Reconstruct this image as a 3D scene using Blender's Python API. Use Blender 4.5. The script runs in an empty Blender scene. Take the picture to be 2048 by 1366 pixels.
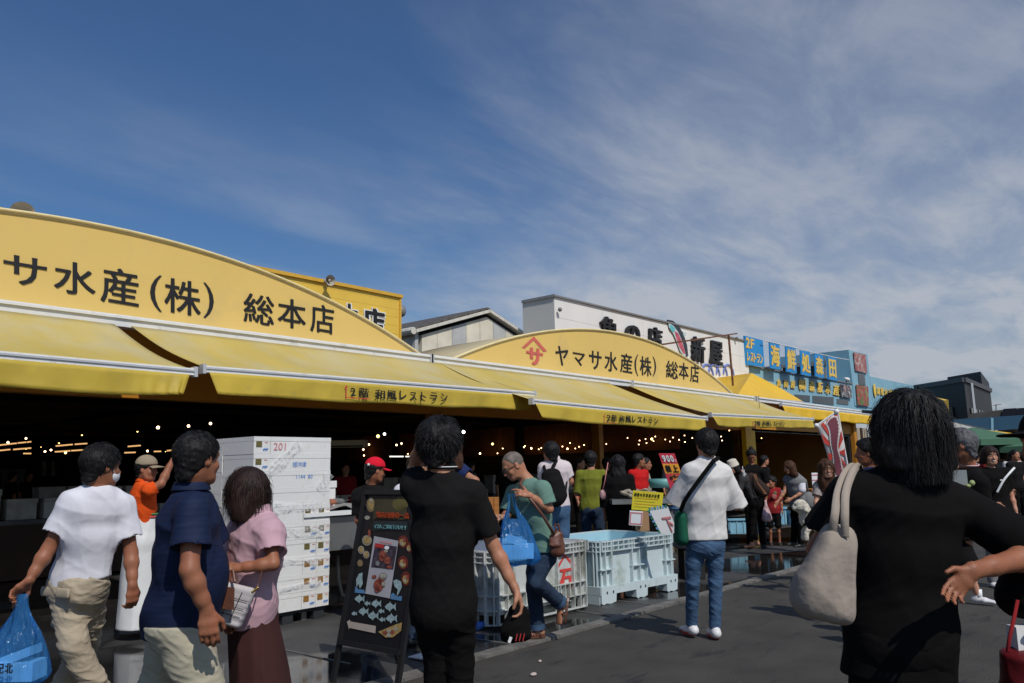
import bpy, math, random
import numpy as np
from math import radians, sin, cos, pi
random.seed(7)
scene = bpy.context.scene
# ------------------------------------------------------------------ camera, sky, sun, exposure
CAM_H = 1.45
YAW, PITCH, ROLL, FPX = radians(40.3), radians(9.0), radians(-1.2), 1612.0   # focal length in pixels of a 2048-wide picture
fwd = np.array([cos(YAW)*cos(PITCH), sin(YAW)*cos(PITCH), sin(PITCH)])
rgt = np.array([sin(YAW), -cos(YAW), 0.0])
up_ = np.cross(rgt, fwd)
rt = rgt*cos(ROLL)+up_*sin(ROLL)
ut = -rgt*sin(ROLL)+up_*cos(ROLL)
cd = bpy.data.cameras.new('camera'); cam = bpy.data.objects.new('camera', cd)
scene.collection.objects.link(cam); scene.camera = cam
cd.sensor_width = 36.0; cd.lens = FPX/2048*36.0; cd.clip_start = 0.05; cd.clip_end = 2000
import mathutils
cam.matrix_world = mathutils.Matrix(((rt[0], ut[0], -fwd[0], 0), (rt[1], ut[1], -fwd[1], 0), (rt[2], ut[2], -fwd[2], CAM_H), (0, 0, 0, 1)))

world = bpy.data.worlds.new('World'); scene.world = world; world.use_nodes = True
SUN_EL = radians(48); SUN_AZ = np.array([-0.36, -0.93]); SUN_AZ /= np.linalg.norm(SUN_AZ)
SUN = np.array([SUN_AZ[0]*cos(SUN_EL), SUN_AZ[1]*cos(SUN_EL), sin(SUN_EL)])
nt = world.node_tree; N = nt.nodes; Lk = nt.links
for n in list(N): N.remove(n)
def wn(t, **k):
    n = N.new(t)
    for a, b in k.items(): setattr(n, a, b)
    return n
sky = wn('ShaderNodeTexSky', sky_type='NISHITA', sun_disc=False, sun_elevation=SUN_EL, sun_rotation=math.atan2(SUN_AZ[0], SUN_AZ[1]) % (2*pi))
sky.air_density = 1.2; sky.dust_density = 1.2; sky.ozone_density = 1.6; sky.altitude = 0
geo = wn('ShaderNodeTexCoord')
sep = wn('ShaderNodeSeparateXYZ'); Lk.new(geo.outputs['Generated'], sep.inputs[0])
zc = wn('ShaderNodeMath', operation='ADD'); Lk.new(sep.outputs['Z'], zc.inputs[0]); zc.inputs[1].default_value = 0.16
zm = wn('ShaderNodeMath', operation='MAXIMUM'); Lk.new(zc.outputs[0], zm.inputs[0]); zm.inputs[1].default_value = 0.05
dx = wn('ShaderNodeMath', operation='DIVIDE'); Lk.new(sep.outputs['X'], dx.inputs[0]); Lk.new(zm.outputs[0], dx.inputs[1])
dy = wn('ShaderNodeMath', operation='DIVIDE'); Lk.new(sep.outputs['Y'], dy.inputs[0]); Lk.new(zm.outputs[0], dy.inputs[1])
cmb = wn('ShaderNodeCombineXYZ'); Lk.new(dx.outputs[0], cmb.inputs[0]); Lk.new(dy.outputs[0], cmb.inputs[1])
def noise(vec, scale, detail, rough, dist, rot, sc, loc=(0, 0, 0)):
    mp = wn('ShaderNodeMapping'); Lk.new(vec, mp.inputs[0]); mp.inputs['Rotation'].default_value = (0, 0, rot)
    mp.inputs['Scale'].default_value = sc; mp.inputs['Location'].default_value = loc
    n = wn('ShaderNodeTexNoise'); Lk.new(mp.outputs[0], n.inputs['Vector'])
    n.inputs['Scale'].default_value = scale; n.inputs['Detail'].default_value = detail
    n.inputs['Roughness'].default_value = rough; n.inputs['Distortion'].default_value = dist
    return n.outputs['Fac']
def ramp(v, a, b, lo=0.0, hi=1.0):
    m = wn('ShaderNodeMapRange', interpolation_type='SMOOTHSTEP'); Lk.new(v, m.inputs[0])
    m.inputs[1].default_value = a; m.inputs[2].default_value = b; m.inputs[3].default_value = lo; m.inputs[4].default_value = hi
    return m.outputs[0]
def mth(op, a, b):
    m = wn('ShaderNodeMath', operation=op)
    for i, v in enumerate((a, b)):
        if isinstance(v, (int, float)): m.inputs[i].default_value = v
        else: Lk.new(v, m.inputs[i])
    return m.outputs[0]
streak = ramp(noise(cmb.outputs[0], 1.0, 9, 0.58, 0.6, 0.62, (0.5, 1.3, 1), (0.2, 2.2, 0)), 0.38, 0.74)
fine = ramp(noise(cmb.outputs[0], 3.6, 8, 0.62, 0.35, 0.35, (0.7, 1.2, 1)), 0.30, 0.72, 0.35, 1.0)
veil = ramp(noise(cmb.outputs[0], 0.55, 4, 0.5, 0.5, 0.5, (1, 1, 1), (1.3, 0.4, 0)), 0.34, 0.66)
# the large soft cloud mass stands to the right of the street, its edge streaming upwards
azr = mth('SUBTRACT', mth('MULTIPLY', sep.outputs['X'], 0.95), mth('MULTIPLY', sep.outputs['Y'], 0.31))
edge_n = noise(cmb.outputs[0], 0.9, 6, 0.6, 0.6, 0.9, (0.6, 1.6, 1), (3.1, 0.7, 0))
azn = mth('ADD', azr, mth('MULTIPLY', mth('SUBTRACT', edge_n, 0.5), 0.75))
mass = ramp(azn, 0.38, 0.70)
hi = ramp(sep.outputs['Z'], 0.62, 0.30, 0.30, 1.0)
lowm = ramp(sep.outputs['Z'], 0.46, 0.18, 0.0, 1.0)
thin = mth('MULTIPLY', mth('MULTIPLY', streak, fine), mth('ADD', mth('MULTIPLY', lowm, 0.60), 0.04))
c1 = mth('MULTIPLY', mth('MULTIPLY', mass, mth('ADD', mth('MULTIPLY', fine, 0.72), 0.16)), hi)
c1 = mth('MULTIPLY', c1, mth('ADD', mth('MULTIPLY', veil, 0.45), 0.55))
cl = mth('MINIMUM', mth('ADD', mth('MULTIPLY', c1, 1.20), thin), 0.88)
hz = ramp(sep.outputs['Z'], 0.28, 0.0, 0.0, 0.40)
skm = wn('ShaderNodeMixRGB', blend_type='MULTIPLY'); skm.inputs[0].default_value = 1.0
Lk.new(sky.outputs[0], skm.inputs[1]); skm.inputs[2].default_value = (0.47, 0.70, 1.0, 1)
mixc = wn('ShaderNodeMixRGB'); Lk.new(mth('MAXIMUM', cl, hz), mixc.inputs[0]); Lk.new(skm.outputs[0], mixc.inputs[1])
mixc.inputs[2].default_value = (6.0, 6.35, 7.0, 1)
bg = wn('ShaderNodeBackground'); bg.inputs[1].default_value = 0.078; Lk.new(mixc.outputs[0], bg.inputs[0])
wo = wn('ShaderNodeOutputWorld'); Lk.new(bg.outputs[0], wo.inputs[0])

sl = bpy.data.lights.new('sun', 'SUN'); sl.energy = 3.0; sl.angle = radians(0.53); sl.color = (1.0, 0.955, 0.89)
so = bpy.data.objects.new('sun', sl); scene.collection.objects.link(so)
so.rotation_euler = mathutils.Vector(SUN).to_track_quat('Z', 'Y').to_euler()
scene.view_settings.view_transform = 'Standard'; scene.view_settings.look = 'None'
scene.view_settings.exposure = 0.0; scene.view_settings.gamma = 1.0
scene.cycles.max_bounces = 6; scene.cycles.transparent_max_bounces = 12

# ------------------------------------------------------------------ pixel -> world helpers (photo pixels, 2048 wide)
CAMP = np.array([0, 0, CAM_H])
def ray(x, y): return fwd+(x-1024)/FPX*rt-(y-683)/FPX*ut
def onY(x, y, Y):
    d = ray(x, y); return CAMP+d*(Y/d[1])
def onZ(x, y, z=0.0):
    d = ray(x, y); return CAMP+d*((z-CAM_H)/d[2])
def J(x, y, D): return CAMP+ray(x, y)*D
def V(*a): return np.array(a, float)
def nrm(v):
    v = np.asarray(v, float); l = np.linalg.norm(v); return v/l if l > 1e-9 else v
FW = nrm(V(fwd[0], fwd[1], 0)); RW = nrm(V(rgt[0], rgt[1], 0)); UP = V(0, 0, 1)   # away from the camera, to its right, up

# ------------------------------------------------------------------ materials
MATS = {}
def mat(name, col, rough=0.8, metal=0.0, var=0.08, vscale=6.0, bump=0.0, bscale=40.0, emit=None, estr=0.0, coord='Object',
        spec=0.5, trans=0.0, alpha=1.0, extra=None, sheen=0.0, stretch=None, dirt=None):
    if name in MATS: return MATS[name]
    m = bpy.data.materials.new(name); m.use_nodes = True; t = m.node_tree; b = t.nodes['Principled BSDF']
    b.inputs['Roughness'].default_value = rough; b.inputs['Metallic'].default_value = metal
    b.inputs['Specular IOR Level'].default_value = spec
    if trans: b.inputs['Transmission Weight'].default_value = trans
    if alpha < 1: b.inputs['Alpha'].default_value = alpha
    if sheen: b.inputs['Sheen Weight'].default_value = sheen
    tc = t.nodes.new('ShaderNodeTexCoord'); vec = tc.outputs[coord]
    if stretch:
        mp = t.nodes.new('ShaderNodeMapping'); mp.inputs['Scale'].default_value = stretch; t.links.new(vec, mp.inputs[0]); vec = mp.outputs[0]
    n = t.nodes.new('ShaderNodeTexNoise'); n.inputs['Scale'].default_value = vscale; n.inputs['Detail'].default_value = 5
    t.links.new(vec, n.inputs['Vector'])
    r = t.nodes.new('ShaderNodeMapRange'); r.inputs[1].default_value = 0.3; r.inputs[2].default_value = 0.7
    r.inputs[3].default_value = 1-var; r.inputs[4].default_value = 1+var; t.links.new(n.outputs['Fac'], r.inputs[0])
    mx = t.nodes.new('ShaderNodeMixRGB'); mx.blend_type = 'MULTIPLY'; mx.inputs[0].default_value = 1
    mx.inputs[1].default_value = (*col, 1); t.links.new(r.outputs[0], mx.inputs[2]); out = mx.outputs[0]
    if dirt:   # (colour, scale, threshold, amount)
        n2 = t.nodes.new('ShaderNodeTexNoise'); n2.inputs['Scale'].default_value = dirt[1]; n2.inputs['Detail'].default_value = 8
        n2.inputs['Roughness'].default_value = 0.65; t.links.new(vec, n2.inputs['Vector'])
        r2 = t.nodes.new('ShaderNodeMapRange'); r2.inputs[1].default_value = dirt[2]; r2.inputs[2].default_value = dirt[2]+0.15
        r2.inputs[4].default_value = dirt[3]; t.links.new(n2.outputs['Fac'], r2.inputs[0])
        m2 = t.nodes.new('ShaderNodeMixRGB'); t.links.new(r2.outputs[0], m2.inputs[0]); t.links.new(out, m2.inputs[1])
        m2.inputs[2].default_value = (*dirt[0], 1); out = m2.outputs[0]
    t.links.new(out, b.inputs['Base Color'])
    if bump:
        n3 = t.nodes.new('ShaderNodeTexNoise'); n3.inputs['Scale'].default_value = bscale; n3.inputs['Detail'].default_value = 4
        t.links.new(vec, n3.inputs['Vector'])
        bp = t.nodes.new('ShaderNodeBump'); bp.inputs['Strength'].default_value = 1.0; bp.inputs['Distance'].default_value = bump
        t.links.new(n3.outputs['Fac'], bp.inputs['Height']); t.links.new(bp.outputs[0], b.inputs['Normal'])
    if emit: b.inputs['Emission Color'].default_value = (*emit, 1); b.inputs['Emission Strength'].default_value = estr
    if extra: extra(m, t, b, out, vec)
    MATS[name] = m; return m
def cloth(name, col, **k):
    a = dict(rough=0.92, spec=0.2, var=0.07, vscale=5, bump=0.005, bscale=9); a.update(k)
    return mat(name, col, **a)

# ------------------------------------------------------------------ mesh objects
ORG = {}
def link(o, parent=None):
    scene.collection.objects.link(o)
    if parent is not None: o.parent = parent
def settag(o, label=None, cat=None, group=None, kind=None):
    for k, v in (('label', label), ('category', cat), ('group', group), ('kind', kind)):
        if v: o[k] = v
    return o
def thing(name, label, cat, loc, group=None, kind=None):
    o = bpy.data.objects.new(name, None); o.empty_display_size = 0.1; link(o)
    o.location = [float(v) for v in loc]; ORG[o.name] = np.array(loc, float)
    return settag(o, label, cat, group, kind)
def mesh_obj(name, verts, faces, mats, midx=None, parent=None, smooth=False, loc=None, **tags):
    """faces: list of index tuples or an (n,4) array; vertices in world coordinates"""
    verts = np.asarray(verts, float).reshape(-1, 3)
    if parent is not None: o0 = ORG[parent.name]
    elif loc is not None: o0 = np.array(loc, float)
    else: o0 = V(verts[:, 0].mean(), verts[:, 1].mean(), verts[:, 2].min())
    me = bpy.data.meshes.new(name)
    if isinstance(faces, np.ndarray):
        n = faces.shape[0]; me.vertices.add(len(verts)); me.vertices.foreach_set('co', (verts-o0).astype(np.float32).ravel())
        me.loops.add(n*4); me.loops.foreach_set('vertex_index', faces.astype(np.int32).ravel())
        me.polygons.add(n); me.polygons.foreach_set('loop_start', np.arange(0, n*4, 4, dtype=np.int32))
        me.polygons.foreach_set('loop_total', np.full(n, 4, np.int32)); me.update(calc_edges=True)
    else:
        me.from_pydata([tuple(v) for v in (verts-o0)], [], faces)
    if not isinstance(mats, (list, tuple)): mats = [mats]
    for m in mats: me.materials.append(m)
    if midx is not None: me.polygons.foreach_set('material_index', np.asarray(midx, np.int32))
    if smooth: me.polygons.foreach_set('use_smooth', np.ones(len(me.polygons), bool))
    me.update()
    ob = bpy.data.objects.new(name, me); link(ob, parent)
    if parent is None: ob.location = [float(v) for v in o0]
    ORG[ob.name] = o0
    return settag(ob, **tags)

class MB:
    def __init__(s): s.v = []; s.f = []; s.m = []; s.mats = []
    def mi(s, m):
        if m not in s.mats: s.mats.append(m)
        return s.mats.index(m)
    def add(s, vs, fs, m):
        b = len(s.v); s.v += [tuple(v) for v in vs]; s.f += [tuple(b+i for i in f) for f in fs]; s.m += [s.mi(m)]*len(fs); return s
    def obox(s, c, ax, ay, az, m):     # centre and half-vectors
        c, ax, ay, az = map(lambda q: np.asarray(q, float), (c, ax, ay, az))
        vs = [c+i*ax+j*ay+k*az for k in (-1, 1) for j in (-1, 1) for i in (-1, 1)]
        return s.add(vs, [(0, 2, 3, 1), (4, 5, 7, 6), (0, 1, 5, 4), (2, 6, 7, 3), (0, 4, 6, 2), (1, 3, 7, 5)], m)
    def box(s, lo, hi, m):
        lo, hi = V(*lo), V(*hi); h = (hi-lo)/2
        return s.obox((lo+hi)/2, (h[0], 0, 0), (0, h[1], 0), (0, 0, h[2]), m)
    def bar(s, a, b, w, h, m, upv=UP):  # rectangular bar
        a, b = np.asarray(a, float), np.asarray(b, float); d = b-a; L = np.linalg.norm(d); d = nrm(d)
        x = np.cross(d, upv); x = nrm(x) if np.linalg.norm(x) > 1e-3 else V(1, 0, 0); y = np.cross(x, d)
        return s.obox((a+b)/2, d*L/2, x*w/2, y*h/2, m)
    def tube(s, pts, r, m, seg=8, cap=True):
        pts = [np.asarray(p, float) for p in pts]; n = len(pts)
        rs = r if isinstance(r, (list, tuple)) else [r]*n
        prev = None; rings = []
        for i, p in enumerate(pts):
            d = nrm(pts[min(i+1, n-1)]-pts[max(i-1, 0)])
            if prev is None:
                x = np.cross(d, V(0, 0, 1)); x = nrm(x) if np.linalg.norm(x) > 1e-3 else V(1, 0, 0)
            else:
                x = prev-d*(prev@d); x = nrm(x)
            prev = x; y = np.cross(d, x)
            rings.append([p+rs[i]*(cos(2*pi*k/seg)*x+sin(2*pi*k/seg)*y) for k in range(seg)])
        vs = [v for rg in rings for v in rg]; fs = []
        for i in range(n-1):
            for k in range(seg):
                a = i*seg+k; b = i*seg+(k+1) % seg; fs.append((a, b, b+seg, a+seg))
        if cap: fs.append(tuple(range(seg-1, -1, -1))); fs.append(tuple((n-1)*seg+k for k in range(seg)))
        return s.add(vs, fs, m)
    def ell(s, c, rad, m, seg=12, rings=8, fr=None):
        c = np.asarray(c, float); ax = fr or (V(1, 0, 0), V(0, 1, 0), V(0, 0, 1)); vs = []; fs = []
        if not isinstance(rad, (tuple, list)): rad = (rad, rad, rad)
        for i in range(rings+1):
            th = pi*i/rings
            for k in range(seg):
                ph = 2*pi*k/seg
                vs.append(c+ax[0]*rad[0]*sin(th)*cos(ph)+ax[1]*rad[1]*sin(th)*sin(ph)+ax[2]*rad[2]*cos(th))
        for i in range(rings):
            for k in range(seg):
                a = i*seg+k; b = i*seg+(k+1) % seg; fs.append((a, a+seg, b+seg, b))
        return s.add(vs, fs, m)
    def poly(s, pts, m): return s.add(pts, [tuple(range(len(pts)))], m)
    def prism(s, pts, off, m, m2=None):
        n = len(pts); off = np.asarray(off, float); vs = [np.asarray(p, float) for p in pts]; vs += [p+off for p in vs]
        s.add(vs, [tuple(range(n-1, -1, -1)), tuple(range(n, 2*n))], m)
        b = len(s.v)-2*n; k = s.mi(m2 or m)
        for i in range(n):
            j = (i+1) % n; s.f.append((b+i, b+j, b+n+j, b+n+i)); s.m.append(k)
        return s
    def grid(s, P, m, thick=None):      # P[i][j] -> points
        ni, nj = len(P), len(P[0]); vs = [P[i][j] for i in range(ni) for j in range(nj)]; fs = []
        for i in range(ni-1):
            for j in range(nj-1): fs.append((i*nj+j, i*nj+j+1, (i+1)*nj+j+1, (i+1)*nj+j))
        s.add(vs, fs, m)
        if thick is not None:
            t = np.asarray(thick, float); s.add([np.asarray(v)+t for v in vs], [f[::-1] for f in fs], m)
            edge = [(i, 0) for i in range(ni)]+[(ni-1, j) for j in range(1, nj)]+[(i, nj-1) for i in range(ni-2, -1, -1)]+[(0, j) for j in range(nj-2, 0, -1)]
            b = len(s.v)-2*ni*nj; k = s.mi(m)
            for q in range(len(edge)):
                a = edge[q]; c = edge[(q+1) % len(edge)]; ia = b+a[0]*nj+a[1]; ic = b+c[0]*nj+c[1]
                s.f.append((ia, ic, ic+ni*nj, ia+ni*nj)); s.m.append(k)
        return s
    def build(s, name, parent=None, smooth=False, **k):
        return mesh_obj(name, s.v, s.f, s.mats, s.m, parent, smooth, **k)

# ------------------------------------------------------------------ lettering: glyph meshes from the built-in font
GL = {}
def glyphs(txt, off=0.0):
    todo = [c for c in dict.fromkeys(txt) if (c, off) not in GL and c != ' ']
    obs = []
    for c in todo:
        cu = bpy.data.curves.new('glyph', 'FONT'); cu.body = c; cu.offset = off; cu.resolution_u = 3
        o = bpy.data.objects.new('glyph', cu); scene.collection.objects.link(o); obs.append((c, o))
    dg = bpy.context.evaluated_depsgraph_get(); dg.update()
    for c, o in obs:
        me = bpy.data.meshes.new_from_object(o.evaluated_get(dg))
        v = np.array([x.co[:2] for x in me.vertices]) if len(me.vertices) else np.zeros((3, 2))
        f = [tuple(p.vertices) for p in me.polygons]
        GL[(c, off)] = (v, f); bpy.data.meshes.remove(me)
    for c, o in obs:
        cu = o.data; bpy.data.objects.remove(o); bpy.data.curves.remove(cu)
def put_glyph(mb, c, quad, m, off=0.0, proud=V(0, 0, 0), thick=None):
    """quad: ink box corners TL,TR,BR,BL in world; the glyph's own ink box is stretched onto it"""
    bold = off; off = 0.0
    glyphs(c, off); v, f = GL[(c, off)]
    if bold and len(v):      # heavier brush weight: the same strokes laid a hair apart, more across than up
        vs = []; fs = []
        for i, (du, dv) in enumerate(((-1, -.55), (1, .55), (-1, .55), (1, -.55), (0, 0))):
            w0 = np.ptp(v[:, 0])*0+1; fs += [tuple(a_+len(v)*i for a_ in q_) for q_ in f]; vs.append(v+np.array([du*bold*1.5, dv*bold*1.5]))
        lay = np.repeat(np.arange(5), len(v)); v = np.concatenate(vs); f = fs
    else: lay = np.zeros(len(v))
    quad = [np.asarray(q, float) for q in quad]; qn = nrm(np.cross(quad[1]-quad[0], quad[3]-quad[0])); qn = -qn if qn@(quad[0]-CAMP) > 0 else qn
    lo, hi = v.min(0), v.max(0); w = np.maximum(hi-lo, 1e-3)
    u = (v-lo)/w; TL, TR, BR, BL = [np.asarray(q, float) for q in quad]
    P = [((BL*(1-a)+BR*a)*(1-b)+(TL*(1-a)+TR*a)*b)+proud+qn*(.0015*l_) for (a, b), l_ in zip(u, lay)]
    mb.add(P, f, m)
    if thick is not None:
        t = np.asarray(thick, float); n = len(P); b0 = len(mb.v); mb.v += [tuple(p+t) for p in P]
        cnt = {}
        for q in f:
            for i in range(len(q)):
                e = (q[i], q[(i+1) % len(q)]); cnt[tuple(sorted(e))] = cnt.get(tuple(sorted(e)), 0)+1
        for q in f:
            for i in range(len(q)):
                e = (q[i], q[(i+1) % len(q)])
                if cnt[tuple(sorted(e))] == 1:
                    mb.f.append((b0-n+e[1], b0-n+e[0], b0+e[0], b0+e[1])); mb.m.append(mb.mi(m))
def put_line(mb, txt, org, ex, ez, h, m, off=0.0, adv=1.0, proud=V(0, 0, 0), sx=1.0):
    """a line of full-width characters starting at org (bottom left), ex along, ez up, each cell h"""
    glyphs(txt.replace(' ', ''), off); x = 0.0
    org, ex, ez = np.asarray(org, float), np.asarray(ex, float), np.asarray(ez, float)
    for c in txt:
        half = ord(c) < 256
        if c != ' ':
            v, f = GL[(c, off)]
            mb.add([org+ex*(x+a*h*sx)+ez*(b*h)+proud for a, b in v], f, m)
        x += h*sx*adv*(0.58 if half else 1.0)
    return x
# ------------------------------------------------------------------ ground
def wet(m, t, b, out, vec):     # puddles: smooth dark film where a noise mask is high
    n = t.nodes.new('ShaderNodeTexNoise'); n.inputs['Scale'].default_value = 0.55; n.inputs['Detail'].default_value = 5; n.inputs['Distortion'].default_value = 0.4
    t.links.new(vec, n.inputs['Vector'])
    r = t.nodes.new('ShaderNodeMapRange'); r.interpolation_type = 'SMOOTHSTEP'; r.inputs[1].default_value = 0.40; r.inputs[2].default_value = 0.50
    t.links.new(n.outputs['Fac'], r.inputs[0])
    n2 = t.nodes.new('ShaderNodeTexNoise'); n2.inputs['Scale'].default_value = 90; n2.inputs['Detail'].default_value = 3; t.links.new(vec, n2.inputs['Vector'])
    rr = t.nodes.new('ShaderNodeMapRange'); rr.inputs[3].default_value = 0.62; rr.inputs[4].default_value = 0.035; t.links.new(r.outputs[0], rr.inputs[0])
    t.links.new(rr.outputs[0], b.inputs['Roughness'])
    mx = t.nodes.new('ShaderNodeMixRGB'); mx.blend_type = 'MULTIPLY'; t.links.new(r.outputs[0], mx.inputs[0]); t.links.new(out, mx.inputs[1]); mx.inputs[2].default_value = (0.42, 0.40, 0.40, 1)
    t.links.new(mx.outputs[0], b.inputs['Base Color'])
    inv = t.nodes.new('ShaderNodeMapRange'); inv.inputs[3].default_value = 1.0; inv.inputs[4].default_value = 0.03; t.links.new(r.outputs[0], inv.inputs[0])
    mh = t.nodes.new('ShaderNodeMath'); mh.operation = 'MULTIPLY'; t.links.new(n2.outputs['Fac'], mh.inputs[0]); t.links.new(inv.outputs[0], mh.inputs[1])
    bp = t.nodes.new('ShaderNodeBump'); bp.inputs['Distance'].default_value = 0.006; t.links.new(mh.outputs[0], bp.inputs['Height']); t.links.new(bp.outputs[0], b.inputs['Normal'])
def tar(m, t, b, out, vec):     # darker crack-sealer patches and pale specks
    mp = t.nodes.new('ShaderNodeMapping'); mp.inputs['Rotation'].default_value = (0, 0, -0.87); mp.inputs['Scale'].default_value = (0.8, 2.6, 1); t.links.new(vec, mp.inputs[0])
    n = t.nodes.new('ShaderNodeTexNoise'); n.inputs['Scale'].default_value = 1.9; n.inputs['Detail'].default_value = 7; n.inputs['Roughness'].default_value = 0.6; t.links.new(mp.outputs[0], n.inputs['Vector'])
    r = t.nodes.new('ShaderNodeMapRange'); r.inputs[1].default_value = 0.56; r.inputs[2].default_value = 0.66; r.inputs[4].default_value = 0.85; t.links.new(n.outputs['Fac'], r.inputs[0])
    mx = t.nodes.new('ShaderNodeMixRGB'); t.links.new(r.outputs[0], mx.inputs[0]); t.links.new(out, mx.inputs[1]); mx.inputs[2].default_value = (0.016, 0.016, 0.017, 1)
    v = t.nodes.new('ShaderNodeTexVoronoi'); v.inputs['Scale'].default_value = 38; t.links.new(vec, v.inputs['Vector'])
    r2 = t.nodes.new('ShaderNodeMapRange'); r2.inputs[1].default_value = 0.09; r2.inputs[2].default_value = 0.03; r2.inputs[4].default_value = 0.5; t.links.new(v.outputs['Distance'], r2.inputs[0])
    m2 = t.nodes.new('ShaderNodeMixRGB'); t.links.new(r2.outputs[0], m2.inputs[0]); t.links.new(mx.outputs[0], m2.inputs[1]); m2.inputs[2].default_value = (0.11, 0.105, 0.1, 1)
    t.links.new(m2.outputs[0], b.inputs['Base Color'])
M_road = mat('asphalt', (0.048, 0.043, 0.036), rough=0.88, var=0.24, vscale=2.2, bump=0.010, bscale=75, extra=tar)
M_apron = mat('wet_concrete', (0.052, 0.050, 0.047), rough=0.6, var=0.35, vscale=1.7, extra=wet)
M_kerb = mat('kerb_concrete', (0.15, 0.14, 0.125), rough=0.85, var=0.3, vscale=5, bump=0.006, bscale=60, dirt=((0.03, 0.03, 0.028), 3, 0.52, 0.7))
KY = 4.45
MB().poly([(-400, -400, 0), (900, -400, 0), (900, 700, 0), (-400, 700, 0)], M_road).build('road', kind='structure', loc=(0, 0, 0))
MB().poly([(-14, KY+.12, .005), (46, KY+.12, .005), (46, 52, .005), (-14, 52, .005)], M_apron).build('pavement', kind='structure', loc=(0, 0, 0))
k = MB(); x = -14.0; rr_ = random.Random(3)
while x < 46:
    L = 0.6 if x < 14 else 2.4
    k.box((x+.004, KY-.005, -.01), (x+L-.004, KY+.125, .022+rr_.uniform(-.004, .003)), M_kerb); x += L
k.build('kerb', kind='structure', loc=(0, 0, 0))
M_joint = mat('joint_line', (0.13, 0.125, 0.11), rough=.8, var=.3)
k = MB()
for a, b in (((1118, 1218), (1265, 1241)), ((1236, 1203), (1330, 1214)), ((925, 1276), (1035, 1292)), ((560, 1300), (700, 1330))):
    p, q = onZ(*a), onZ(*b); k.bar(V(p[0], p[1], .009), V(q[0], q[1], .009), .02, .006, M_joint)
k.build('pavement_joint', kind='structure')

# ------------------------------------------------------------------ the market hall with its two arched gables
YG = 10.5; ZG = float(onY(850, 713.7, YG)[2]); SL = 0.4
M_arch = mat('arch_canvas', (0.74, 0.51, 0.145), rough=.7, var=.035, vscale=.8, bump=.01, bscale=1.5, dirt=((0.58, 0.42, 0.17), 1.1, .54, .45))
M_pipe = mat('pale_piping', (0.80, 0.66, 0.34), rough=.7, var=.08)
M_archtop = mat('arch_roof_sheet', (0.62, 0.52, 0.30), rough=.6, var=.1, vscale=2)
M_black = mat('black_paint', (0.012, 0.011, 0.011), rough=.5, var=0)
M_red = mat('red_paint', (0.62, 0.06, 0.05), rough=.6, var=.05)
M_pinkred = mat('faded_red_paint', (0.62, 0.13, 0.10), rough=.6, var=.1, vscale=12)
M_white = mat('white_enamel', (0.76, 0.75, 0.72), rough=.35, var=.05, dirt=((0.35, 0.30, 0.24), 5, .6, .5))
M_alu = mat('aluminium', (0.62, 0.62, 0.62), rough=.35, metal=.4, var=.05)
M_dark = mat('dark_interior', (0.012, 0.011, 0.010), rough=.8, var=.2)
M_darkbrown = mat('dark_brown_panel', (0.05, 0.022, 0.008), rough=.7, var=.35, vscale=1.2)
M_orange = mat('orange_tarpaulin', (0.50, 0.20, 0.012), rough=.6, var=.12, vscale=1.5)
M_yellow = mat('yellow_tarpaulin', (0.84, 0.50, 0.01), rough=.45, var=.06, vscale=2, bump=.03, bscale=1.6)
M_post = mat('orange_post_paint', (0.42, 0.17, 0.02), rough=.5, var=.25, vscale=4, dirt=((0.08, 0.03, 0.01), 6, .58, .7))
# hall: one building thing with parts
HX0, HX1, HY1, HZ = -9.0, 22.85, 46.0, 3.42
hall = thing('market_hall', 'long dark open fronted fish market hall behind the yellow awnings', 'building', (HX0, YG, 0))
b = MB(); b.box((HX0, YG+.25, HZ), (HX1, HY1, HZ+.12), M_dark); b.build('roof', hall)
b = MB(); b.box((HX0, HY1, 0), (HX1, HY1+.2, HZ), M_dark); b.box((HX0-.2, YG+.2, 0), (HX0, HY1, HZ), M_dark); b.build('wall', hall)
zb = float(onY(500, 808, YG)[2])
b = MB(); b.box((HX0, YG+.02, zb), (HX1+6.4, YG+.22, ZG-.02), M_orange); b.build('header_beam', hall)
b = MB()
for yy in (13, 20, 26, 33): b.box((HX0, yy, HZ-.35), (HX1, yy+.12, HZ-.23), M_darkbrown)
for i in range(9): b.box((HX0+2+i*3.6, YG+.4, HZ-.12), (HX0+2.1+i*3.6, HY1, HZ-.01), M_darkbrown)
b.build('roof_truss', hall)
for pxl, w in ((868, .24), (1192, .16), (1496, .30)):
    c = onY(pxl, 830, YG+.1); b = MB(); b.box((c[0]-w/2, YG-.02, .0), (c[0]+w/2, YG+.2, zb), M_post if pxl != 1496 else M_yellow)
    b.box((c[0]-w/2-.03, YG-.05, .0), (c[0]+w/2+.03, YG+.23, .25), M_post); b.build('post', hall)
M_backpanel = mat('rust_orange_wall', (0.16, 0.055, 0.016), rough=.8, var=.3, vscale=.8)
b = MB()
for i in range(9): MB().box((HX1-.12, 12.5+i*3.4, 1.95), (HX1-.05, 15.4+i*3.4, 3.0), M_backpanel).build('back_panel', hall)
MB().box((HX1-.04, YG+.25, 0), (HX1, HY1, HZ), M_dark).build('side_wall', hall)

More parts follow.
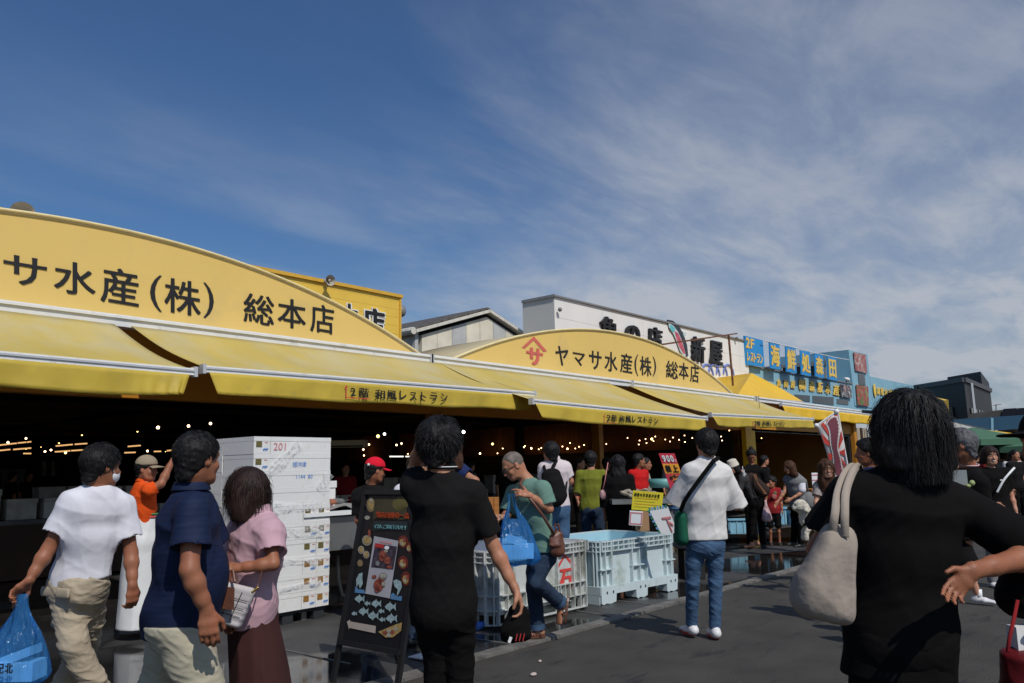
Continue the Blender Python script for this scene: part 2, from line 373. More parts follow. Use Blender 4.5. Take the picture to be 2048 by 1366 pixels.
def arch(name, label, x0, x1, letters, logo=False, depth=2.6):
    t = thing(name, label, 'signboard', ((x0+x1)/2, YG+.1, ZG), 'arched yellow gables over the market front')
    h = 1.2; w = (x1-x0)/2; cx = (x0+x1)/2; R = (w*w+h*h)/(2*h); n = 48
    a0 = math.asin(w/R); top = [(cx+R*sin(-a0+2*a0*i/n), ZG+h-R+R*cos(-a0+2*a0*i/n)) for i in range(n+1)]
    b = MB(); vs = []; fs = []
    rows = 5
    for i, (xx, zz) in enumerate(top):
        for j in range(rows+1): vs.append((xx, YG+.1, ZG-.02+(zz-ZG+.02)*j/rows))
    for i in range(n):
        for j in range(rows): fs.append((i*(rows+1)+j, (i+1)*(rows+1)+j, (i+1)*(rows+1)+j+1, i*(rows+1)+j+1))
    b.add(vs, fs, M_arch)
    b.add([(v[0], v[1]+.10, v[2]) for v in vs], [f[::-1] for f in fs], M_arch)
    b.build('face', t)
    b = MB()
    b.grid([[(xx, YG+.09, zz+.02), (xx, YG+.2, zz+.025), (xx, YG+depth, zz+.03)] for xx, zz in top], M_archtop, thick=(0, 0, -.05)); b.build('vault_roof', t, smooth=True)
    b = MB(); b.tube([(xx, YG+.075, zz+.012) for xx, zz in top], .020, M_pipe, 8); b.build('edge_piping', t, smooth=True)
    b = MB()
    for c, x0_, y0_, x1_, y1_ in letters:
        m = (909-y0_)/(2418-x0_); w_ = x1_-x0_; Yp = YG+.092
        q = [onY(x0_, y0_, Yp), onY(x1_, y0_+m*w_, Yp), onY(x1_, y1_, Yp), onY(x0_, y1_-m*w_, Yp)]
        put_glyph(b, c, q, M_black, off=0.0 if c in '()' else BOLD)
    b.build('lettering', t)
    return t
BOLD = 0.0085
def cr(scale, ox, oy, rows): return [(c, ox+a/scale, oy+b_/scale, ox+c_/scale, oy+d/scale) for c, a, b_, c_, d in rows]
glyphs('サ水産株総本店ヤマ階和風レストラン海鮮処森田魚問屋㈱阪の新'[:], BOLD)
arch('arched_signboard', 'larger yellow arched signboard without a visible crest, over the left half of the market', -1.25, 10.0,
     cr(2.926, 0, 380, [('ヤ', -560, 330, -370, 540), ('マ', -290, 360, -80, 560), ('サ', 20, 368, 275, 578), ('水', 315, 402, 560, 632), ('産', 588, 440, 812, 690), ('(', 878, 490, 948, 715), ('株', 962, 508, 1175, 745), (')', 1190, 540, 1252, 757),
                        ('総', 1425, 597, 1605, 800), ('本', 1625, 625, 1790, 822), ('店', 1815, 660, 1955, 850)]))
a2 = arch('arched_signboard', 'smaller yellow arched signboard with a red crest, over the right half of the market', 10.66, 22.75,
     cr(3.303, 1020, 560, [('ヤ', 300, 430, 385, 572), ('マ', 415, 475, 495, 572), ('サ', 522, 462, 605, 598), ('水', 625, 468, 710, 612), ('産', 728, 478, 808, 622), ('(', 822, 488, 848, 635),
                           ('株', 858, 500, 935, 640), (')', 942, 505, 966, 640), ('総', 1030, 528, 1110, 658), ('本', 1115, 540, 1180, 662), ('店', 1190, 555, 1248, 682)]))
b = MB(); Yp = YG+.09
def cp(x, y): return onY(1020+x/3.303, 560+y/3.303, Yp)
for seg in (((158, 372), (158, 398), (98, 452), (78, 446)), ((158, 372), (245, 470), (222, 474), (158, 398))):
    b.poly([cp(*p) for p in seg][::-1], M_pinkred)
put_glyph(b, 'サ', [cp(108, 440), cp(218, 458), cp(218, 572), cp(108, 554)], M_pinkred, off=.03)
b.build('crest', a2)

# ------------------------------------------------------------------ awning cassettes (white gutter-like casings)
def tube_case(name, label, xa, xb, y0, h, group=None):
    t = thing(name, label, 'awning casing', ((xa+xb)/2, YG-.1, ZG), group)
    b = MB(); b.box((xa, YG-.17, ZG-.13), (xb, YG+.07, ZG+.02), M_white); b.box((xa, YG-.20, ZG-.03), (xb, YG-.165, ZG+.0), M_white)
    b.build('casing', t)
    for xx in (xa, xb):
        b = MB(); b.box((xx-.03, YG-.21, ZG-.145), (xx+.03, YG+.08, ZG+.03), M_alu); b.build('end_cap', t)
    return t
Xof = lambda px_: float(onY(px_, 607+.1255*px_, YG)[0])
tube_case('awning_casing', 'long white awning casing under the left arched signboard', -2.2, Xof(848), 0, 0, 'white awning casings')
tube_case('awning_casing', 'white awning casing starting between the two arched signboards', Xof(850), Xof(1250), 0, 0, 'white awning casings')
tube_case('awning_casing', 'white awning casing below the black lettering end of the right arched signboard', Xof(1252), Xof(1497), 0, 0, 'white awning casings')
tube_case('awning_casing', 'thin white awning casing in front of the bright yellow tent', Xof(1502), Xof(1712), 0, 0, 'white awning casings')

# ------------------------------------------------------------------ awnings
def foldn(m, t, b, out, vec):
    n = t.nodes.new('ShaderNodeTexNoise'); n.inputs['Scale'].default_value = 1.3; n.inputs['Detail'].default_value = 3; t.links.new(vec, n.inputs['Vector'])
    bp = t.nodes.new('ShaderNodeBump'); bp.inputs['Distance'].default_value = .05; t.links.new(n.outputs['Fac'], bp.inputs['Height']); t.links.new(bp.outputs[0], b.inputs['Normal'])
    tr = t.nodes.new('ShaderNodeBsdfTranslucent'); t.links.new(out, tr.inputs[0]); mx = t.nodes.new('ShaderNodeMixShader'); mx.inputs[0].default_value = .22
    o = t.nodes['Material Output']; t.links.new(b.outputs[0], mx.inputs[1]); t.links.new(tr.outputs[0], mx.inputs[2]); t.links.new(mx.outputs[0], o.inputs[0])
M_awn = mat('awning_canvas', (0.68, 0.52, 0.13), rough=.75, var=.09, vscale=1.1, extra=foldn, stretch=(1, .4, 1), dirt=((0.64, 0.57, 0.36), 0.9, .44, .6))
M_val = mat('valance_canvas', (0.66, 0.48, 0.06), rough=.6, var=.10, vscale=2.0, extra=foldn, dirt=((0.45, 0.34, 0.09), 3, .56, .5))
M_awn2 = mat('pale_canvas', (0.50, 0.49, 0.44), rough=.8, var=.1)
M_blackink = M_black
def onP(x, y):
    d = ray(x, y); t = (ZG-.1-SL*(YG-.17)-CAM_H)/(d[2]-SL*d[1]); return CAMP+d*t
def onVert(x, y, A, B, push=.0):
    n = nrm(np.cross(B-A, UP)); n = n if n[1] < 0 else -n; d = ray(x, y); t = ((A+n*push-CAMP)@n)/(d@n); return CAMP+d*t
def awning(label, pl, pr, vh, letters=None, lgl=None, canvas=M_awn, valm=M_val, seed=0, cleft=None, cright=None):
    A, B = onP(*pl), onP(*pr); rnd = random.Random(seed)
    t = thing('awning', label, 'awning', ((A[0]+B[0])/2, YG-.1, ZG-.1), 'yellow retractable awnings along the market front')
    XA = A[0] if cleft is None else cleft; XB = B[0] if cright is None else cright
    n, mrows = 40, 10; P = []
    for i in range(n+1):
        u = i/n; T = V(XA+(XB-XA)*u, YG-.15, ZG-.10); Bt = A+(B-A)*u+V(0, .02, .03); row = []
        for j in range(mrows+1):
            w = j/mrows; p = T*(1-w)+Bt*w
            sag = -.075*sin(pi*w)*(1-.25*abs(2*u-1)); sag += .012*sin(u*23+seed)*sin(pi*w)+.009*sin(u*57+2*seed+w*2)*w*(1-w)*3
            row.append(p+V(0, 0, sag))
        P.append(row)
    MB().grid(P, canvas, thick=(0, 0, -.004)).build('canvas', t, smooth=True)
    b = MB()
    for c_ in range(5, n, 10): b.tube([np.asarray(P[c_][j_])+V(0, 0, .0) for j_ in range(0, mrows+1)], .0028, canvas, 4)
    b.build('seam', t)
    b = MB(); b.bar(A, B, .055, .075, M_white); b.bar(A+V(0, -.036, .01), B+V(0, -.036, .01), .012, .02, M_alu); b.build('front_bar', t)
    d = nrm(B-A)
    for e, s in ((A, -1), (B, 1)): MB().obox(e+d*s*.015, d*.02, V(0, .045, 0), V(0, 0, .055), M_alu).build('end_cap', t)
    # valance: hangs from the bar, gathered towards its ends
    nn = 90; L = np.linalg.norm(B-A); P = []
    for i in range(nn+1):
        u = i/nn; s = min(u, 1-u)*L; row = []; edge = math.exp(-s/.30)
        for j in range(7):
            w = j/6; wob = .018*sin(u*L*5.1+seed)+.010*sin(u*L*12.7+1.3*seed)+edge*.05*sin(s*42)
            off = (edge*.10*w)*(1 if u < .5 else -1)
            p = A+d*(.05+u*(L-.1)+off)+V(0, -.03+wob*w-.05*w*edge, -.035-w*vh*(1-.10*edge)*(1+.04*sin(u*L*3.1+seed)))
            row.append(p)
        P.append(row)
    MB().grid(P, valm, thick=(0, .005, 0)).build('valance', t, smooth=True)
    for u in (.18, .82):                                             # folding arms
        e = A+(B-A)*u; r0 = V(XA+(XB-XA)*u, YG-.1, ZG-.1); el = (e+r0)/2+d*(.35 if u < .5 else -.35)-V(0, 0, .26)
        MB().tube([r0-V(0, 0, .12), el, e+V(0, .06, -.05)], .02, M_white, 6).build('folding_arm', t)
    if letters:
        b = MB()
        def vz(x, y):
            p = onVert(x, y, A, B, .055); return p
        for c, x0_, y0_, x1_, y1_ in letters:
            m = (909-y0_)/(2418-x0_); w_ = x1_-x0_
            q = [vz(x0_, y0_), vz(x1_, y0_+m*w_), vz(x1_, y1_), vz(x0_, y1_-m*w_)]; put_glyph(b, c, q, M_black, off=.009)
        ax, ay0, ay1, ux = lgl
        w = (letters[1][3]-letters[1][1])*.05
        b.poly([vz(ax-w, ay1), vz(ax+w, ay1), vz(ax+w, ay0+3*w), vz(ax-w, ay0+3*w)], M_red)
        b.poly([vz(ax-3.2*w, ay0+6*w), vz(ax+3.2*w, ay0+6*w), vz(ax, ay0)], M_red)
        b.poly([vz(ax-w, ay1), vz(ax-w, ay1-1.7*w), vz(ux, ay1+.07*(ux-ax)-1.7*w), vz(ux, ay1+.07*(ux-ax))][::-1], M_red)
        b.build('lettering', t)
    return t
TXT = '2階和風レストラン'
def lt(sc, ox, oy, bx): return [(c, ox+q[0]/sc, oy+q[1]/sc, ox+q[2]/sc, oy+q[3]/sc) for c, q in zip(TXT, bx)]
awning('faded yellow awning at the far left without lettering, its right end gathered', (-420, 674), (386, 744), .26, seed=1)
awning('longest faded yellow awning, second from the left, with black restaurant lettering', (408, 738), (1067, 788), .26,
       lt(2.926, 500, 500, [(588, 805, 618, 855), (640, 805, 695, 865), (732, 815, 790, 875), (800, 820, 858, 878), (875, 822, 915, 875), (935, 830, 975, 882), (1000, 830, 1030, 885), (1055, 832, 1095, 885), (1118, 838, 1155, 888)]),
       (692.5, 770, 795.5, 741), seed=2)
awning('faded yellow awning under the right arched signboard, lettering left of the standing man in white', (1064, 802.5), (1410.5, 836.5), .25,
       lt(3.303, 1020, 560, [(638, 890, 665, 930), (672, 890, 705, 935), (722, 893, 755, 938), (762, 895, 800, 942), (808, 900, 830, 940), (842, 903, 872, 943), (885, 905, 905, 945), (918, 908, 940, 948), (952, 913, 978, 950)]),
       (1209.5, 827, 845, 1233), seed=3)
awning('shortest faded yellow awning with small lettering, next to the bright yellow tent', (1421, 829.5), (1625, 838.5), .23,
       lt(3.303, 1020, 560, [(1614, 931, 1629, 960), (1632, 931, 1655, 962), (1668, 932, 1690, 962), (1693, 932, 1715, 963), (1720, 934, 1733, 963), (1738, 935, 1755, 964), (1762, 935, 1772, 964), (1778, 936, 1795, 964), (1800, 937, 1815, 965)]),
       (1506.5, 842, 852, 1518), seed=4)
awning('bright yellow awning with a pale grey top, rightmost, behind the fish banner', (1562, 809), (1749, 831), .36, canvas=M_awn2, valm=M_yellow, seed=5, cleft=Xof(1560), cright=Xof(1712)+3.5)

# ------------------------------------------------------------------ bright yellow tent and the right bay
t = thing('tent', 'bright yellow hipped tent roof beyond the right arched signboard', 'tent', onY(1540, 800, 11.5))
ap = onY(1503, 746, 13.2); FL = onY(1474, 792, 10.9); FR = onY(1606, 803, 10.9); BL = onY(1424, 757, 17.5); BR = onY(1560, 775, 17.5)
def tri(a, b_, c, n=10):
    P = []
    for i in range(n+1):
        row = []
        for j in range(n+1):
            u, w = i/n, j/n; p = a*(1-u)+(b_*(1-w)+c*w)*u; row.append(p-V(0, 0, .10*sin(pi*u)*sin(pi*w)))
        P.append(row)
    return P
b = MB(); b.grid(tri(ap, FL, FR), M_yellow); b.grid(tri(ap, BL, FL), M_yellow); b.grid(tri(ap, FR, BR), M_yellow); b.grid(tri(ap, BR, BL), M_yellow); b.build('canopy', t, smooth=True)
b = MB(); b.tube([FL-V(0, 0, .02), FR-V(0, 0, .02)], .03, M_alu); b.build('frame', t)
bay = thing('stall_bay', 'amber stall bay with dark frame and yellow tarpaulin sides, right end of the market', 'building', (26, 11, 0))
bx0, bx1 = HX1+.1, float(onY(1702, 850, YG)[0])
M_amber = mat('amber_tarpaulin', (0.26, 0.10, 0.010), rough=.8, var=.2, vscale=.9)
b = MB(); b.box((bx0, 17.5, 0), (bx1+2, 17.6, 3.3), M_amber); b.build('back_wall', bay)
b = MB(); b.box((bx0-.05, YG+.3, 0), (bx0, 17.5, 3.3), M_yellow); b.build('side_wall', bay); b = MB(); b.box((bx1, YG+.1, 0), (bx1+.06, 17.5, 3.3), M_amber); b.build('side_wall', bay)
b = MB(); b.box((bx0-.1, YG+.14, 3.36), (bx1+.1, 17.6, 3.42), M_orange); b.build('roof', bay)
b = MB(); zt = float(onY(1560, 866, YG)[2]); b.box((bx0+.45, YG+.02, zt), (bx1-.25, YG+.16, zt+.09), M_dark); b.box((bx0+.40, YG+.02, 0), (bx0+.50, YG+.16, zt), M_dark); b.box((bx1-.35, YG+.02, 0), (bx1-.25, YG+.16, zt), M_dark)
b.box((bx0+.5, 16.6, 1.95), (bx1-.3, 16.8, 2.1), M_dark); b.box((bx0+.5, 14.0, 2.35), (bx1-.3, 14.1, 2.45), M_dark); b.build('frame', bay)
b = MB(); b.box((bx0-.02, YG-.12, 0), (bx0+.42, YG+.02, 3.0), M_yellow); b.box((bx0, YG+.0, zt+.09), (bx1+.3, YG+.14, 3.44), M_orange); b.build('yellow_curtain', bay)  # orange box is raised to the roof to keep a wedge of sun out
b = MB(); b.box((bx1-.02, YG-.1, 0), (bx1+.28, YG+.05, 3.2), M_orange); b.build('post', bay)

# curtain of slats right of the bay
M_cream = mat('cream_sheet', (0.42, 0.36, 0.26), rough=.8, var=.3, vscale=3, stretch=(6, 6, .6))
b = MB(); cx = bx1+.3
for i in range(16): b.box((cx+i*.26, 11.2+.04*(i % 2), 0), (cx+i*.26+.24, 11.25+.04*(i % 2), 2.9), M_cream if i % 3 else M_darkbrown)
b.build('plastic_curtain', label='pale striped plastic curtain hanging right of the fish banner', cat='curtain')

# ------------------------------------------------------------------ buildings behind
def lap(m, t, b, out, vec):
    s = t.nodes.new('ShaderNodeSeparateXYZ'); t.links.new(vec, s.inputs[0])
    a = t.nodes.new('ShaderNodeMath'); a.operation = 'MULTIPLY'; a.inputs[1].default_value = 1/0.21; t.links.new(s.outputs['Z'], a.inputs[0])
    f = t.nodes.new('ShaderNodeMath'); f.operation = 'FRACT'; t.links.new(a.outputs[0], f.inputs[0])
    r = t.nodes.new('ShaderNodeMapRange'); r.inputs[1].default_value = .06; r.inputs[2].default_value = .0; t.links.new(f.outputs[0], r.inputs[0])
    mx = t.nodes.new('ShaderNodeMixRGB'); mx.blend_type = 'MULTIPLY'; t.links.new(r.outputs[0], mx.inputs[0]); t.links.new(out, mx.inputs[1]); mx.inputs[2].default_value = (.45, .4, .3, 1)
    t.links.new(mx.outputs[0], b.inputs['Base Color'])
M_ysid = mat('yellow_siding', (0.80, 0.52, 0.07), rough=.55, var=.06, vscale=2, extra=lap)
M_ytrim = mat('ochre_trim', (0.66, 0.38, 0.04), rough=.5)
YB = 15.0; p0 = onY(520, 541, YB); p1 = onY(799.5, 596, YB); ztop = float(p1[2])
yb = thing('yellow_building', 'yellow clad upper storey with black white-edged characters behind the left arch', 'building', (p1[0]-4, YB, 0))
b = MB(); b.box((-6.5, YB, 3.56), (p1[0], YB+7, ztop), M_ysid); b.build('wall', yb)
b = MB(); b.box((-6.6, YB-.06, ztop), (p1[0]+.06, YB+7.1, ztop+.08), M_ytrim); b.box((p1[0]-.03, YB-.03, 3.57), (p1[0]+.035, YB+.03, ztop), M_ytrim); b.build('roof_trim', yb)
M_wp = mat('white_paint', (0.8, 0.8, 0.78), rough=.5, var=.02)
def ink(b, c, sc, ox, oy, bb, Yp, m, off, thick=None, slope=None):
    x0_, y0_, x1_, y1_ = ox+bb[0]/sc, oy+bb[1]/sc, ox+bb[2]/sc, oy+bb[3]/sc
    s = (909-y0_)/(2418-x0_) if slope is None else slope; w_ = x1_-x0_
    put_glyph(b, c, [onY(x0_, y0_, Yp), onY(x1_, y0_+s*w_, Yp), onY(x1_, y1_, Yp), onY(x0_, y1_-s*w_, Yp)], m, off=off, thick=thick)
b = MB()
for c, bb in (('総', (395, 285, 510, 450)), ('本', (530, 305, 632, 480)), ('店', (662, 330, 788, 510))):
    e = 6; ink(b, c, 2.926, 500, 500, (bb[0]-e, bb[1]-e, bb[2]+e, bb[3]+e), YB-.03, M_wp, .075, thick=(0, .03, 0)); ink(b, c, 2.926, 500, 500, bb, YB-.045, M_black, .03)
b.build('lettering', yb)
b = MB(); q = onY(10, 416, 11.6); b.box((q[0]-2, 11.6, 4.4), (q[0], 12.2, q[2]), M_ysid); b.build('roof_box', yb)

def horn(label, px_, py_, Yp, sc, d):
    t = thing('horn_loudspeaker', label, 'loudspeaker', onY(px_, py_, Yp), 'horn loudspeakers on the roofs')
    c = onY(px_, py_, Yp); d = nrm(V(*d)); M_h = mat('horn_grey', (0.42, 0.38, 0.32), rough=.5, var=.1)
    b = MB(); b.tube([c-d*.22*sc, c-d*.1*sc, c, c+d*.08*sc], [.05*sc, .07*sc, .16*sc, .20*sc], M_h, 20, cap=False); b.tube([c-d*.34*sc, c-d*.2*sc], .085*sc, M_h, 14); b.build('bell', t, smooth=True)
    b = MB(); b.tube([c-d*.1*sc, c+d*.02*sc], [.03*sc, .05*sc], M_h, 12); b.build('driver_cone', t, smooth=True)
    b = MB(); b.bar(c-d*.15*sc, c-d*.15*sc-V(0, 0, .24*sc), .04*sc, .04*sc, M_h); b.build('bracket', t); return t
horn('grey horn loudspeaker on top of the yellow clad building', 659, 561, YB-.25, .62, (-.15, -1, -.1))
horn('beige horn loudspeaker half hidden behind the crown of the left arched signboard', 44, 428, YG+1.0, .75, (-.2, -1, .1))
M_siren = mat('grey_metal', (0.2, 0.2, 0.2), rough=.5)
b = MB(); p = onY(803, 622, YB+.3); b.ell(p, (.12, .12, .16), M_siren); b.build('floodlight', label='small grey floodlight on the side of the yellow clad building', cat='lamp', smooth=True)

# grey gabled shed
def corr(m, t, b, out, vec):
    w = t.nodes.new('ShaderNodeTexWave'); w.inputs['Scale'].default_value = 6; w.inputs['Distortion'].default_value = 0; t.links.new(vec, w.inputs['Vector'])
    bp = t.nodes.new('ShaderNodeBump'); bp.inputs['Distance'].default_value = .05; t.links.new(w.outputs['Fac'], bp.inputs['Height']); t.links.new(bp.outputs[0], b.inputs['Normal'])
M_shed = mat('shed_board', (0.72, 0.66, 0.52), rough=.8, var=.12, vscale=2)
M_shed2 = mat('shed_board_grey', (0.48, 0.48, 0.46), rough=.8, var=.12, vscale=2)
M_shedt = mat('shed_trim', (0.66, 0.62, 0.53), rough=.7, var=.15)
M_shroof = mat('shed_roof', (0.20, 0.18, 0.16), rough=.7, var=.3, extra=corr)
YS = 19.0; g = lambda x, y: onY(500+x/2.926, 500+y/2.926, YS)
sh = thing('gabled_shed', 'weathered grey gabled shed between the yellow and the white building', 'building', V(g(1200, 600)[0], YS, 0))
pk = g(1385, 360); el_ = g(985, 468); er_ = g(1590, 492); zl = float(el_[2]); 
b = MB(); xs = np.linspace(el_[0]+.15, er_[0]+1.2, 10)
def ztopg(xx): return pk[2]-.2-(pk[2]-zl)*abs(xx-pk[0])/(pk[0]-el_[0])
for i in range(9):
    a, c = xs[i]+.01, xs[i+1]-.01; m_ = M_shed2 if i in (2, 5) else M_shed
    pts = [(a, YS, 3.56), (c, YS, 3.56), (c, YS, ztopg(c))]+([(pk[0], YS, pk[2]-.2)] if a < pk[0] < c else [])+[(a, YS, ztopg(a))]
    b.prism(pts, (0, .2, 0), m_)
b.build('gable_wall', sh)
slope_ = (pk[2]-zl)/(pk[0]-el_[0]); xr = er_[0]+1.6
b = MB(); Lp = V(el_[0]-.25, YS-.06, pk[2]-slope_*(pk[0]-el_[0]+.25)); Rp = V(xr, YS-.06, pk[2]-slope_*(xr-pk[0])); K = V(pk[0], YS-.06, pk[2])
b.bar(Lp, K, .1, .26, M_shedt, upv=V(0, 1, 0)); b.bar(K, Rp, .1, .26, M_shedt, upv=V(0, 1, 0)); b.build('bargeboard', sh)
b = MB(); o = V(0, 9, 0); b.prism([Lp+V(0, 0, .13), K+V(0, 0, .15), Rp+V(0, 0, .13), Rp+V(0, 0, .07), K+V(0, 0, .08), Lp+V(0, 0, .07)], o, M_shroof); b.build('roof', sh)
b = MB(); b.tube([Lp+V(-.1, -.1, 0), Lp+V(-.1, 9, 0)], .12, M_shedt, 10); b.box((Lp[0]+.1, YS+.0, 3.56), (Lp[0]+.25, YS+9, Lp[2]), M_shed2); b.build('gutter', sh)

# white building with the salmon emblem
YW = 17.0; WA = onY(1108, 594.5, YW); WB = onY(1494, 684, YW); zw = float((WA[2]+WB[2])/2)
def panel(m, t, b, out, vec):
    bt = t.nodes.new('ShaderNodeTexBrick'); bt.offset = 0; bt.inputs['Scale'].default_value = 1; bt.inputs['Mortar Size'].default_value = .012; bt.inputs['Brick Width'].default_value = 3.0; bt.inputs['Row Height'].default_value = .75
    mp = t.nodes.new('ShaderNodeMapping'); mp.inputs['Rotation'].default_value = (radians(90), 0, 0); t.links.new(vec, mp.inputs[0]); t.links.new(mp.outputs[0], bt.inputs['Vector'])
    bt.inputs['Color1'].default_value = bt.inputs['Color2'].default_value = (1, 1, 1, 1); bt.inputs['Mortar'].default_value = (.72, .72, .7, 1)
    mx = t.nodes.new('ShaderNodeMixRGB'); mx.blend_type = 'MULTIPLY'; mx.inputs[0].default_value = 1; t.links.new(out, mx.inputs[1]); t.links.new(bt.outputs['Color'], mx.inputs[2]); t.links.new(mx.outputs[0], b.inputs['Base Color'])
M_wwall = mat('white_panel_wall', (0.80, 0.78, 0.74), rough=.6, var=.05, vscale=.7, extra=panel)
M_wtrim = mat('grey_coping', (0.22, 0.22, 0.22), rough=.5)
wb = thing('white_building', 'white panelled building with big black characters and a painted salmon', 'building', (WA[0]+6, YW, 0))
fr = lambda x, y, e=0: onY(1020+x/3.303, 560+y/3.303, YW-e)
wall_top = lambda xx: WA[2]+(WB[2]-WA[2])*(xx-WA[0])/(WB[0]-WA[0])
dW = ray(1045, 606); DW = WA[0]/dW[0]*dW[1]-YW; b = MB(); b.prism([(WA[0], YW, 3.56), (WB[0], YW, 3.56), tuple(WB), tuple(WA)], (0, DW, 0), M_wwall); b.build('wall', wb)
b = MB(); b.bar(WA+V(-.05, -.02, .05), WB+V(.05, -.02, .03), .12, .06, M_wtrim); b.bar(WA+V(0, -.05, .05), WA+V(0, DW, .05), .12, .1, M_wtrim); b.build('coping', wb)
b = MB()
for c, bb in (('魚', (602, 232, 716, 400)), ('の', (768, 288, 862, 420)), ('店', (916, 300, 1010, 455)), ('新', (1206, 366, 1292, 552)), ('屋', (1325, 395, 1408, 566))):
    ink(b, c, 3.303, 1020, 560, bb, YW-.12, M_black, .022, thick=(0, .10, 0))
b.build('lettering', wb)
M_fd = mat('salmon_back', (0.03, 0.035, 0.05), rough=.4); M_fp = mat('salmon_side', (0.55, 0.10, 0.14), rough=.5, var=.35, vscale=5); M_fb = mat('salmon_belly', (0.55, 0.66, 0.66), rough=.5); M_fc = mat('salmon_cheek', (0.12, 0.50, 0.55), rough=.5)
b = MB(); P = lambda pts, e: [fr(x, y, e) for x, y in pts][::-1]
b.prism(P([(1042, 262), (1075, 268), (1115, 300), (1150, 365), (1170, 430), (1178, 500), (1160, 512), (1130, 470), (1105, 410), (1085, 360), (1052, 318)], .06), (0, .06, 0), M_fd)
b.prism(P([(1048, 285), (1078, 300), (1112, 345), (1140, 410), (1162, 500), (1150, 505), (1125, 470), (1100, 400), (1080, 355), (1052, 315)], .07), (0, .02, 0), M_fb)
b.prism(P([(1086, 335), (1112, 352), (1138, 412), (1158, 485), (1148, 490), (1118, 440), (1100, 390)], .075), (0, .02, 0), M_fp)
b.prism(P([(1056, 298), (1074, 300), (1092, 328), (1080, 345), (1060, 325)], .085), (0, .02, 0), M_fc)
b.prism(P([(1140, 340), (1168, 352), (1152, 380)], .07), (0, .05, 0), M_fb); b.build('salmon_emblem', wb)
M_wave = mat('blue_wave_paint', (0.16, 0.22, 0.55), rough=.5); b = MB()
for i, cx_ in enumerate((1306, 1350, 1400, 1445)):
    c0 = fr(cx_, 628, .03); pts = [c0+V(.55*cos(a), 0, .5*sin(a)) for a in np.linspace(0, pi, 9)]; b.tube(pts, .05, M_wave, 5)
b.build('wave_emblem', wb)
b = MB(); 
for x_, y_ in ((330, 195), (1500, 385)): b.ell(fr(x_, y_, .15), .08, M_siren)
b.build('wall_lamp', wb, smooth=True)
# rusty steel frame in front of it
M_rust = mat('rusty_steel', (0.16, 0.065, 0.03), rough=.8, var=.4, vscale=9)
rf = thing('rusty_frame', 'rusty steel post with a slanting bar beside the yellow tent', 'frame', onY(1469, 780, 12.2))
a, c = onY(1324, 689, 11.9), onY(1474, 667, 13.4); b = MB(); b.bar(a, c, .05, .05, M_rust); b.build('slanting_bar', rf)
p = onY(1457, 669, 13.2); q = onY(1469, 770, 13.2); b = MB(); b.bar(p, V(q[0], q[1], 2.0), .06, .06, M_rust); b.build('post', rf)

# blue building
YL = 17.2; bl = lambda x, y, e=0: onY(1440+x/5.253, 640+y/5.253, YL-e)
M_blue = mat('pale_blue_wall', (0.24, 0.44, 0.53), rough=.6, var=.07, vscale=1.2); M_bblue = mat('bright_blue_sign', (0.02, 0.27, 0.62), rough=.5, var=.05)
M_sgy = mat('sign_yellow', (0.82, 0.55, 0.10), rough=.5); M_glass = mat('dark_glass', (0.03, 0.035, 0.04), rough=.08, var=.1, spec=.8)
bb_ = thing('blue_building', 'pale blue restaurant building with yellow characters right of the white building', 'building', V(bl(800, 700)[0], YL, 0))
def quad(pts, e, dep, m, name, par, b=None):
    P_ = [bl(x, y, e) for x, y in pts][::-1]; b = MB(); b.prism(P_, (0, dep, 0), m); return b.build(name, par)
quad([(285, 475), (1395, 668), (1560, 640), (1620, 950), (285, 900)], 0, 5, M_blue, 'wall', bb_)
quad([(1350, 312), (1550, 362), (1608, 925), (1420, 900)], .05, 5, M_blue, 'corner_tower', bb_)
quad([(278, 470), (1395, 662), (1396, 672), (278, 482)], .08, .1, M_wtrim, 'coping', bb_)
M_rf = mat('dark_roof_tiles', (0.09, 0.09, 0.095), rough=.6, var=.3, vscale=6)
b = MB(); a, c, d_, e_ = bl(1345, 395, -1.5), bl(1345, 460, -1.5), bl(560, 505, -1.5), bl(560, 490, -1.5); b.prism([a, c, d_, e_], (0, 3, 0), M_rf); b.build('terrace_roof', bb_)
b = MB(); b.prism([bl(1400, 430, -2), bl(640, 500, -2), bl(640, 640, -2), bl(1400, 680, -2)], (0, .2, 0), M_dark); b.build('terrace_shade_sheet', bb_)  # near-black sheet standing in for the shade under the terrace roof
for xx in (650, 900, 1110): quad([(xx, 500), (xx+10, 500), (xx+10, 560+xx*.08), (xx, 558+xx*.08)], -1.2, .1, M_siren, 'terrace_post', bb_)
quad([(262, 165), (450, 212), (468, 490), (285, 470)], .3, .1, M_bblue, 'sign_panel', bb_)
b = MB()
for c, q in (('2', (272, 180, 312, 300)), ('F', (320, 195, 358, 308))): ink(b, c, 5.253, 1440, 640, q, YL-.32, M_sgy, .03)
for i, c in enumerate('レストラン'): ink(b, c, 5.253, 1440, 640, (285+i*34, 335+i*6, 285+i*34+30, 435+i*7), YL-.32, M_sgy, .03)
for c, q in (('魚', (603, 618, 642, 700)), ('問', (675, 628, 716, 716)), ('屋', (748, 636, 790, 722)), ('㈱', (832, 612, 904, 745)), ('森', (942, 630, 998, 756)), ('阪', (1028, 650, 1084, 768)), ('水', (1108, 662, 1166, 782)), ('産', (1194, 676, 1254, 798))):
    ink(b, c, 5.253, 1440, 640, (q[0]-4, q[1]+4, q[2]-4, q[3]+4), YL-.045, M_black, .02, slope=.16); ink(b, c, 5.253, 1440, 640, q, YL-.08, M_sgy, .02, thick=(0, .03, 0), slope=.16)  # black copy set low left of each letter is its shadow, drawn in
b.build('lettering', bb_)
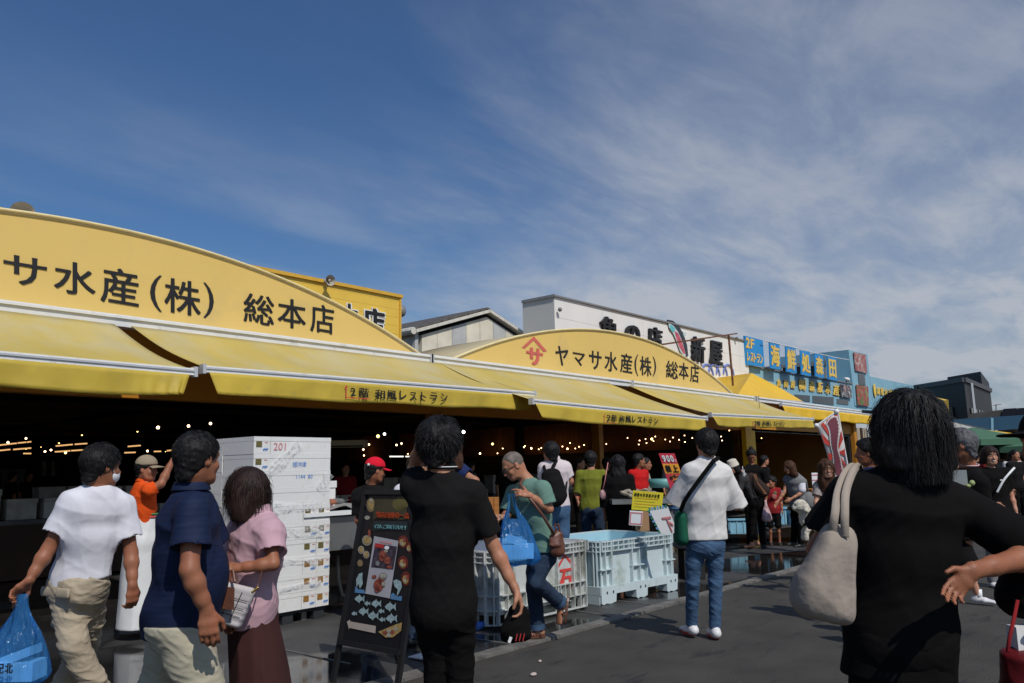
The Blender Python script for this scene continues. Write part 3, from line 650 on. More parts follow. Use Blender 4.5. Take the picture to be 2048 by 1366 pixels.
for q in ((785, 782, 945, 840), (975, 795, 1195, 868), (1230, 830, 1350, 880)):
    s = .12*(q[2]-q[0]); quad([(q[0], q[1]), (q[2], q[1]+s*.6), (q[2], q[3]+s), (q[0], q[3])], .03, .04, M_glass, 'window', bb_)
quad([(1452, 560), (1520, 572), (1530, 690), (1462, 680)], .09, .04, M_glass, 'window', bb_)
def food(name, cols, seed):
    def ex(m, t, b, out, vec):
        n = t.nodes.new('ShaderNodeTexNoise'); n.inputs['Scale'].default_value = 2.2; n.inputs['Detail'].default_value = 5; n.inputs['Distortion'].default_value = 1.2; t.links.new(vec, n.inputs['Vector'])
        c = t.nodes.new('ShaderNodeValToRGB'); t.links.new(n.outputs['Fac'], c.inputs[0]); els = c.color_ramp.elements
        els[0].position = .36; els[0].color = (*cols[0], 1); els[1].position = .64; els[1].color = (*cols[-1], 1)
        for i, cc in enumerate(cols[1:-1]): e = els.new(.40+.22*(i+1)/(len(cols)-1)); e.color = (*cc, 1)
        t.links.new(c.outputs[0], b.inputs['Base Color'])
    return mat(name, (0.5, 0.5, 0.5), rough=.5, var=0, extra=ex)
pic = lambda pts, m, lab: quad(pts, .16, .05, m, 'photo_panel', bb_).__setitem__('label', lab)
pic([(1408, 338), (1532, 365), (1548, 560), (1428, 532)], food('meat_print', [(.55, .50, .47), (.40, .12, .10), (.30, .07, .07), (.5, .35, .3)], 1), 'printed photo of pink sliced fish')
pic([(1262, 672), (1378, 690), (1388, 822), (1276, 805)], food('fish_print', [(.55, .55, .52), (.05, .05, .06), (.12, .12, .12), (.5, .3, .28)], 2), 'printed photo of dark fish on white')
pic([(1434, 680), (1558, 700), (1566, 905), (1450, 892)], food('salad_print', [(.10, .22, .06), (.35, .06, .05), (.45, .10, .09), (.2, .3, .12)], 3), 'printed photo of food with green leaves')
lw = thing('blue_annex', 'lower pale blue annex with yellow lettering behind the long haired person', 'building', V(bl(1900, 700)[0], YL, 0))
b = MB(); b.prism([bl(1576, 592, -.2), bl(2300, 745, -.2), bl(2300, 960, -.2), bl(1610, 925, -.2)][::-1], (0, 5, 0), M_blue); b.build('wall', lw)
b = MB()
for i, c in enumerate('森阪水産市場'):
    ink(b, c, 5.253, 1440, 640, (1650+i*40, 700+i*7, 1684+i*40, 788+i*7), YL+.12, M_sgy, .06, slope=.18)
b.ell(bl(1628, 740, -.1), (.28, .04, .5), M_sgy); b.build('lettering', lw)
b = MB(); pp = bl(1325, 628, .5); b.tube([pp+V(-.3, 0, .1), pp+V(.02, -.1, .0), pp+V(.3, 0, .1)], [.03, .14, .03], M_wp, 8); b.tube([pp, pp-V(0, 0, .35)], .03, M_siren, 6); b.build('twin_floodlight', label='white twin floodlight standing on the blue building', cat='lamp', smooth=True)
for k_, (c, x0_, x1_, ya, yb_) in enumerate((('海', 520, 625, 232, 510), ('鮮', 690, 795, 275, 548), ('処', 845, 945, 318, 578), ('森', 993, 1082, 352, 598), ('田', 1130, 1218, 382, 628))):
    t = thing('hanging_banner', ['blue banner with the yellow character for sea, leftmost of the row of banners', 'second blue banner from the left with a dense yellow character', 'third blue banner with an open two-stroke yellow character', 'fourth blue banner with a yellow character of three trees', 'rightmost blue banner with a square gridded yellow character'][k_], 'banner', bl((x0_+x1_)/2, yb_, .5), 'blue banners on the restaurant roof')
    b = MB(); sk = 12; b.prism([bl(x0_, ya, .5), bl(x1_, ya+18, .5), bl(x1_+sk, yb_+14, .5), bl(x0_+sk, yb_-6, .5)][::-1], (0, .06, 0), M_bblue); b.build('cloth_panel', t)
    b = MB(); put_glyph(b, c, [bl(x0_+8, ya+24, .52), bl(x1_-2, ya+40, .52), bl(x1_+8, yb_-16, .52), bl(x0_+20, yb_-32, .52)], M_sgy, off=.03); b.build('lettering', t)
b = MB(); b.tube([bl(450, 212, .5), bl(640, 258, .5), bl(820, 300, .5), bl(990, 345, .5), bl(1200, 392, .5), bl(1352, 420, .5)], .025, M_wp, 5); b.build('banner_wire', label='thin pale wire the blue banners hang from', cat='wire')

# black building, sushi sign, far blue wall, solar roof
M_blk = mat('charcoal_cladding', (0.03, 0.03, 0.032), rough=.6, var=.15); M_blk2 = mat('charcoal_edge', (0.06, 0.06, 0.062), rough=.5)
ZK = 7.4
def atz(px_, py_, z): d = ray(px_, py_); return CAMP+d*((z-CAM_H)/d[2])
kb = thing('black_building', 'charcoal flat roofed building far behind the long haired person', 'building', V(*atz(1928, 762, ZK)[:2], 0))
C0 = J(1928, 762, 60); ZK = C0[2]; Lft = J(1790, 779, 68); Rgt = J(1981, 786, 70); Lft[2] = Rgt[2] = ZK; Bk = Lft+Rgt-C0
b = MB(); dn = V(0, 0, -ZK); b.prism([C0, Rgt, Bk, Lft], dn, M_blk); b.build('wall', kb)
b = MB(); b.bar(C0+V(0, 0, .1), Lft+V(0, 0, .1), .3, .35, M_blk2); b.bar(C0+V(0, 0, .1), Rgt+V(0, 0, .1), .3, .35, M_blk2); b.build('roof_edge', kb)
u_ = nrm(Lft-C0); v_ = nrm(Rgt-C0); n1 = -v_*.15; Z_ = UP
b = MB(); b.obox(C0+u_*2.6+n1-Z_*2.9, u_*1.1, v_*.05, Z_*1.1, mat('beige_blind', (.12, .10, .08))); b.build('window', kb)
for s in (1.6, 3.6, 5.0, 6.4, 7.8): MB().obox(C0+v_*s-u_*.12-Z_*2.7, v_*.35, u_*.05, Z_*.75, mat('grey_window', (.17, .17, .16), rough=.3)).build('window', kb)
b = MB()
for s in (2.2, 2.7): b.tube([C0+v_*s-u_*.2, C0+v_*s-u_*.2-Z_*6], .06, M_alu, 6)
b.build('drainpipe', kb)
T0 = J(1961, 743, 66); T1 = J(1894, 749.5, 70); T2 = J(1976, 748, 76); T1[2] = T2[2] = T0[2]
b = MB(); b.prism([T0, T2, T1+T2-T0, T1], V(0, 0, -(T0[2]-ZK)), M_blk); b.build('roof_tower', kb)
ss = thing('sushi_sign', 'yellow sign with dark characters right of the long haired head', 'sign', J(1883, 835, 40)); b = MB()
A, B_, C_, D_ = J(1850, 790, 40), J(1897, 800, 39), J(1899, 836, 39), J(1850, 836, 40); b.prism([A, D_, C_, B_], (0, .2, 0), M_sgy); b.build('panel', ss)
b = MB(); pf = -fwd*.06
put_glyph(b, '寿', [J(1866, 806, 39.3)+pf, J(1880, 808, 39.2)+pf, J(1881, 830, 39.2)+pf, J(1867, 829, 39.3)+pf], M_black, off=.03); put_glyph(b, 'し', [J(1884, 808, 39.1)+pf, J(1893, 810, 39.)+pf, J(1894, 830, 39.)+pf, J(1885, 830, 39.1)+pf], M_black, off=.03); b.build('lettering', ss)
b = MB(); A, B_ = J(1895, 839.5, 50), J(2160, 821, 44); B_[2] = A[2]; b.prism([A, V(A[0], A[1], 0), V(B_[0], B_[1], 0), B_], V(6, 6, 0), mat('sky_blue_cladding', (0.15, 0.31, 0.40), rough=.6, var=.05, vscale=.3)); b.bar(J(1983, 836, 46.9), J(1984, 900, 46.9), .14, .14, M_blue)
b.build('blue_wall', label='long plain sky blue clad wall behind the green parasols', cat='wall')
sr_ = thing('solar_roof', 'low dark roof carrying solar panels above the long blue wall', 'building', J(2000, 835, 58)); b = MB()
b.prism([J(1950, 838, 58), J(1982, 822, 58), J(2005, 819.5, 58), J(2180, 812, 58), J(2180, 838, 58)][::-1], nrm(V(fwd[0], fwd[1], 0))*4, mat('grey_roof', (.06, .055, .05), rough=.6)); b.build('roof', sr_)
for i in range(4): MB().prism([J(2006+i*28, 832-i*1.5, 57.8), J(2010+i*28, 817.5-i*1.3, 57.8), J(2034+i*28, 816-i*1.3, 57.8), J(2032+i*28, 830.5-i*1.5, 57.8)][::-1], (0, .1, 0), mat('solar_glass', (.012, .013, .022), rough=.2)).build('solar_panel', sr_)
b = MB(); b.tube([J(1992, 822, 57), J(1992, 808, 57)], .04, M_siren, 5); b.tube([J(1986, 811, 57), J(2003, 808, 57)], .03, M_siren, 5); b.build('television_aerial', label='thin television aerial on the roof with solar panels', cat='aerial')
# right-hand stalls: awnings, green parasols and the dark stalls under them
M_green = mat('green_parasol_cloth', (0.06, 0.15, 0.085), rough=.8, var=.08)
def parasol(label, px_, py_, D, r, h):
    c = J(px_, py_, D); t = thing('parasol', label, 'parasol', V(c[0], c[1], 0), 'green parasols by the far stalls'); b = MB(); n = 8
    rim = [c+V(r*cos(2*pi*i/n+.3), r*sin(2*pi*i/n+.3), -h) for i in range(n)]
    for i in range(n): b.add([c, rim[i], rim[(i+1) % n], rim[i]-V(0, 0, .18), rim[(i+1) % n]-V(0, 0, .18)], [(0, 1, 2), (1, 3, 4, 2)], M_green)
    b.build('canopy', t); b = MB(); b.tube([c, V(c[0], c[1], 0)], .035, M_alu, 8); b.build('pole', t)
parasol('green parasol behind the grey haired man in black', 1944, 855, 26, 1.75, .42)
parasol('green parasol partly behind the person with the dark hat at the right edge', 2062, 868, 25, 1.45, .38)
st = thing('far_stall_row', 'dark stalls under pale and yellow awnings at the far right', 'market stalls', J(1990, 930, 33)*V(1, 1, 0))
b = MB(); b.add([J(1880, 838, 29), J(1978, 858, 27), J(1978, 862, 27), J(1860, 850, 29)], [(0, 1, 2, 3)], M_awn2); b.add([J(1960, 858, 30), J(2040, 868, 29), J(2046, 879, 27), J(1985, 872, 28)], [(0, 1, 2, 3)], M_yellow); b.add([J(1990, 860, 34), J(2120, 872, 32), J(2120, 876, 32), J(2000, 869, 33)], [(0, 1, 2, 3)], M_awn2); b.build('awning', st)
b = MB(); A, B_ = J(1840, 878, 36), J(2200, 878, 33); B_[2] = A[2]; b.prism([A, V(A[0], A[1], 0), V(B_[0], B_[1], 0), B_], V(1, 1, 0), mat('stall_brown', (.09, .04, .02), rough=.8, var=.6, vscale=1)); b.build('back_wall', st)
b = MB(); A = V(A[0], A[1], A[2]); A2 = A-FW*7; B2 = B_-FW*7; b.prism([A, B_, B2, A2], V(0, 0, .1), M_dark); b.build('roof', st)
# ------------------------------------------------------------------ lamps inside the hall
M_bulbw = mat('lit_bulb_warm', (1, .8, .5), emit=(1.0, .62, .32), estr=9.0)
M_bulby = mat('lit_bulb_yellow', (1, .8, .4), emit=(1.0, .72, .22), estr=6.0)
M_bulbc = mat('lit_bulb_cold', (1, 1, 1), emit=(.9, .95, 1.0), estr=7.0)
M_tube = mat('lit_tube_warm', (1, .8, .5), emit=(1.0, .55, .22), estr=.9)
M_tubec = mat('lit_tube_cold', (1, 1, 1), emit=(.9, .9, .8), estr=1.4)
M_enamel = mat('lamp_shade_enamel', (0.35, 0.30, 0.22), rough=.4)
def dep(y, x, z): return (z-CAM_H)*FPX/max(((909+.0211*(2418-x))-y), 6)
def bulb(x, y, r, m, label, shade=False):
    z = 2.5; D = dep(y, x, z); D = min(max(D, 13), 40 if x < 1190 else 34)
    p = J(x, y, D)
    if p[1] < 11.2: D *= 11.2/p[1]; p = J(x, y, D)
    lim = HX1-.5
    if p[0] > lim: D *= lim/p[0]; p = J(x, y, D)
    rr = (.60 if r < 2 else .72)*r*D/FPX
    t = thing('shaded_lamp' if shade else 'light_bulb', label, 'lamp', p, 'shaded pendant lamps in the dark hall' if shade else 'bare light bulbs in the dark hall')
    b = MB(); b.ell(p, rr, m, 10, 7); b.build('bulb', t, smooth=True)
    b = MB(); b.tube([p+V(0, 0, rr*.8), V(p[0], p[1], HZ-.02)], .008, M_black, 4)
    if shade: b2 = MB(); b2.tube([p+V(0, 0, rr*.1), p+V(0, 0, rr*.9), p+V(0, 0, rr*1.6)], [rr*2.4, rr*1.1, rr*.4], M_enamel, 12, cap=False); b2.build('shade', t, smooth=True)
    b.build('cord', t)
BIG = [(316, 855, 4.2), (377, 852, 3.6), (421, 847, 3.6)]
MED = [(16, 885, 3), (52, 877, 2.6), (102, 900, 2.7), (90, 903, 2.7), (295, 902, 2.8), (738, 889, 2.4), (727, 899, 2.6), (728, 911, 2.0), (793, 890, 2.4), (803, 887, 2.4), (816, 909, 2.4), (960, 907, 2.5), (1062.6, 896.7, 2.4), (1107, 885, 2.4), (1135, 897.5, 2.4)]
SML = [(1202, 880), (1140, 886), (1125, 893), (1150.6, 897), (1158, 893.5), (1168, 890), (1191.6, 894.6), (1202, 891), (1212.6, 888), (1255, 876), (1279, 881), (1291, 878), (1277.5, 889), (1293, 886), (1307, 882), (1310.6, 873), (1330.6, 879), (1340, 883), (1346, 875), (1358, 879.6), (1369, 871), (1370, 884), (1384.6, 876), (1005.5, 897), (995, 906.7), (1047.6, 894.6), (1050, 892), (1077.5, 898.5), (1082.5, 896), (1091, 892), (1094, 888.4), (1111.5, 899), (1117, 896.7), (1124.6, 893), (1458.7, 861), (1442, 873), (1444, 881)]
for i, (x, y, r) in enumerate(BIG): bulb(x, y, r, M_bulbw, 'glowing bare bulb, %s of three large ones above the worker in orange' % ('leftmost', 'middle', 'rightmost')[i])
where = ['farthest left by the photo edge', 'second from the left edge', 'beside a twin left of the white shirted man', 'lowest left of the white shirted man', 'over the cap of the worker in orange', 'highest above the red cap', 'upper left of the red cap', 'touching the left of the red cap', 'left one of a pair right of the red cap', 'right one of a pair right of the red cap', 'just above the cold tube by the raised arm', 'left of the bald head', 'brightest above the green shirt collar', 'above the man with the black backpack', 'right of the man with the black backpack']
for (x, y, r), w in zip(MED, where): bulb(x, y, r, M_bulbw, 'small glowing bare bulb '+w)
for i, (x, y) in enumerate(SML):
    w = [v for k_, v in ((1030, 'left of the bald head'), (1073, 'right above the bald head'), (1100, 'above the green shoulder'), (1130, 'over the backpack wearer'), (1160, 'between the backpack wearer and the olive shirt'), (1175, 'left above the olive shirt'), (1230, 'above the olive shirt'), (1260, 'above the long haired black dress'), (1285, 'above the stall keeper in red'), (1309, 'near the brightest yellowish bulb'), (1335, 'above the red price sign'), (1350, 'right above the red price sign'), (1400, 'beside the head of the man in loose white'), (1450, 'by the left of the yellow post'), (9999, 'nearest the yellow post')) if x < k_][0]
    bulb(x, y, 1.7, M_bulbw, 'tiny %s glowing bulb %s' % ('upper' if y < 886 else 'lower', w))
for x, y, r, m, l in ((756, 872.5, 4.2, M_bulby, 'yellow bulb beside a cold white bulb above the red cap'), (769, 868, 3.6, M_bulbc, 'cold white bulb beside a yellow bulb above the red cap'), (927, 864, 4.4, M_bulbc, 'large cold white bulb right of the head held by a hand'), (985, 888, 3.0, M_bulby, 'yellow bulb left above the bald head'), (131, 905.5, 3.2, M_bulby, 'yellow bulb under the lit tubes left of the white shirted man'), (1303.6, 878, 3.2, M_bulby, 'brightest yellowish bulb left of the standing man in white'), (1523, 876.5, 1.8, M_bulby, 'lone tiny bulb inside the amber stall bay')):
    bulb(x, y, r, m, l)
sh_w = ['above the head of the white shirted man', 'between the two men, nearest the large bulbs', 'in front of the upper lit tube', 'small, left of the white shirted head', 'tiny, at the far left tubes', 'low, beside the worker hand']
for (x, y), w in zip(((164, 870), (275, 863), (118, 886), (82, 894), (52, 898), (331, 903)), sh_w): bulb(x, y, 2.0 if y < 890 else 1.5, M_bulby, 'conical shaded lamp '+w, True)
for i, (xa, ya, xb, yb2) in enumerate(((-20, 892.5, 33, 886.5), (36, 886, 62, 883.5), (-20, 903, 20, 899), (27, 899, 62, 896), (47, 907, 62, 907), (112, 892, 145, 889), (150, 888.6, 174, 887), (110, 903.7, 140, 901.6), (143, 901.4, 170, 899.6), (256, 893, 281, 891), (249, 905.5, 271, 904.7), (308, 903, 322, 902.6), (334, 901.4, 354, 899.6), (779, 913, 807, 913), (811, 913, 828, 913))):
    D = 30; A, B_ = J(xa, ya, D), J(xb, yb2, D); m = M_tubec if i > 12 else M_tube
    t = thing('fluorescent_tube', 'lit tube lamp, '+('longest of the top row at the left edge', 'short end of the top row at the left edge', 'second row, cut by the left edge', 'second row right of the left edge', 'lowest single tube near the left edge', 'upper row left of the white shirted head', 'upper row touching the white shirted head', 'lower row left of the white shirted head', 'lower row touching the white shirted head', 'upper short one behind the two men', 'lower short one behind the two men', 'left one beside the worker hand', 'right one beside the worker hand', 'cold white, longer one left of the raised arm', 'cold white, short one at the raised arm')[i], 'lamp', (A+B_)/2, 'lit tubes in the dark hall')
    b = MB(); b.tube([A, B_], .028, m, 6); b.build('tube', t); b = MB(); b.bar(A+V(0, 0, .06), B_+V(0, 0, .06), .09, .05, M_dark); b.build('housing', t)
# faint furniture and walls deep in the hall
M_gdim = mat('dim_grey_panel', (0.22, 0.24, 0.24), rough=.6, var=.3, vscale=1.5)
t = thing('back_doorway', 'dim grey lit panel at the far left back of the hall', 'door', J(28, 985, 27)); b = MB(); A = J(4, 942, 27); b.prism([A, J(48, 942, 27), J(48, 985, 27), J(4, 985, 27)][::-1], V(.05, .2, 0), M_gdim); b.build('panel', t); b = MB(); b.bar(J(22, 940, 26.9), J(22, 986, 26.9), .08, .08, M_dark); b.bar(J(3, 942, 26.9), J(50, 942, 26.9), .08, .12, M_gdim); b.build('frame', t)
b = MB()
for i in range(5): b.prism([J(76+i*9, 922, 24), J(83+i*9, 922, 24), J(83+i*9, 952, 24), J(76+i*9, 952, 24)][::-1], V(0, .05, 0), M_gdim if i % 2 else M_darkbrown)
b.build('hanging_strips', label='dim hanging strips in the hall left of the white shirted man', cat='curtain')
t = thing('air_conditioner', 'long dim box unit hanging in the hall above the fish counter', 'air conditioner', J(695, 888, 15)); b = MB(); c = J(695, 888, 15); b.obox(c, RW*.36, FW*.15, UP*.065, mat('old_beige', (.55, .45, .27), rough=.6)); b.build('casing', t); b = MB(); b.obox(c-FW*.155-V(0, 0, .045), RW*.32, FW*.008, UP*.012, M_dark); b.build('air_outlet', t)

# half-seen stall tables with cartons in the shade of the hall
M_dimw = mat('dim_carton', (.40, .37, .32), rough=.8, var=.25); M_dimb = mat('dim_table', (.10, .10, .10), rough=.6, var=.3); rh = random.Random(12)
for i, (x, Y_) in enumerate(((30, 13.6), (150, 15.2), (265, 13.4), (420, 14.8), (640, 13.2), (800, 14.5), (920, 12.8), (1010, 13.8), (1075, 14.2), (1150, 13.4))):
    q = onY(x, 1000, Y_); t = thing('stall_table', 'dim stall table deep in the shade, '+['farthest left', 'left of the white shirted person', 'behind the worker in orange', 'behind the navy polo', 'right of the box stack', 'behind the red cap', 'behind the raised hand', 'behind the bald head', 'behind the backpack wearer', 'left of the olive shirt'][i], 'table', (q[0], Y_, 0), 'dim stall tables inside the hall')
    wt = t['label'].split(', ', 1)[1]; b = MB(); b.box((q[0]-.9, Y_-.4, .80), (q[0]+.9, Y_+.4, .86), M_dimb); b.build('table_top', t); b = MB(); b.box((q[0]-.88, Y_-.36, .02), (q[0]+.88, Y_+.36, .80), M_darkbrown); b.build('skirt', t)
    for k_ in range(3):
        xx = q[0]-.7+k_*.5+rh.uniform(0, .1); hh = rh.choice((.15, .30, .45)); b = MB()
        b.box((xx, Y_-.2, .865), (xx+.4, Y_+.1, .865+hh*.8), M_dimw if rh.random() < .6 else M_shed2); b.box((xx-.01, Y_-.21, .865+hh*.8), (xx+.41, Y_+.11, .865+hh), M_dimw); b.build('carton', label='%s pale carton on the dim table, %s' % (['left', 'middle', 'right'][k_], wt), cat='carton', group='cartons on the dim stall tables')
# ------------------------------------------------------------------ the stack of polystyrene boxes
M_foam = mat('white_polystyrene', (0.74, 0.73, 0.70), rough=.75, var=.035, vscale=3, bump=.002, bscale=150, dirt=((0.60, 0.54, 0.40), 2.5, .60, .5))
M_lbl = mat('olive_label', (0.14, 0.115, 0.035), rough=.6, var=.35, vscale=60)
M_lbl2 = mat('amber_label', (0.30, 0.15, 0.03), rough=.6, var=.3, vscale=60)
M_ink = mat('blue_marker', (0.12, 0.27, 0.62), rough=.6); M_inkr = mat('red_marker', (0.62, 0.22, 0.22), rough=.6)
SY = 6.95; s0 = onY(509, 872, SY); s1 = onY(663, 875.5, SY); SX0, SX1 = s0[0], s1[0]; STOP = float(s1[2]); SBOT = float(onY(657, 1210, SY)[2]); LH = (STOP-SBOT)/10
pal = thing('pallet', 'dark plastic pallet under the white polystyrene boxes', 'pallet', ((SX0+SX1)/2, SY+.6, 0)); M_pal = mat('dark_plastic', (0.025, 0.028, 0.03), rough=.6)
b = MB()
for yy in (SY+.04, SY+.55, SY+1.1): b.box((SX0+.02, yy, SBOT-.035), (SX1-.02, yy+.3, SBOT-.004), M_pal)
b.build('deck', pal)
for xx in (SX0+.03, (SX0+SX1)/2-.06, SX1-.15):
    for yy in (SY+.05, SY+.6, SY+1.2): MB().box((xx, yy, 0.006), (xx+.12, yy+.14, SBOT-.035), M_pal).build('foot', pal)
rs = random.Random(5)
def fbox(x0, x1, y0, y1, z0, label, grp='polystyrene boxes stacked on the pallet', lab=None, lx=None, text=None, key=0):
    jx, jy = rs.uniform(-.004, .004), rs.uniform(0, .008); x0 += jx; x1 += jx; y0 += jy; g_ = .0022
    t = thing('polystyrene_box', label, 'box', ((x0+x1)/2, (y0+y1)/2, z0), grp); h = LH
    b = MB(); b.box((x0+g_, y0+.003, z0+.0005), (x1-g_, y1-.003, z0+h*.742), M_foam); b.build('body', t)
    b = MB(); b.box((x0+g_-.001, y0, z0+h*.745), (x1-g_+.001, y1, z0+h-.0005), M_foam); b.build('lid', t)
    if lab:
        yb_ = y0+.0015; b = MB(); b.box((lx+.012, yb_-.003, z0+h*.40), (lx+.075, yb_+.002, z0+h*.72), lab); b.build('label_sticker', t)
        b = MB(); yy = yb_-.002; b.box((lx+.105, yy, z0+h*.64), (lx+.14, yy+.003, z0+h*.68), M_inkr)
        for q in range(3): b.bar(V(lx+.09+q*.018, yy, z0+h*.18), V(lx+.105+q*.018, yy, z0+h*.34), .004, .006, M_ink); b.bar(V(lx+.085+q*.018, yy, z0+h*.27), V(lx+.108+q*.018, yy, z0+h*.29), .004, .005, M_ink)
        b.build('handwriting', t)
    if text:
        b = MB(); put_line(b, text[0], (text[1], y0-.002, z0+h*text[2]), (1, 0, 0), (.02, 0, 1), h*text[3], text[4], adv=.9); b.build('handwriting', t)
    return t
xe = SX0+.185; w2 = .165
lay = ['bottom', 'second', 'third', 'fourth', 'fifth', 'sixth', 'seventh', 'eighth', 'ninth', 'top']
for i in range(10):
    z0 = SBOT+i*LH; L_ = lay[i]
    if i >= 6:
        fbox(SX0, xe, SY, SY+.55, z0, 'narrow box end with label in the %s layer, left column of the white stack' % L_, lab=M_lbl, lx=SX0+.012)
        tx = {9: ('201', xe+.03, .22, .62, M_inkr), 8: ('様沖津', xe+.25, .25, .36, M_ink), 7: ('1144 80', xe+.29, .55, .34, M_ink), 6: None}[i]
        fbox(xe, SX1, SY, SY+.40, z0, 'long white box face in the %s layer of the stack%s' % (L_, {9: ', marked 201 in red', 8: ', with blue writing', 7: ', with small blue figures', 6: ', unmarked'}[i]), text=tx)
    else:
        xm = SX1-2*w2
        fbox(SX0, xm, SY, SY+.40, z0, 'plain white box in the %s layer, left of the two labelled box ends' % L_)
        fbox(xm, xm+w2, SY, SY+.55, z0, 'labelled box end in the %s layer, left of the two end columns' % L_, lab=M_lbl2 if i < 3 else M_lbl, lx=xm+.012)
        fbox(xm+w2, SX1, SY, SY+.55, z0, 'labelled box end in the %s layer, rightmost column of the stack' % L_, lab=M_lbl2 if i < 3 else M_lbl, lx=xm+w2+.012)
    fbox(SX0, SX0+.5, SY+.83, SY+1.42, z0, 'rear white box in the %s layer, seen along the shaded side of the stack' % L_)
    fbox(SX0, SX0+.5, SY+.56 if i >= 6 else SY+.42, SY+.82, z0, 'middle white box in the %s layer, on the shaded side of the stack' % L_)
def film_ex(m, t, b, out, vec):
    tr = t.nodes.new('ShaderNodeBsdfTransparent'); mx = t.nodes.new('ShaderNodeMixShader'); n = t.nodes.new('ShaderNodeTexNoise'); n.inputs['Scale'].default_value = 14; n.inputs['Distortion'].default_value = 1.5; t.links.new(vec, n.inputs['Vector'])
    r = t.nodes.new('ShaderNodeMapRange'); r.inputs[1].default_value = .45; r.inputs[2].default_value = .75; r.inputs[3].default_value = .12; r.inputs[4].default_value = .80; t.links.new(n.outputs['Fac'], r.inputs[0])
    t.links.new(r.outputs[0], mx.inputs[0]); t.links.new(tr.outputs[0], mx.inputs[1]); t.links.new(b.outputs[0], mx.inputs[2]); t.links.new(mx.outputs[0], t.nodes['Material Output'].inputs[0])
M_film = mat('stretch_film', (0.85, 0.85, 0.85), rough=.12, var=.02, bump=.01, bscale=12, extra=film_ex)
b = MB(); rf_ = random.Random(2)
def strip(pts, w, depthv):
    P = []
    for i in range(len(pts)-1):
        for k_ in range(8):
            u = k_/8; p = pts[i]*(1-u)+pts[i+1]*u; d = nrm(pts[i+1]-pts[i]); s = np.cross(d, depthv); P.append([p+s*w*(q/4-.5)*(1+.2*sin(9*u+i))+depthv*rf_.uniform(.002, .016) for q in range(5)])
    b.grid(P, M_film)
F0 = V(0, -1, 0); zz = lambda f: SBOT+(STOP-SBOT)*f
strip([V(SX0+.0, SY-.006, zz(.72)), V(SX0+.3, SY-.008, zz(.86)), V(SX0+.55, SY-.006, zz(.99))], .10, F0); strip([V(SX0+.02, SY-.006, zz(.60)), V(SX1, SY-.006, zz(.585))], .10, F0)
strip([V(SX0+.1, SY-.006, zz(.46)), V(SX1, SY-.006, zz(.44))], .10, F0); strip([V(SX1-.14, SY-.006, zz(.68)), V(SX1-.02, SY-.008, zz(.80))], .12, F0); strip([V(SX0, SY-.006, zz(.30)), V(SX1, SY-.006, zz(.26))], .06, F0); strip([V(SX0, SY-.006, zz(.12)), V(SX1, SY-.006, zz(.15))], .06, F0)
strip([V(SX0-.01, SY+.1, zz(.63)), V(SX0-.012, SY+.8, zz(.56)), V(SX0-.01, SY+1.4, zz(.6))], .22, V(-1, 0, 0))
b.build('stretch_film', label='crumpled clear film wrapped round the polystyrene stack', cat='plastic film', smooth=True)

# ------------------------------------------------------------------ the black standing sign board
M_sgblk = mat('black_sign_frame', (0.012, 0.012, 0.013), rough=.45, var=.1); M_slate = mat('black_board', (0.010, 0.011, 0.013), rough=.35, var=.1)
ab = thing('standing_sign_board', 'black standing menu board with food pictures and fish drawings', 'sign', onZ(735, 1350))
fl = onZ(666, 1364); fr_ = onZ(792, 1392)
ex = nrm((fr_-fl)*V(1, 1, 0)); nn_ = nrm(V(ex[1], -ex[0], 0)); nn_ = nn_ if nn_@FW < 0 else -nn_      # horizontal normal, towards the viewer
def solve_top():
    # lean angle so that the left rail passes the photo point of its top corner
    best = None
    for a in np.linspace(.05, .5, 91):
        for L in np.linspace(.9, 1.6, 71):
            p = fl+(UP*cos(a)-nn_*sin(a))*L; q = p-CAMP; x = 1024+FPX*(q@rt)/(q@fwd); y = 683-FPX*(q@ut)/(q@fwd); e = (x-731)**2+(y-986)**2
            if best is None or e < best[0]: best = (e, a, L)
    return best
e_, lean, BL_ = solve_top(); eu = UP*cos(lean)-nn_*sin(lean); BW = float(np.linalg.norm(fr_-fl)); en = nrm(np.cross(ex, eu)); en = en if en@FW < 0 else -en
def B(u, v, e=0.0): return fl+ex*(u*BW)+eu*(v*BL_)+en*e      # board coordinates 0..1, v up the rails
b = MB(); vb = .20
for u in (0.0, 1.0): b.bar(B(u, 0), B(u, 1), .035, .03, M_sgblk, upv=en)
b.bar(B(0, 1), B(1, 1), .035, .045, M_sgblk, upv=en); b.bar(B(0, vb), B(1, vb), .035, .06, M_sgblk, upv=en); b.build('frame', ab)
for u in (0.03, .97):
    MB().bar(B(u, .93), fl+ex*(u*BW)-nn_*.62+UP*.0, .03, .03, M_sgblk).build('rear_leg', ab)
b = MB(); b.obox(B(.5, (1+vb)/2, -.008), ex*BW*.48, eu*BL_*(1-vb)*.49, en*.006, M_slate); b.build('panel', ab)
# artwork: measured in the photograph on a 586x1366 crop (scale 3.447) of the board
def bp(x, y, e=.003):
    X, Y_ = 670+x/3.447, 970+y/3.447; d = ray(X, Y_); o = B(0, 0, e); t_ = ((o-CAMP)@en)/(d@en); return CAMP+d*t_
def disc(b, x, y, rx, ry, m, e=.002, n=14): b.poly([bp(x+rx*cos(2*pi*i/n), y-ry*sin(2*pi*i/n), e) for i in range(n)][::-1], m)
M_wood = mat('bamboo_tray', (0.20, 0.14, 0.07), rough=.6, var=.2, vscale=30); M_foodr = mat('sashimi_red', (0.24, 0.06, 0.04), rough=.4, var=.5, vscale=45); M_foody = mat('egg_yellow', (0.34, 0.23, 0.08), rough=.5, var=.4, vscale=50); M_plate = mat('plate_cream', (0.32, 0.29, 0.23), rough=.4, var=.3, vscale=40); M_bowl = mat('lacquer_bowl', (0.13, 0.022, 0.018), rough=.3)
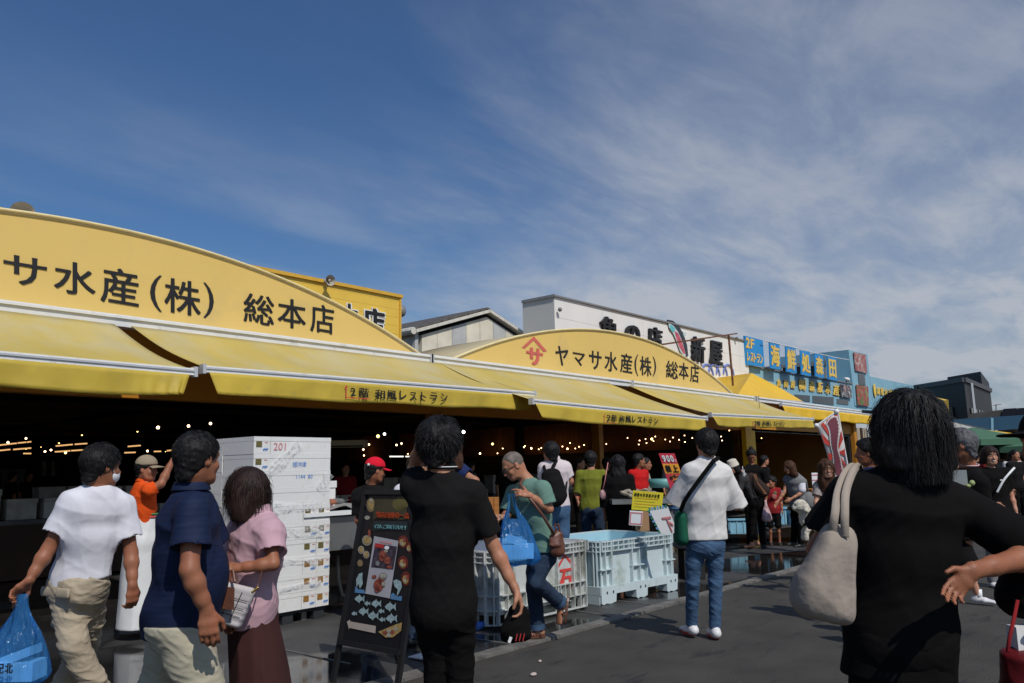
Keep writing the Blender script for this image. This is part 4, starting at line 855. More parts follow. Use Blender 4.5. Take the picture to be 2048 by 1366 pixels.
b = MB(); b.add([bp(275, 90), bp(492, 90), bp(500, 240), bp(262, 235)], [(3, 2, 1, 0)], mat('olive_header', (0.05, 0.042, 0.02), rough=.5, var=.3, vscale=8)); b.add([bp(265, 250), bp(500, 250), bp(505, 305), bp(258, 315)], [(3, 2, 1, 0)], mat('slate_header', (0.018, 0.026, 0.026), rough=.5, var=.2)); disc(b, 450, 130, 55, 48, mat('dark_gold', (0.16, 0.13, 0.04), rough=.5), .003); b.build('header', ab)
M_ored = mat('orange_red_letter', (0.42, 0.06, 0.015), rough=.5); M_cy = mat('pale_cyan_letter', (0.16, 0.34, 0.36), rough=.5)
b = MB()
for i, c in enumerate('当店自慢の一品'): x0_ = 285+i*33; put_glyph(b, c, [bp(x0_, 183+i*1.5, .006), bp(x0_+29, 184+i*1.5, .006), bp(x0_+28, 226+i*1.5, .006), bp(x0_-2, 222+i*1.5, .006)] if c != '一' else [bp(x0_, 205, .006), bp(x0_+29, 206, .006), bp(x0_+28, 213, .006), bp(x0_-2, 212, .006)], M_ored, off=.02)
for i, c in enumerate('イカ、ご賞味下さい!!'): x0_ = 272+i*21; s = 10 if c in '、!' else 18; put_glyph(b, c, [bp(x0_, 270+i, .006), bp(x0_+s, 271+i, .006), bp(x0_+s-2, 299+i, .006), bp(x0_-2, 298+i, .006)], M_cy, off=.01)
b.build('lettering', ab)
b = MB(); b.add([bp(270, 352), bp(438, 385), bp(378, 782), bp(208, 748)], [(3, 2, 1, 0)], mat('poster_paper', (0.36, 0.35, 0.37), rough=.6)); b.add([bp(278, 400, .005), bp(428, 425, .005), bp(402, 582, .005), bp(248, 565, .005)], [(3, 2, 1, 0)], mat('poster_dark_photo', (0.045, 0.035, 0.05), rough=.4, var=.7, vscale=25)); b.add([bp(276, 400, .007), bp(340, 410, .007), bp(334, 436, .007), bp(272, 428, .007)], [(3, 2, 1, 0)], mat('poster_red', (0.42, 0.03, 0.03), rough=.5))
for x, y, rx, ry in ((330, 480, 26, 30), (362, 520, 26, 26), (320, 505, 16, 20), (375, 565, 20, 12), (300, 690, 34, 44), (318, 655, 24, 30), (290, 720, 18, 22), (270, 632, 16, 12)): disc(b, x, y, rx, ry, M_foodr, .008)
disc(b, 357, 432, 17, 13, M_wp, .009); disc(b, 332, 628, 28, 24, M_siren, .009); disc(b, 332, 626, 20, 16, M_plate, .011); disc(b, 294, 540, 15, 18, M_siren, .009); disc(b, 352, 455, 13, 10, M_plate, .009); disc(b, 335, 682, 14, 16, M_plate, .010)
for i in range(6): b.add([bp(310+i*14, 384+i*2.5, .006), bp(321+i*14, 386+i*2.5, .006), bp(320+i*14, 396+i*2.5, .006), bp(309+i*14, 394+i*2.5, .006)], [(3, 2, 1, 0)], M_inkr)
b.build('poster', ab)
b = MB(); disc(b, 247, 135, 30, 52, M_wood); disc(b, 248, 130, 20, 40, M_foody, .005); disc(b, 250, 105, 12, 14, M_plate, .007); disc(b, 222, 225, 19, 14, M_plate); disc(b, 220, 382, 34, 36, M_plate); disc(b, 222, 380, 24, 26, M_foody, .005); disc(b, 237, 330, 10, 26, M_foodr, .004); disc(b, 180, 447, 22, 28, M_plate); disc(b, 180, 447, 14, 20, M_foody, .005); disc(b, 216, 480, 22, 27, M_plate); disc(b, 216, 480, 14, 18, M_foody, .005); disc(b, 173, 538, 20, 24, M_wood)
for x, y, rx, ry in ((470, 390, 36, 44), (512, 430, 22, 36), (470, 535, 36, 48), (490, 645, 34, 50)): disc(b, x, y, rx, ry, M_bowl); disc(b, x-4, y+6, rx*.62, ry*.6, M_foody, .005); disc(b, x+8, y-10, rx*.3, ry*.3, M_foodr, .007); disc(b, x-10, y+14, rx*.28, ry*.25, M_plate, .007)
b.build('food_pictures', ab)
b = MB(); b.poly([bp(x, y) for x, y in ((140, 700), (165, 720), (200, 722), (210, 748), (136, 742))][::-1], mat('wave_blue', (0.08, 0.20, 0.36), rough=.5)); b.poly([bp(x, y) for x, y in ((385, 755), (400, 742), (425, 768), (462, 765), (458, 800), (382, 785))][::-1], MATS['wave_blue'])
M_pf = mat('pale_fish_ink', (0.26, 0.35, 0.36), rough=.5, var=.3, vscale=60)
b.poly([bp(x, y, .005) for x, y in ((148, 712), (146, 650), (165, 612), (190, 604), (188, 640), (192, 680), (172, 715), (160, 680))][::-1], M_pf); b.poly([bp(x, y, .005) for x, y in ((402, 660), (425, 650), (455, 665), (462, 700), (440, 748), (425, 768), (432, 720), (410, 700))][::-1], M_pf)
def fishd(x, y, s):
    b.poly([bp(x+a*s, y+c*s, .005) for a, c in ((-1, 0), (-.6, -.5), (-.1, -.72), (0, -1.05), (.2, -.65), (.6, -.25), (1.1, -.75), (1.0, 0), (1.1, .75), (.6, .25), (.1, .6), (-.05, .95), (-.3, .6), (-.7, .4))][::-1], M_pf)
for x, y, s in ((168, 785, 33), (222, 817, 20), (283, 818, 33), (380, 840, 37), (132, 887, 18), (195, 872, 33), (318, 870, 20), (262, 902, 35), (388, 920, 37), (325, 928, 20)): fishd(x, y, s)
b.build('fish_drawings', ab)
b = MB(); b.poly([bp(x, y, .005) for x, y in ((82, 942), (104, 928), (103, 940), (282, 972), (278, 1022), (98, 985), (97, 1000))][::-1], mat('arrow_cream', (0.38, 0.32, 0.27), rough=.6)); b.poly([bp(x, y, .005) for x, y in ((298, 1012), (420, 960), (462, 948), (456, 1005), (400, 1050), (350, 1052))][::-1], M_foody)
for x, y in ((345, 1020), (372, 1005), (395, 1015), (418, 990), (370, 1035)): disc(b, x, y, 16, 14, M_foodr if x % 2 else M_plate, .007)
b.build('arrow_and_boat', ab)

# ------------------------------------------------------------------ big plastic fish bins
M_binb = mat('pale_blue_bin_plastic', (0.54, 0.63, 0.64), rough=.5, var=.06, vscale=3, dirt=((0.20, 0.22, 0.10), 3.5, .57, .65))
M_bing = mat('grey_white_bin_plastic', (0.55, 0.57, 0.55), rough=.5, var=.08, vscale=3, dirt=((0.12, 0.13, 0.07), 3.0, .50, .75))
M_bini = mat('bin_inside', (0.36, 0.58, 0.66), rough=.4, var=.04); M_bini2 = mat('bin_inside_grey', (0.62, 0.63, 0.66), rough=.5, var=.05)
def rrect(L, W, r, n=6):
    out = []
    for cx_, cy_, a0 in ((L-r, r, -pi/2), (L-r, W-r, 0), (r, W-r, pi/2), (r, r, pi)):
        for i in range(n+1): a = a0+pi/2*i/n; out.append((cx_+r*cos(a), cy_+r*sin(a)))
    return out
def bin_(label, Np, Rp, W, H_, style, m, mi, r=.10):
    A = onZ(*Np); B2 = onZ(*Rp); e1 = nrm(B2-A); L = float(np.linalg.norm(B2-A)); e2 = V(-e1[1], e1[0], 0); e2 = e2 if e2@FW > 0 else -e2
    t = thing('fish_bin', label, 'bin', A+e1*L/2+e2*W/2, 'large plastic fish bins on the wet pavement')
    W_ = lambda x, y, z: A+e1*x+e2*y+UP*z
    ring = rrect(L, W, r); wall = rrect(L-.09, W-.09, r*.7); wall = [(x+.045, y+.045) for x, y in wall]; inn = [(x+.055+.0, y+.055) for x, y in rrect(L-.11, W-.11, r*.6)]
    n = len(ring); zb_ = .17 if style == 'panel' else .12
    b = MB(); vs = [W_(x, y, zb_) for x, y in wall]+[W_(x, y, H_-.01) for x, y in wall]; b.add(vs, [(i, (i+1) % n, n+(i+1) % n, n+i) for i in range(n)], m); b.build('outer_wall', t, smooth=False)
    b = MB(); c0 = .03; vs = [W_(x, y, H_-.012) for x, y in inn]+[W_(L/2+(x-L/2)*.95, W/2+(y-W/2)*.95, zb_+.04) for x, y in inn]; b.add(vs, [(i, n+i, n+(i+1) % n, (i+1) % n) for i in range(n)]+[tuple(range(n, 2*n))], mi); b.build('inner_wall', t, smooth=False)
    def flange(b, z, h, m_, out=0.0):
        o = [W_(L/2+(x-L/2)*(1+out), W/2+(y-W/2)*(1+out), 0) for x, y in ring]; k_ = [W_(x, y, 0) for x, y in (inn if z > H_-.02 else wall)]
        vs = [p+UP*z for p in o]+[p+UP*z for p in k_]+[p+UP*(z-h) for p in o]+[p+UP*(z-h) for p in k_]; fs = []
        for i in range(n): j = (i+1) % n; fs += [(i, j, n+j, n+i), (2*n+i, 3*n+i, 3*n+j, 2*n+j), (i, 2*n+i, 2*n+j, j), (n+i, n+j, 3*n+j, 3*n+i)]
        b.add(vs, fs, m_)
    b = MB(); flange(b, H_, .014, m); b.build('rim', t)
    b = MB(); lv = (H_-.055, H_-.105) if style == 'panel' else (H_-.05, H_-.10, .30, .17, .045)
    for z in lv: flange(b, z, .010, m)
    b.build('flanges', t)
    b = MB()
    def rib(x, y, dx_, dy_, z0, z1): b.bar(W_(x, y, z0)+(e1*dx_+e2*dy_)*.024, W_(x, y, z1)+(e1*dx_+e2*dy_)*.024, .012, .046, m, upv=e1*dx_+e2*dy_)
    cols = [.10, .20, .21+.0, L/2-.13, L/2, L/2+.13, L-.20, L-.10] if style == 'panel' else [.10, .22, .30, L/2-.20, L/2+.20, L-.30, L-.20, L-.10]
    for x in cols: rib(x, 0, 0, 1, zb_ if style == 'panel' else .035, H_); rib(x, W, 0, -1, zb_, H_)
    for y in (.10, .22, W*.36, W*.5, W*.64, W-.22, W-.10): rib(0, y, 1, 0, zb_ if style == 'panel' else .035, H_); rib(L, y, -1, 0, zb_, H_)
    for i in range(15): x = .05+(L-.1)*i/14; rib(x, 0, 0, 1, H_-.105, H_-.0)
    for i in range(1, 7):
        for q, (cx_, cy_) in enumerate(((r, r), (L-r, r))):
            a = pi+pi/2*i/7 if q == 0 else -pi/2+pi/2*i/7; 
            if i in (2, 4): b.bar(W_(cx_+(r-.02)*cos(a), cy_+(r-.02)*sin(a), zb_ if style == 'panel' else .035), W_(cx_+(r-.02)*cos(a), cy_+(r-.02)*sin(a), H_), .012, .046, m, upv=e1*cos(a)+e2*sin(a))
    b.build('ribs', t)
    if style == 'panel':
        b = MB(); z = .36
        for xa, xb in ((.02, .24), (L/2-.14, L/2+.14), (L-.22, L-.02)): b.bar(W_(xa, .024, z), W_(xb, .024, z), .046, .012, m)
        b.build('cross_webs', t)
        b = MB(); b.bar(W_(.0, .004, .145), W_(L, .004, .145), .02, .085, m); b.bar(W_(.004, 0, .145), W_(.004, W, .145), .02, .085, m); b.build('skirt', t)
        for xa, xb in ((0, .26), (L/2-.10, L/2+.12), (L-.22, L)):
            f = MB(); f.prism([W_(xa, -.008, .19), W_(xa, -.008, .02), W_(xa+.03, -.008, .006), W_(xa+(xb-xa)*.3, -.008, .016), W_(xa+(xb-xa)*.6, -.008, .006), W_(xb-.02, -.008, .02), W_(xb, -.008, .19)], e2*.16, m); o = f.build('foot', t)
            h = MB()
            for q in (.35, .75): c = W_(xa+(xb-xa)*q, -.012, .125); h.add([c+e1*(.011*cos(a))+UP*(.016*sin(a)) for a in np.linspace(0, 2*pi, 11)[:-1]], [tuple(range(10))], M_dark)
            h.build('bolt_hole', o)
        f = MB(); f.box((0, 0, 0), (0, 0, 0), m); 
        for y0_, y1_ in ((.02, .24), (W*.42, W*.6), (W-.22, W)): g_ = MB(); g_.obox(W_(.05, (y0_+y1_)/2, .095), e1*.055, e2*(y1_-y0_)/2, UP*.09, m); g_.build('foot', t)
    else:
        b = MB()
        for i in range(13): x = .32+(L-.62)*i/12; b.bar(W_(x, .02, .17), W_(x, .02, .295), .01, .044, m, upv=e2)
        b.build('lattice', t)
    return t, W_, L, e1, e2
tb, W1, L1, e1_, e2_ = bin_('grimy grey ribbed fish bin with a red painted mark, left of the two', (985, 1264), (1187, 1217), 1.0, .70, 'lattice', M_bing, M_bini2, r=.16)
b = MB(); pw = lambda x, z: W1(x, .0445, z)-e2_*.002
xm_ = L1*.74
for q in ([(xm_, .585), (xm_, .555), (xm_+.13, .44), (xm_+.17, .455)], [(xm_, .585), (xm_-.15, .455), (xm_-.11, .45), (xm_, .555)]): b.poly([pw(*p)-e2_*.0 for p in q], M_red)
put_glyph(b, '石', [pw(xm_-.10, .44), pw(xm_+.10, .44), pw(xm_+.10, .24), pw(xm_-.10, .24)], M_red, off=.035); b.build('painted_mark', tb)
bin_('pale blue fish bin with panelled sides and worn feet, right of the two', (1203, 1212), (1356, 1181), 1.05, .66, 'panel', M_binb, M_bini)
t = thing('blue_cup', 'crumpled small blue cup on the ground at the grey bin corner', 'cup', onZ(957, 1262)); b = MB(); c = onZ(957, 1262); b.tube([c+V(-.05, 0, .045), c+V(.05, -.01, .05)], [.045, .03], mat('blue_plastic', (0.04, 0.14, 0.50), rough=.4), 10); b.build('shell', t, smooth=True)
b = MB(); c = onZ(862, 1320); b.obox(c+V(0, 0, .02), ex*.16, nn_*.09, V(0, 0, .004), M_wp); b.build('paper_sheet', label='white sheet lying on the ground behind the black sign board', cat='paper')
b = MB(); c = onZ(1067, 1352); b.ell(c+V(0, 0, .012), (.03, .02, .012), mat('litter_pink', (.5, .4, .36))); b.build('litter', label='small pale scrap on the asphalt near the kerb', cat='litter', smooth=True)
b = MB(); c = onZ(1080, 1325); b.ell(c+V(0, 0, .01), (.015, .012, .01), MATS['litter_pink']); b.build('litter', label='tiny pale speck on the asphalt left of the larger scrap', cat='litter')

# ------------------------------------------------------------------ counters and signs at the stalls
M_steel = mat('stainless_steel', (0.34, 0.34, 0.33), rough=.3, metal=.7, var=.15, vscale=3); M_ice = mat('crushed_ice', (0.34, 0.33, 0.31), rough=.5, var=.3, vscale=30)
t = thing('fish_counter', 'steel fish counter with a white edge behind the polystyrene stack', 'counter', onZ(710, 1160)); c = J(720, 1020, 8.6); u = V(1, 0, 0)
b = MB(); b.obox(c+V(.6, .5, 0)-UP*.02, V(1.3, 0, 0), V(0, .5, 0), UP*.02, M_wp); b.build('worktop_edge', t); b = MB(); b.obox(c+V(.6, .52, -.23), V(1.25, 0, 0), V(0, .45, 0), UP*.17, M_steel); b.build('tank', t)
for dx_ in (-.6, .6, 1.75): MB().obox(c+V(dx_, .15, -.6)+V(0, 0, -.12), V(.03, 0, 0), V(0, .03, 0), UP*.34, M_steel).build('leg', t)
b = MB(); b.grid([[c+V(-.6+i*.12, .1+j*.12, .03+.03*sin(i*2.1+j)*cos(j*1.7)) for j in range(8)] for i in range(20)], M_ice); b.build('ice_bed', t, smooth=True)
M_fish1 = mat('red_fish_skin', (0.40, 0.13, 0.06), rough=.35, var=.4, vscale=20); M_fish2 = mat('grey_fish_skin', (0.16, 0.16, 0.15), rough=.35, var=.4, vscale=20)
for i in range(7): b = MB(); p = c+V(-.35+i*.2, .22+.12*(i % 3), .085); b.ell(p, (.11, .045, .035), M_fish1 if i % 2 else M_fish2, 10, 6); b.add([p+V(.1, 0, 0), p+V(.16, .03, .01), p+V(.16, -.03, .01)], [(0, 1, 2)], M_fish2); b.build('fish', label='whole %s fish on the ice, number %s from the left end of the steel counter' % ('red' if i % 2 else 'grey', ('one', 'two', 'three', 'four', 'five', 'six', 'seven')[i]), cat='fish', group='fish on the ice', smooth=True)
t = thing('polystyrene_box', 'lone closed white box standing on the steel counter behind the stack', 'box', c+V(-.1, .85, .03)); b = MB(); b.obox(c+V(-.1, .85, .13), V(.30, 0, 0), V(0, .16, 0), UP*.10, M_foam); b.build('body', t); b = MB(); b.obox(c+V(-.1, .85, .27), V(.31, 0, 0), V(0, .17, 0), UP*.038, M_foam); b.build('lid', t)
b = MB(); p = J(675, 1110, 8.7); b.tube([p, p+V(0, -.02, -.25), p+V(.05, -.02, -.42), p+V(.14, -.03, -.46), p+V(.3, -.05, -.44)], .018, mat('hose_beige', (.30, .27, .2), rough=.4), 8); b.build('drain_hose', label='pale drain hose curling under the steel fish counter', cat='hose', smooth=True)
# wooden crate glimpsed right of the black polo shirt
M_crate = mat('varnished_wood', (0.40, 0.15, 0.03), rough=.5, var=.25, vscale=4, stretch=(1, 1, 6)); t = thing('wooden_crate', 'orange brown wooden crate between the black polo shirt and the green shirt', 'crate', J(975, 1045, 8.3)); c = J(972, 1020, 8.3)
for i in range(5): MB().obox(c+RW*(-.10+i*.052), RW*.023, FW*.01, UP*.13, M_crate).build('slat', t)
b = MB(); b.obox(c+FW*.15, RW*.13, FW*.14, UP*.12, M_crate); b.build('case', t)
# shellfish stall
M_shell = mat('shell_grey', (0.30, 0.26, 0.20), rough=.7, var=.5, vscale=25)
t = thing('stall_table', 'stall table of shellfish behind the yellow handwritten sign', 'table', onZ(1310, 1075)); c = J(1310, 1000, 10.8); b = MB(); b.obox(c, RW*.62, FW*.4, UP*.03, M_steel); b.build('table_top', t)
for sx in (-.55, .55): MB().obox(c+RW*sx-UP*.5, RW*.03, FW*.03, UP*.46, M_steel).build('leg', t)
rs2 = random.Random(9)
for i in range(26):
    p = c+RW*(rs2.uniform(-.45, .02))+FW*rs2.uniform(-.3, .3)+UP*(.06+rs2.uniform(0, .09)); b = MB(); a = rs2.uniform(0, 3); b.ell(p, (.07, .045, .03), M_shell, 8, 5, fr=(V(cos(a), sin(a), .3*sin(5*a)), V(-sin(a), cos(a), 0), V(0, 0, 1))); b.build('shell', label='grey brown scallop or oyster shell in the pile on the stall table', cat='shell', group='shells piled on the stall table', smooth=True)
M_ysign = mat('yellow_sign_paper', (0.74, 0.60, 0.03), rough=.6, var=.05); M_rsign = mat('red_sign', (0.60, 0.04, 0.07), rough=.5, var=.05); M_osign = mat('orange_sign', (0.85, 0.36, 0.04), rough=.5)
def card(name, label, pts, D, m, th=.012, cat='sign'):
    n_ = 4; P = [J(x, y, D if not isinstance(D, (list, tuple)) else D[i]) for i, (x, y) in enumerate(pts)]; t = thing(name, label, cat, P[0]*V(1, 1, 0)); b = MB(); nn2 = nrm(np.cross(P[1]-P[0], P[3]-P[0])); nn2 = nn2 if nn2@FW > 0 else -nn2
    b.prism(P[::-1], nn2*th, m); b.build('panel', t)
    def at(u, v, e=.002): return (P[0]*(1-u)+P[1]*u)*(1-v)+(P[3]*(1-u)+P[2]*u)*v-nn2*e
    return t, at
def gl(b, c, at, u0, v0, u1, v1, m, off=.02, e=.004): put_glyph(b, c, [at(u0, v0, e), at(u1, v0, e), at(u1, v1, e), at(u0, v1, e)], m, off=off)
t, at = card('yellow_sign', 'yellow handwritten sign hanging below the shellfish pile', [(1266, 981), (1327, 986), (1323, 1024), (1263, 1019)], 10.0, M_ysign); b = MB()
for i, c in enumerate('朝獲れ天然岩がき!'): gl(b, c, at, .05+i*.095, .10, .05+i*.095+.075, .27, M_black)
for r_ in range(4): b.add([at(.08, .36+r_*.15, .003), at(.85-.1*(r_ % 2), .36+r_*.15, .003), at(.85-.1*(r_ % 2), .39+r_*.15, .003), at(.08, .39+r_*.15, .003)], [(3, 2, 1, 0)], mat('green_ink', (.35, .36, .03)) if r_ % 2 else mat('orange_ink', (.55, .30, .03)))
b.build('lettering', t)
t, at = card('price_sign', 'tall leaning red price sign marked 900 left of the man in white', [(1317.5, 907), (1349, 907), (1378, 992), (1345, 992)], 10.4, M_rsign); b = MB(); b.add([at(.02, .24, .002), at(1, .24, .002), at(1, .47, .002), at(.02, .47, .002)], [(3, 2, 1, 0)], M_osign)
for i, c in enumerate('900'): gl(b, c, at, .12+i*.25, .04, .12+i*.25+.2, .20, M_wp, .03)
gl(b, '円', at, .87, .14, .95, .20, M_wp)
for i, c in enumerate('極上'): gl(b, c, at, .10+i*.44, .27, .10+i*.44+.36, .44, M_black, .04)
gl(b, 'ウ', at, .22, .50, .85, .66, M_osign, .09); gl(b, 'ウ', at, .22, .50, .85, .66, M_black, .03, .008); gl(b, 'ニ', at, .25, .72, .85, .84, M_black, .03, .008)
b.build('lettering', t)
t, at = card('framed_sign', 'small white sign in a red frame below the yellow handwritten sign', [(1260, 1022), (1286, 1024), (1284, 1052), (1258, 1050)], 9.6, M_wp, .03); b = MB()
for q in (((.1, .06), (.98, .06), (.98, .16), (.1, .16)), ((.1, .84), (.98, .84), (.98, .94), (.1, .94)), ((.88, .06), (.98, .06), (.98, .94), (.88, .94)), ((.02, .06), (.12, .06), (.12, .94), (.02, .94))): b.add([at(u, v, .002) for u, v in q], [(3, 2, 1, 0)], M_inkr)
b.build('red_border', t)
b = MB(); b.obox(J(1284, 1042, 9.75), RW*.07, FW*.1, UP*.11, mat('cardboard', (.34, .19, .09), rough=.8)); b.build('cardboard_box', label='small cardboard box behind the red framed sign', cat='box')
t, at = card('white_sign', 'white leaning board with a red handwritten character and a blue green striped edge', [(1298, 1020), (1336, 1014), (1356, 1066), (1322, 1068)], 8.9, M_wp, .02); b = MB(); gl(b, '下', at, .45, .35, .95, .95, M_inkr, .03); b.build('lettering', t); b = MB()
M_bstr = mat('blue_stripe', (.16, .36, .62)); M_gstr = mat('green_stripe', (.02, .22, .15))
for i in range(7): b.add([at(i/7, -.10, .004), at(i/7+.09, -.10, .004), at(i/7+.09, .02, .004), at(i/7, .02, .004)], [(3, 2, 1, 0)], M_bstr if i % 2 else M_gstr); b.add([at(-.12, i/7, .004), at(.02, i/7, .004), at(.02, i/7+.09, .004), at(-.12, i/7+.09, .004)], [(3, 2, 1, 0)], M_bstr if i % 2 else M_gstr)
b.build('striped_edge', t)
t = thing('grey_tub', 'grey plastic tub with a striped blue and green rim beside the pale blue bin', 'tub', onZ(1365, 1105)); c = J(1378, 1042, 10.6); M_tub = mat('grey_tub_plastic', (.22, .23, .25), rough=.6)
b = MB(); b.tube([c+UP*.18, c-UP*.30, c-UP*.34], [.30, .25, .2], M_tub, 24); b.build('shell', t, smooth=True); b = MB(); b.tube([c+UP*.20, c+UP*.17], [.315, .315], M_bstr, 24); b.build('rim', t)
MB().obox(c-UP*.60, RW*.13, FW*.2, UP*.24, M_dark).build('stand_block', label='dark block carrying the grey tub', cat='block')
b = MB(); c2 = J(1325, 975, 11.2); b.tube([c2, c2+UP*.12], [.17, .20], mat('teal_basin', (.12, .33, .31), rough=.5), 18); b.build('teal_basin', label='teal round basin behind the leaning red price sign', cat='basin', smooth=True)
# striped banner with the squid drawing
t = thing('vertical_banner', 'tilted red and white rayed banner with a dark red brush drawing', 'banner', onZ(1690, 1110)); D = 12.0
p = [J(1636, 850, D), J(1672, 823, D), J(1694, 925, D), J(1664, 925, D)]; p2 = J(1702, 1000, D); p3 = J(1680, 1000, D)
q_ = [J(1634, 851, D), J(1673, 824, D), J(1712, 1000, D), J(1684, 1000, D)]
def at(u, v, e=.0): return (q_[0]*(1-u)+q_[1]*u)*(1-v)+(q_[3]*(1-u)+q_[2]*u)*v-FW*e-FW*.03*sin(v*7)
M_bw = mat('banner_white', (.72, .66, .62), rough=.8); M_br = mat('banner_red', (.62, .06, .04), rough=.8); M_bd = mat('banner_maroon', (.20, .05, .07), rough=.8)
b = MB(); b.grid([[at(i/4, j/16) for j in range(17)] for i in range(5)], M_bw, thick=FW*.004); b.build('cloth_panel', t, smooth=True); b = MB()
for i in range(13):
    a0_, a1_ = -1.5+i*.5, -1.28+i*.5; c_ = (.55, .42)
    def edge(a): 
        dx_, dy_ = cos(a), sin(a)*.9; s = min([k for k in ((1-c_[0])/dx_ if dx_ > 0 else 9, (-c_[0])/dx_ if dx_ < 0 else 9, (1-c_[1])/dy_ if dy_ > 0 else 9, -c_[1]/dy_ if dy_ < 0 else 9) if k > 0]); return c_[0]+dx_*s*.96, c_[1]+dy_*s*.97
    e0, e1 = edge(a0_), edge(a1_); k0 = (c_[0]+(e0[0]-c_[0])*.25, c_[1]+(e0[1]-c_[1])*.25)
    for s0_, s1_ in ((.25, .5), (.5, .75), (.75, 1)):
        mk = lambda e_e, s: at(c_[0]+(e_e[0]-c_[0])*s, c_[1]+(e_e[1]-c_[1])*s, .012)
        b.add([mk(e0, s0_), mk(e0, s1_), mk(e1, s1_), mk(e1, s0_)], [(0, 1, 2, 3)], M_br)
b.build('rays', t); b = MB()
def blob(cx_, cy_, ru, rv, m, e): b.poly([at(cx_+ru*cos(a), cy_+rv*sin(a), e) for a in np.linspace(0, 2*pi, 17)[:-1]][::-1], m)
brush = [(.50+.13*sin(6.4*v+.9)+.05*sin(15*v), v, .11+.13*abs(sin(5.2*v+1.1))*(1-.35*v)) for v in np.linspace(.06, .95, 26)]
for k_, (cx_, cy_, ru) in enumerate(brush): blob(cx_, cy_, ru+.07, .045, M_bw, .018)
for k_, (cx_, cy_, ru) in enumerate(brush): blob(cx_, cy_, ru, .034, M_bd, .024+.0002*k_)
b.build('brush_drawing', t)
b = MB(); top = J(1674, 815, D); b.tube([top, J(1722, 1080, D)], .014, M_wp, 6); b.tube([J(1633, 851, D), J(1673, 823, D)], .012, M_wp, 6); b.ell(J(1673, 823, D), .04, M_wp); b.ell(J(1633, 851, D), .035, M_wp); b.build('pole', t)
# blue crates beyond the group, small signs in the bay
M_bc = mat('light_blue_crate', (.22, .46, .60), rough=.5, var=.15)
for i, (x, y, w, h) in enumerate(((1538, 1030, 52, 34), (1592, 1034, 46, 28), (1480, 1050, 60, 30), (1536, 995, 40, 28))):
    c = J(x, y, 15.2); s = 15.2/FPX; t = thing('plastic_crate', ['large pale blue crate behind the child in red', 'pale blue crate right of the child with a small black print', 'low blue crate left of the bending woman', 'upper blue crate beside the man with the hair bun'][i], 'crate', c-UP*h*s/2, 'pale blue crates behind the family'); b = MB(); b.obox(c, RW*w*s/2, FW*.25, UP*h*s/2, M_bc); b.build('body', t)
    b = MB(); b.obox(c+UP*(h*s/2-.02)-FW*.02, RW*(w*s/2+.015), FW*.26, UP*.02, M_bc); b.build('rim', t)
    b = MB()
    for k_ in range(5): b.obox(c-FW*.256+RW*(k_/4-.5)*w*s*.9, RW*.01, FW*.006, UP*h*s*.42, M_blue)
    b.build('ribs', t)
b = MB(); c = J(1635, 960, 14.5); b.obox(c, RW*.10, FW*.01, UP*.13, M_wp); 
for k_ in (-.08, 0, .09): b.obox(c-FW*.012+UP*k_, RW*.095, FW*.003, UP*.010, M_inkr)
b.build('paper_notice', label='white notice with red lines in the amber bay left of the banner', cat='notice')
c = J(1662, 1000, 15.0); b = MB(); b.obox(c-UP*.15, RW*.45, FW*.3, UP*.36, mat('orange_board', (.42, .15, .02), rough=.7)); b.build('stall_counter', label='orange fronted low counter behind the woman with the white dog', cat='counter')
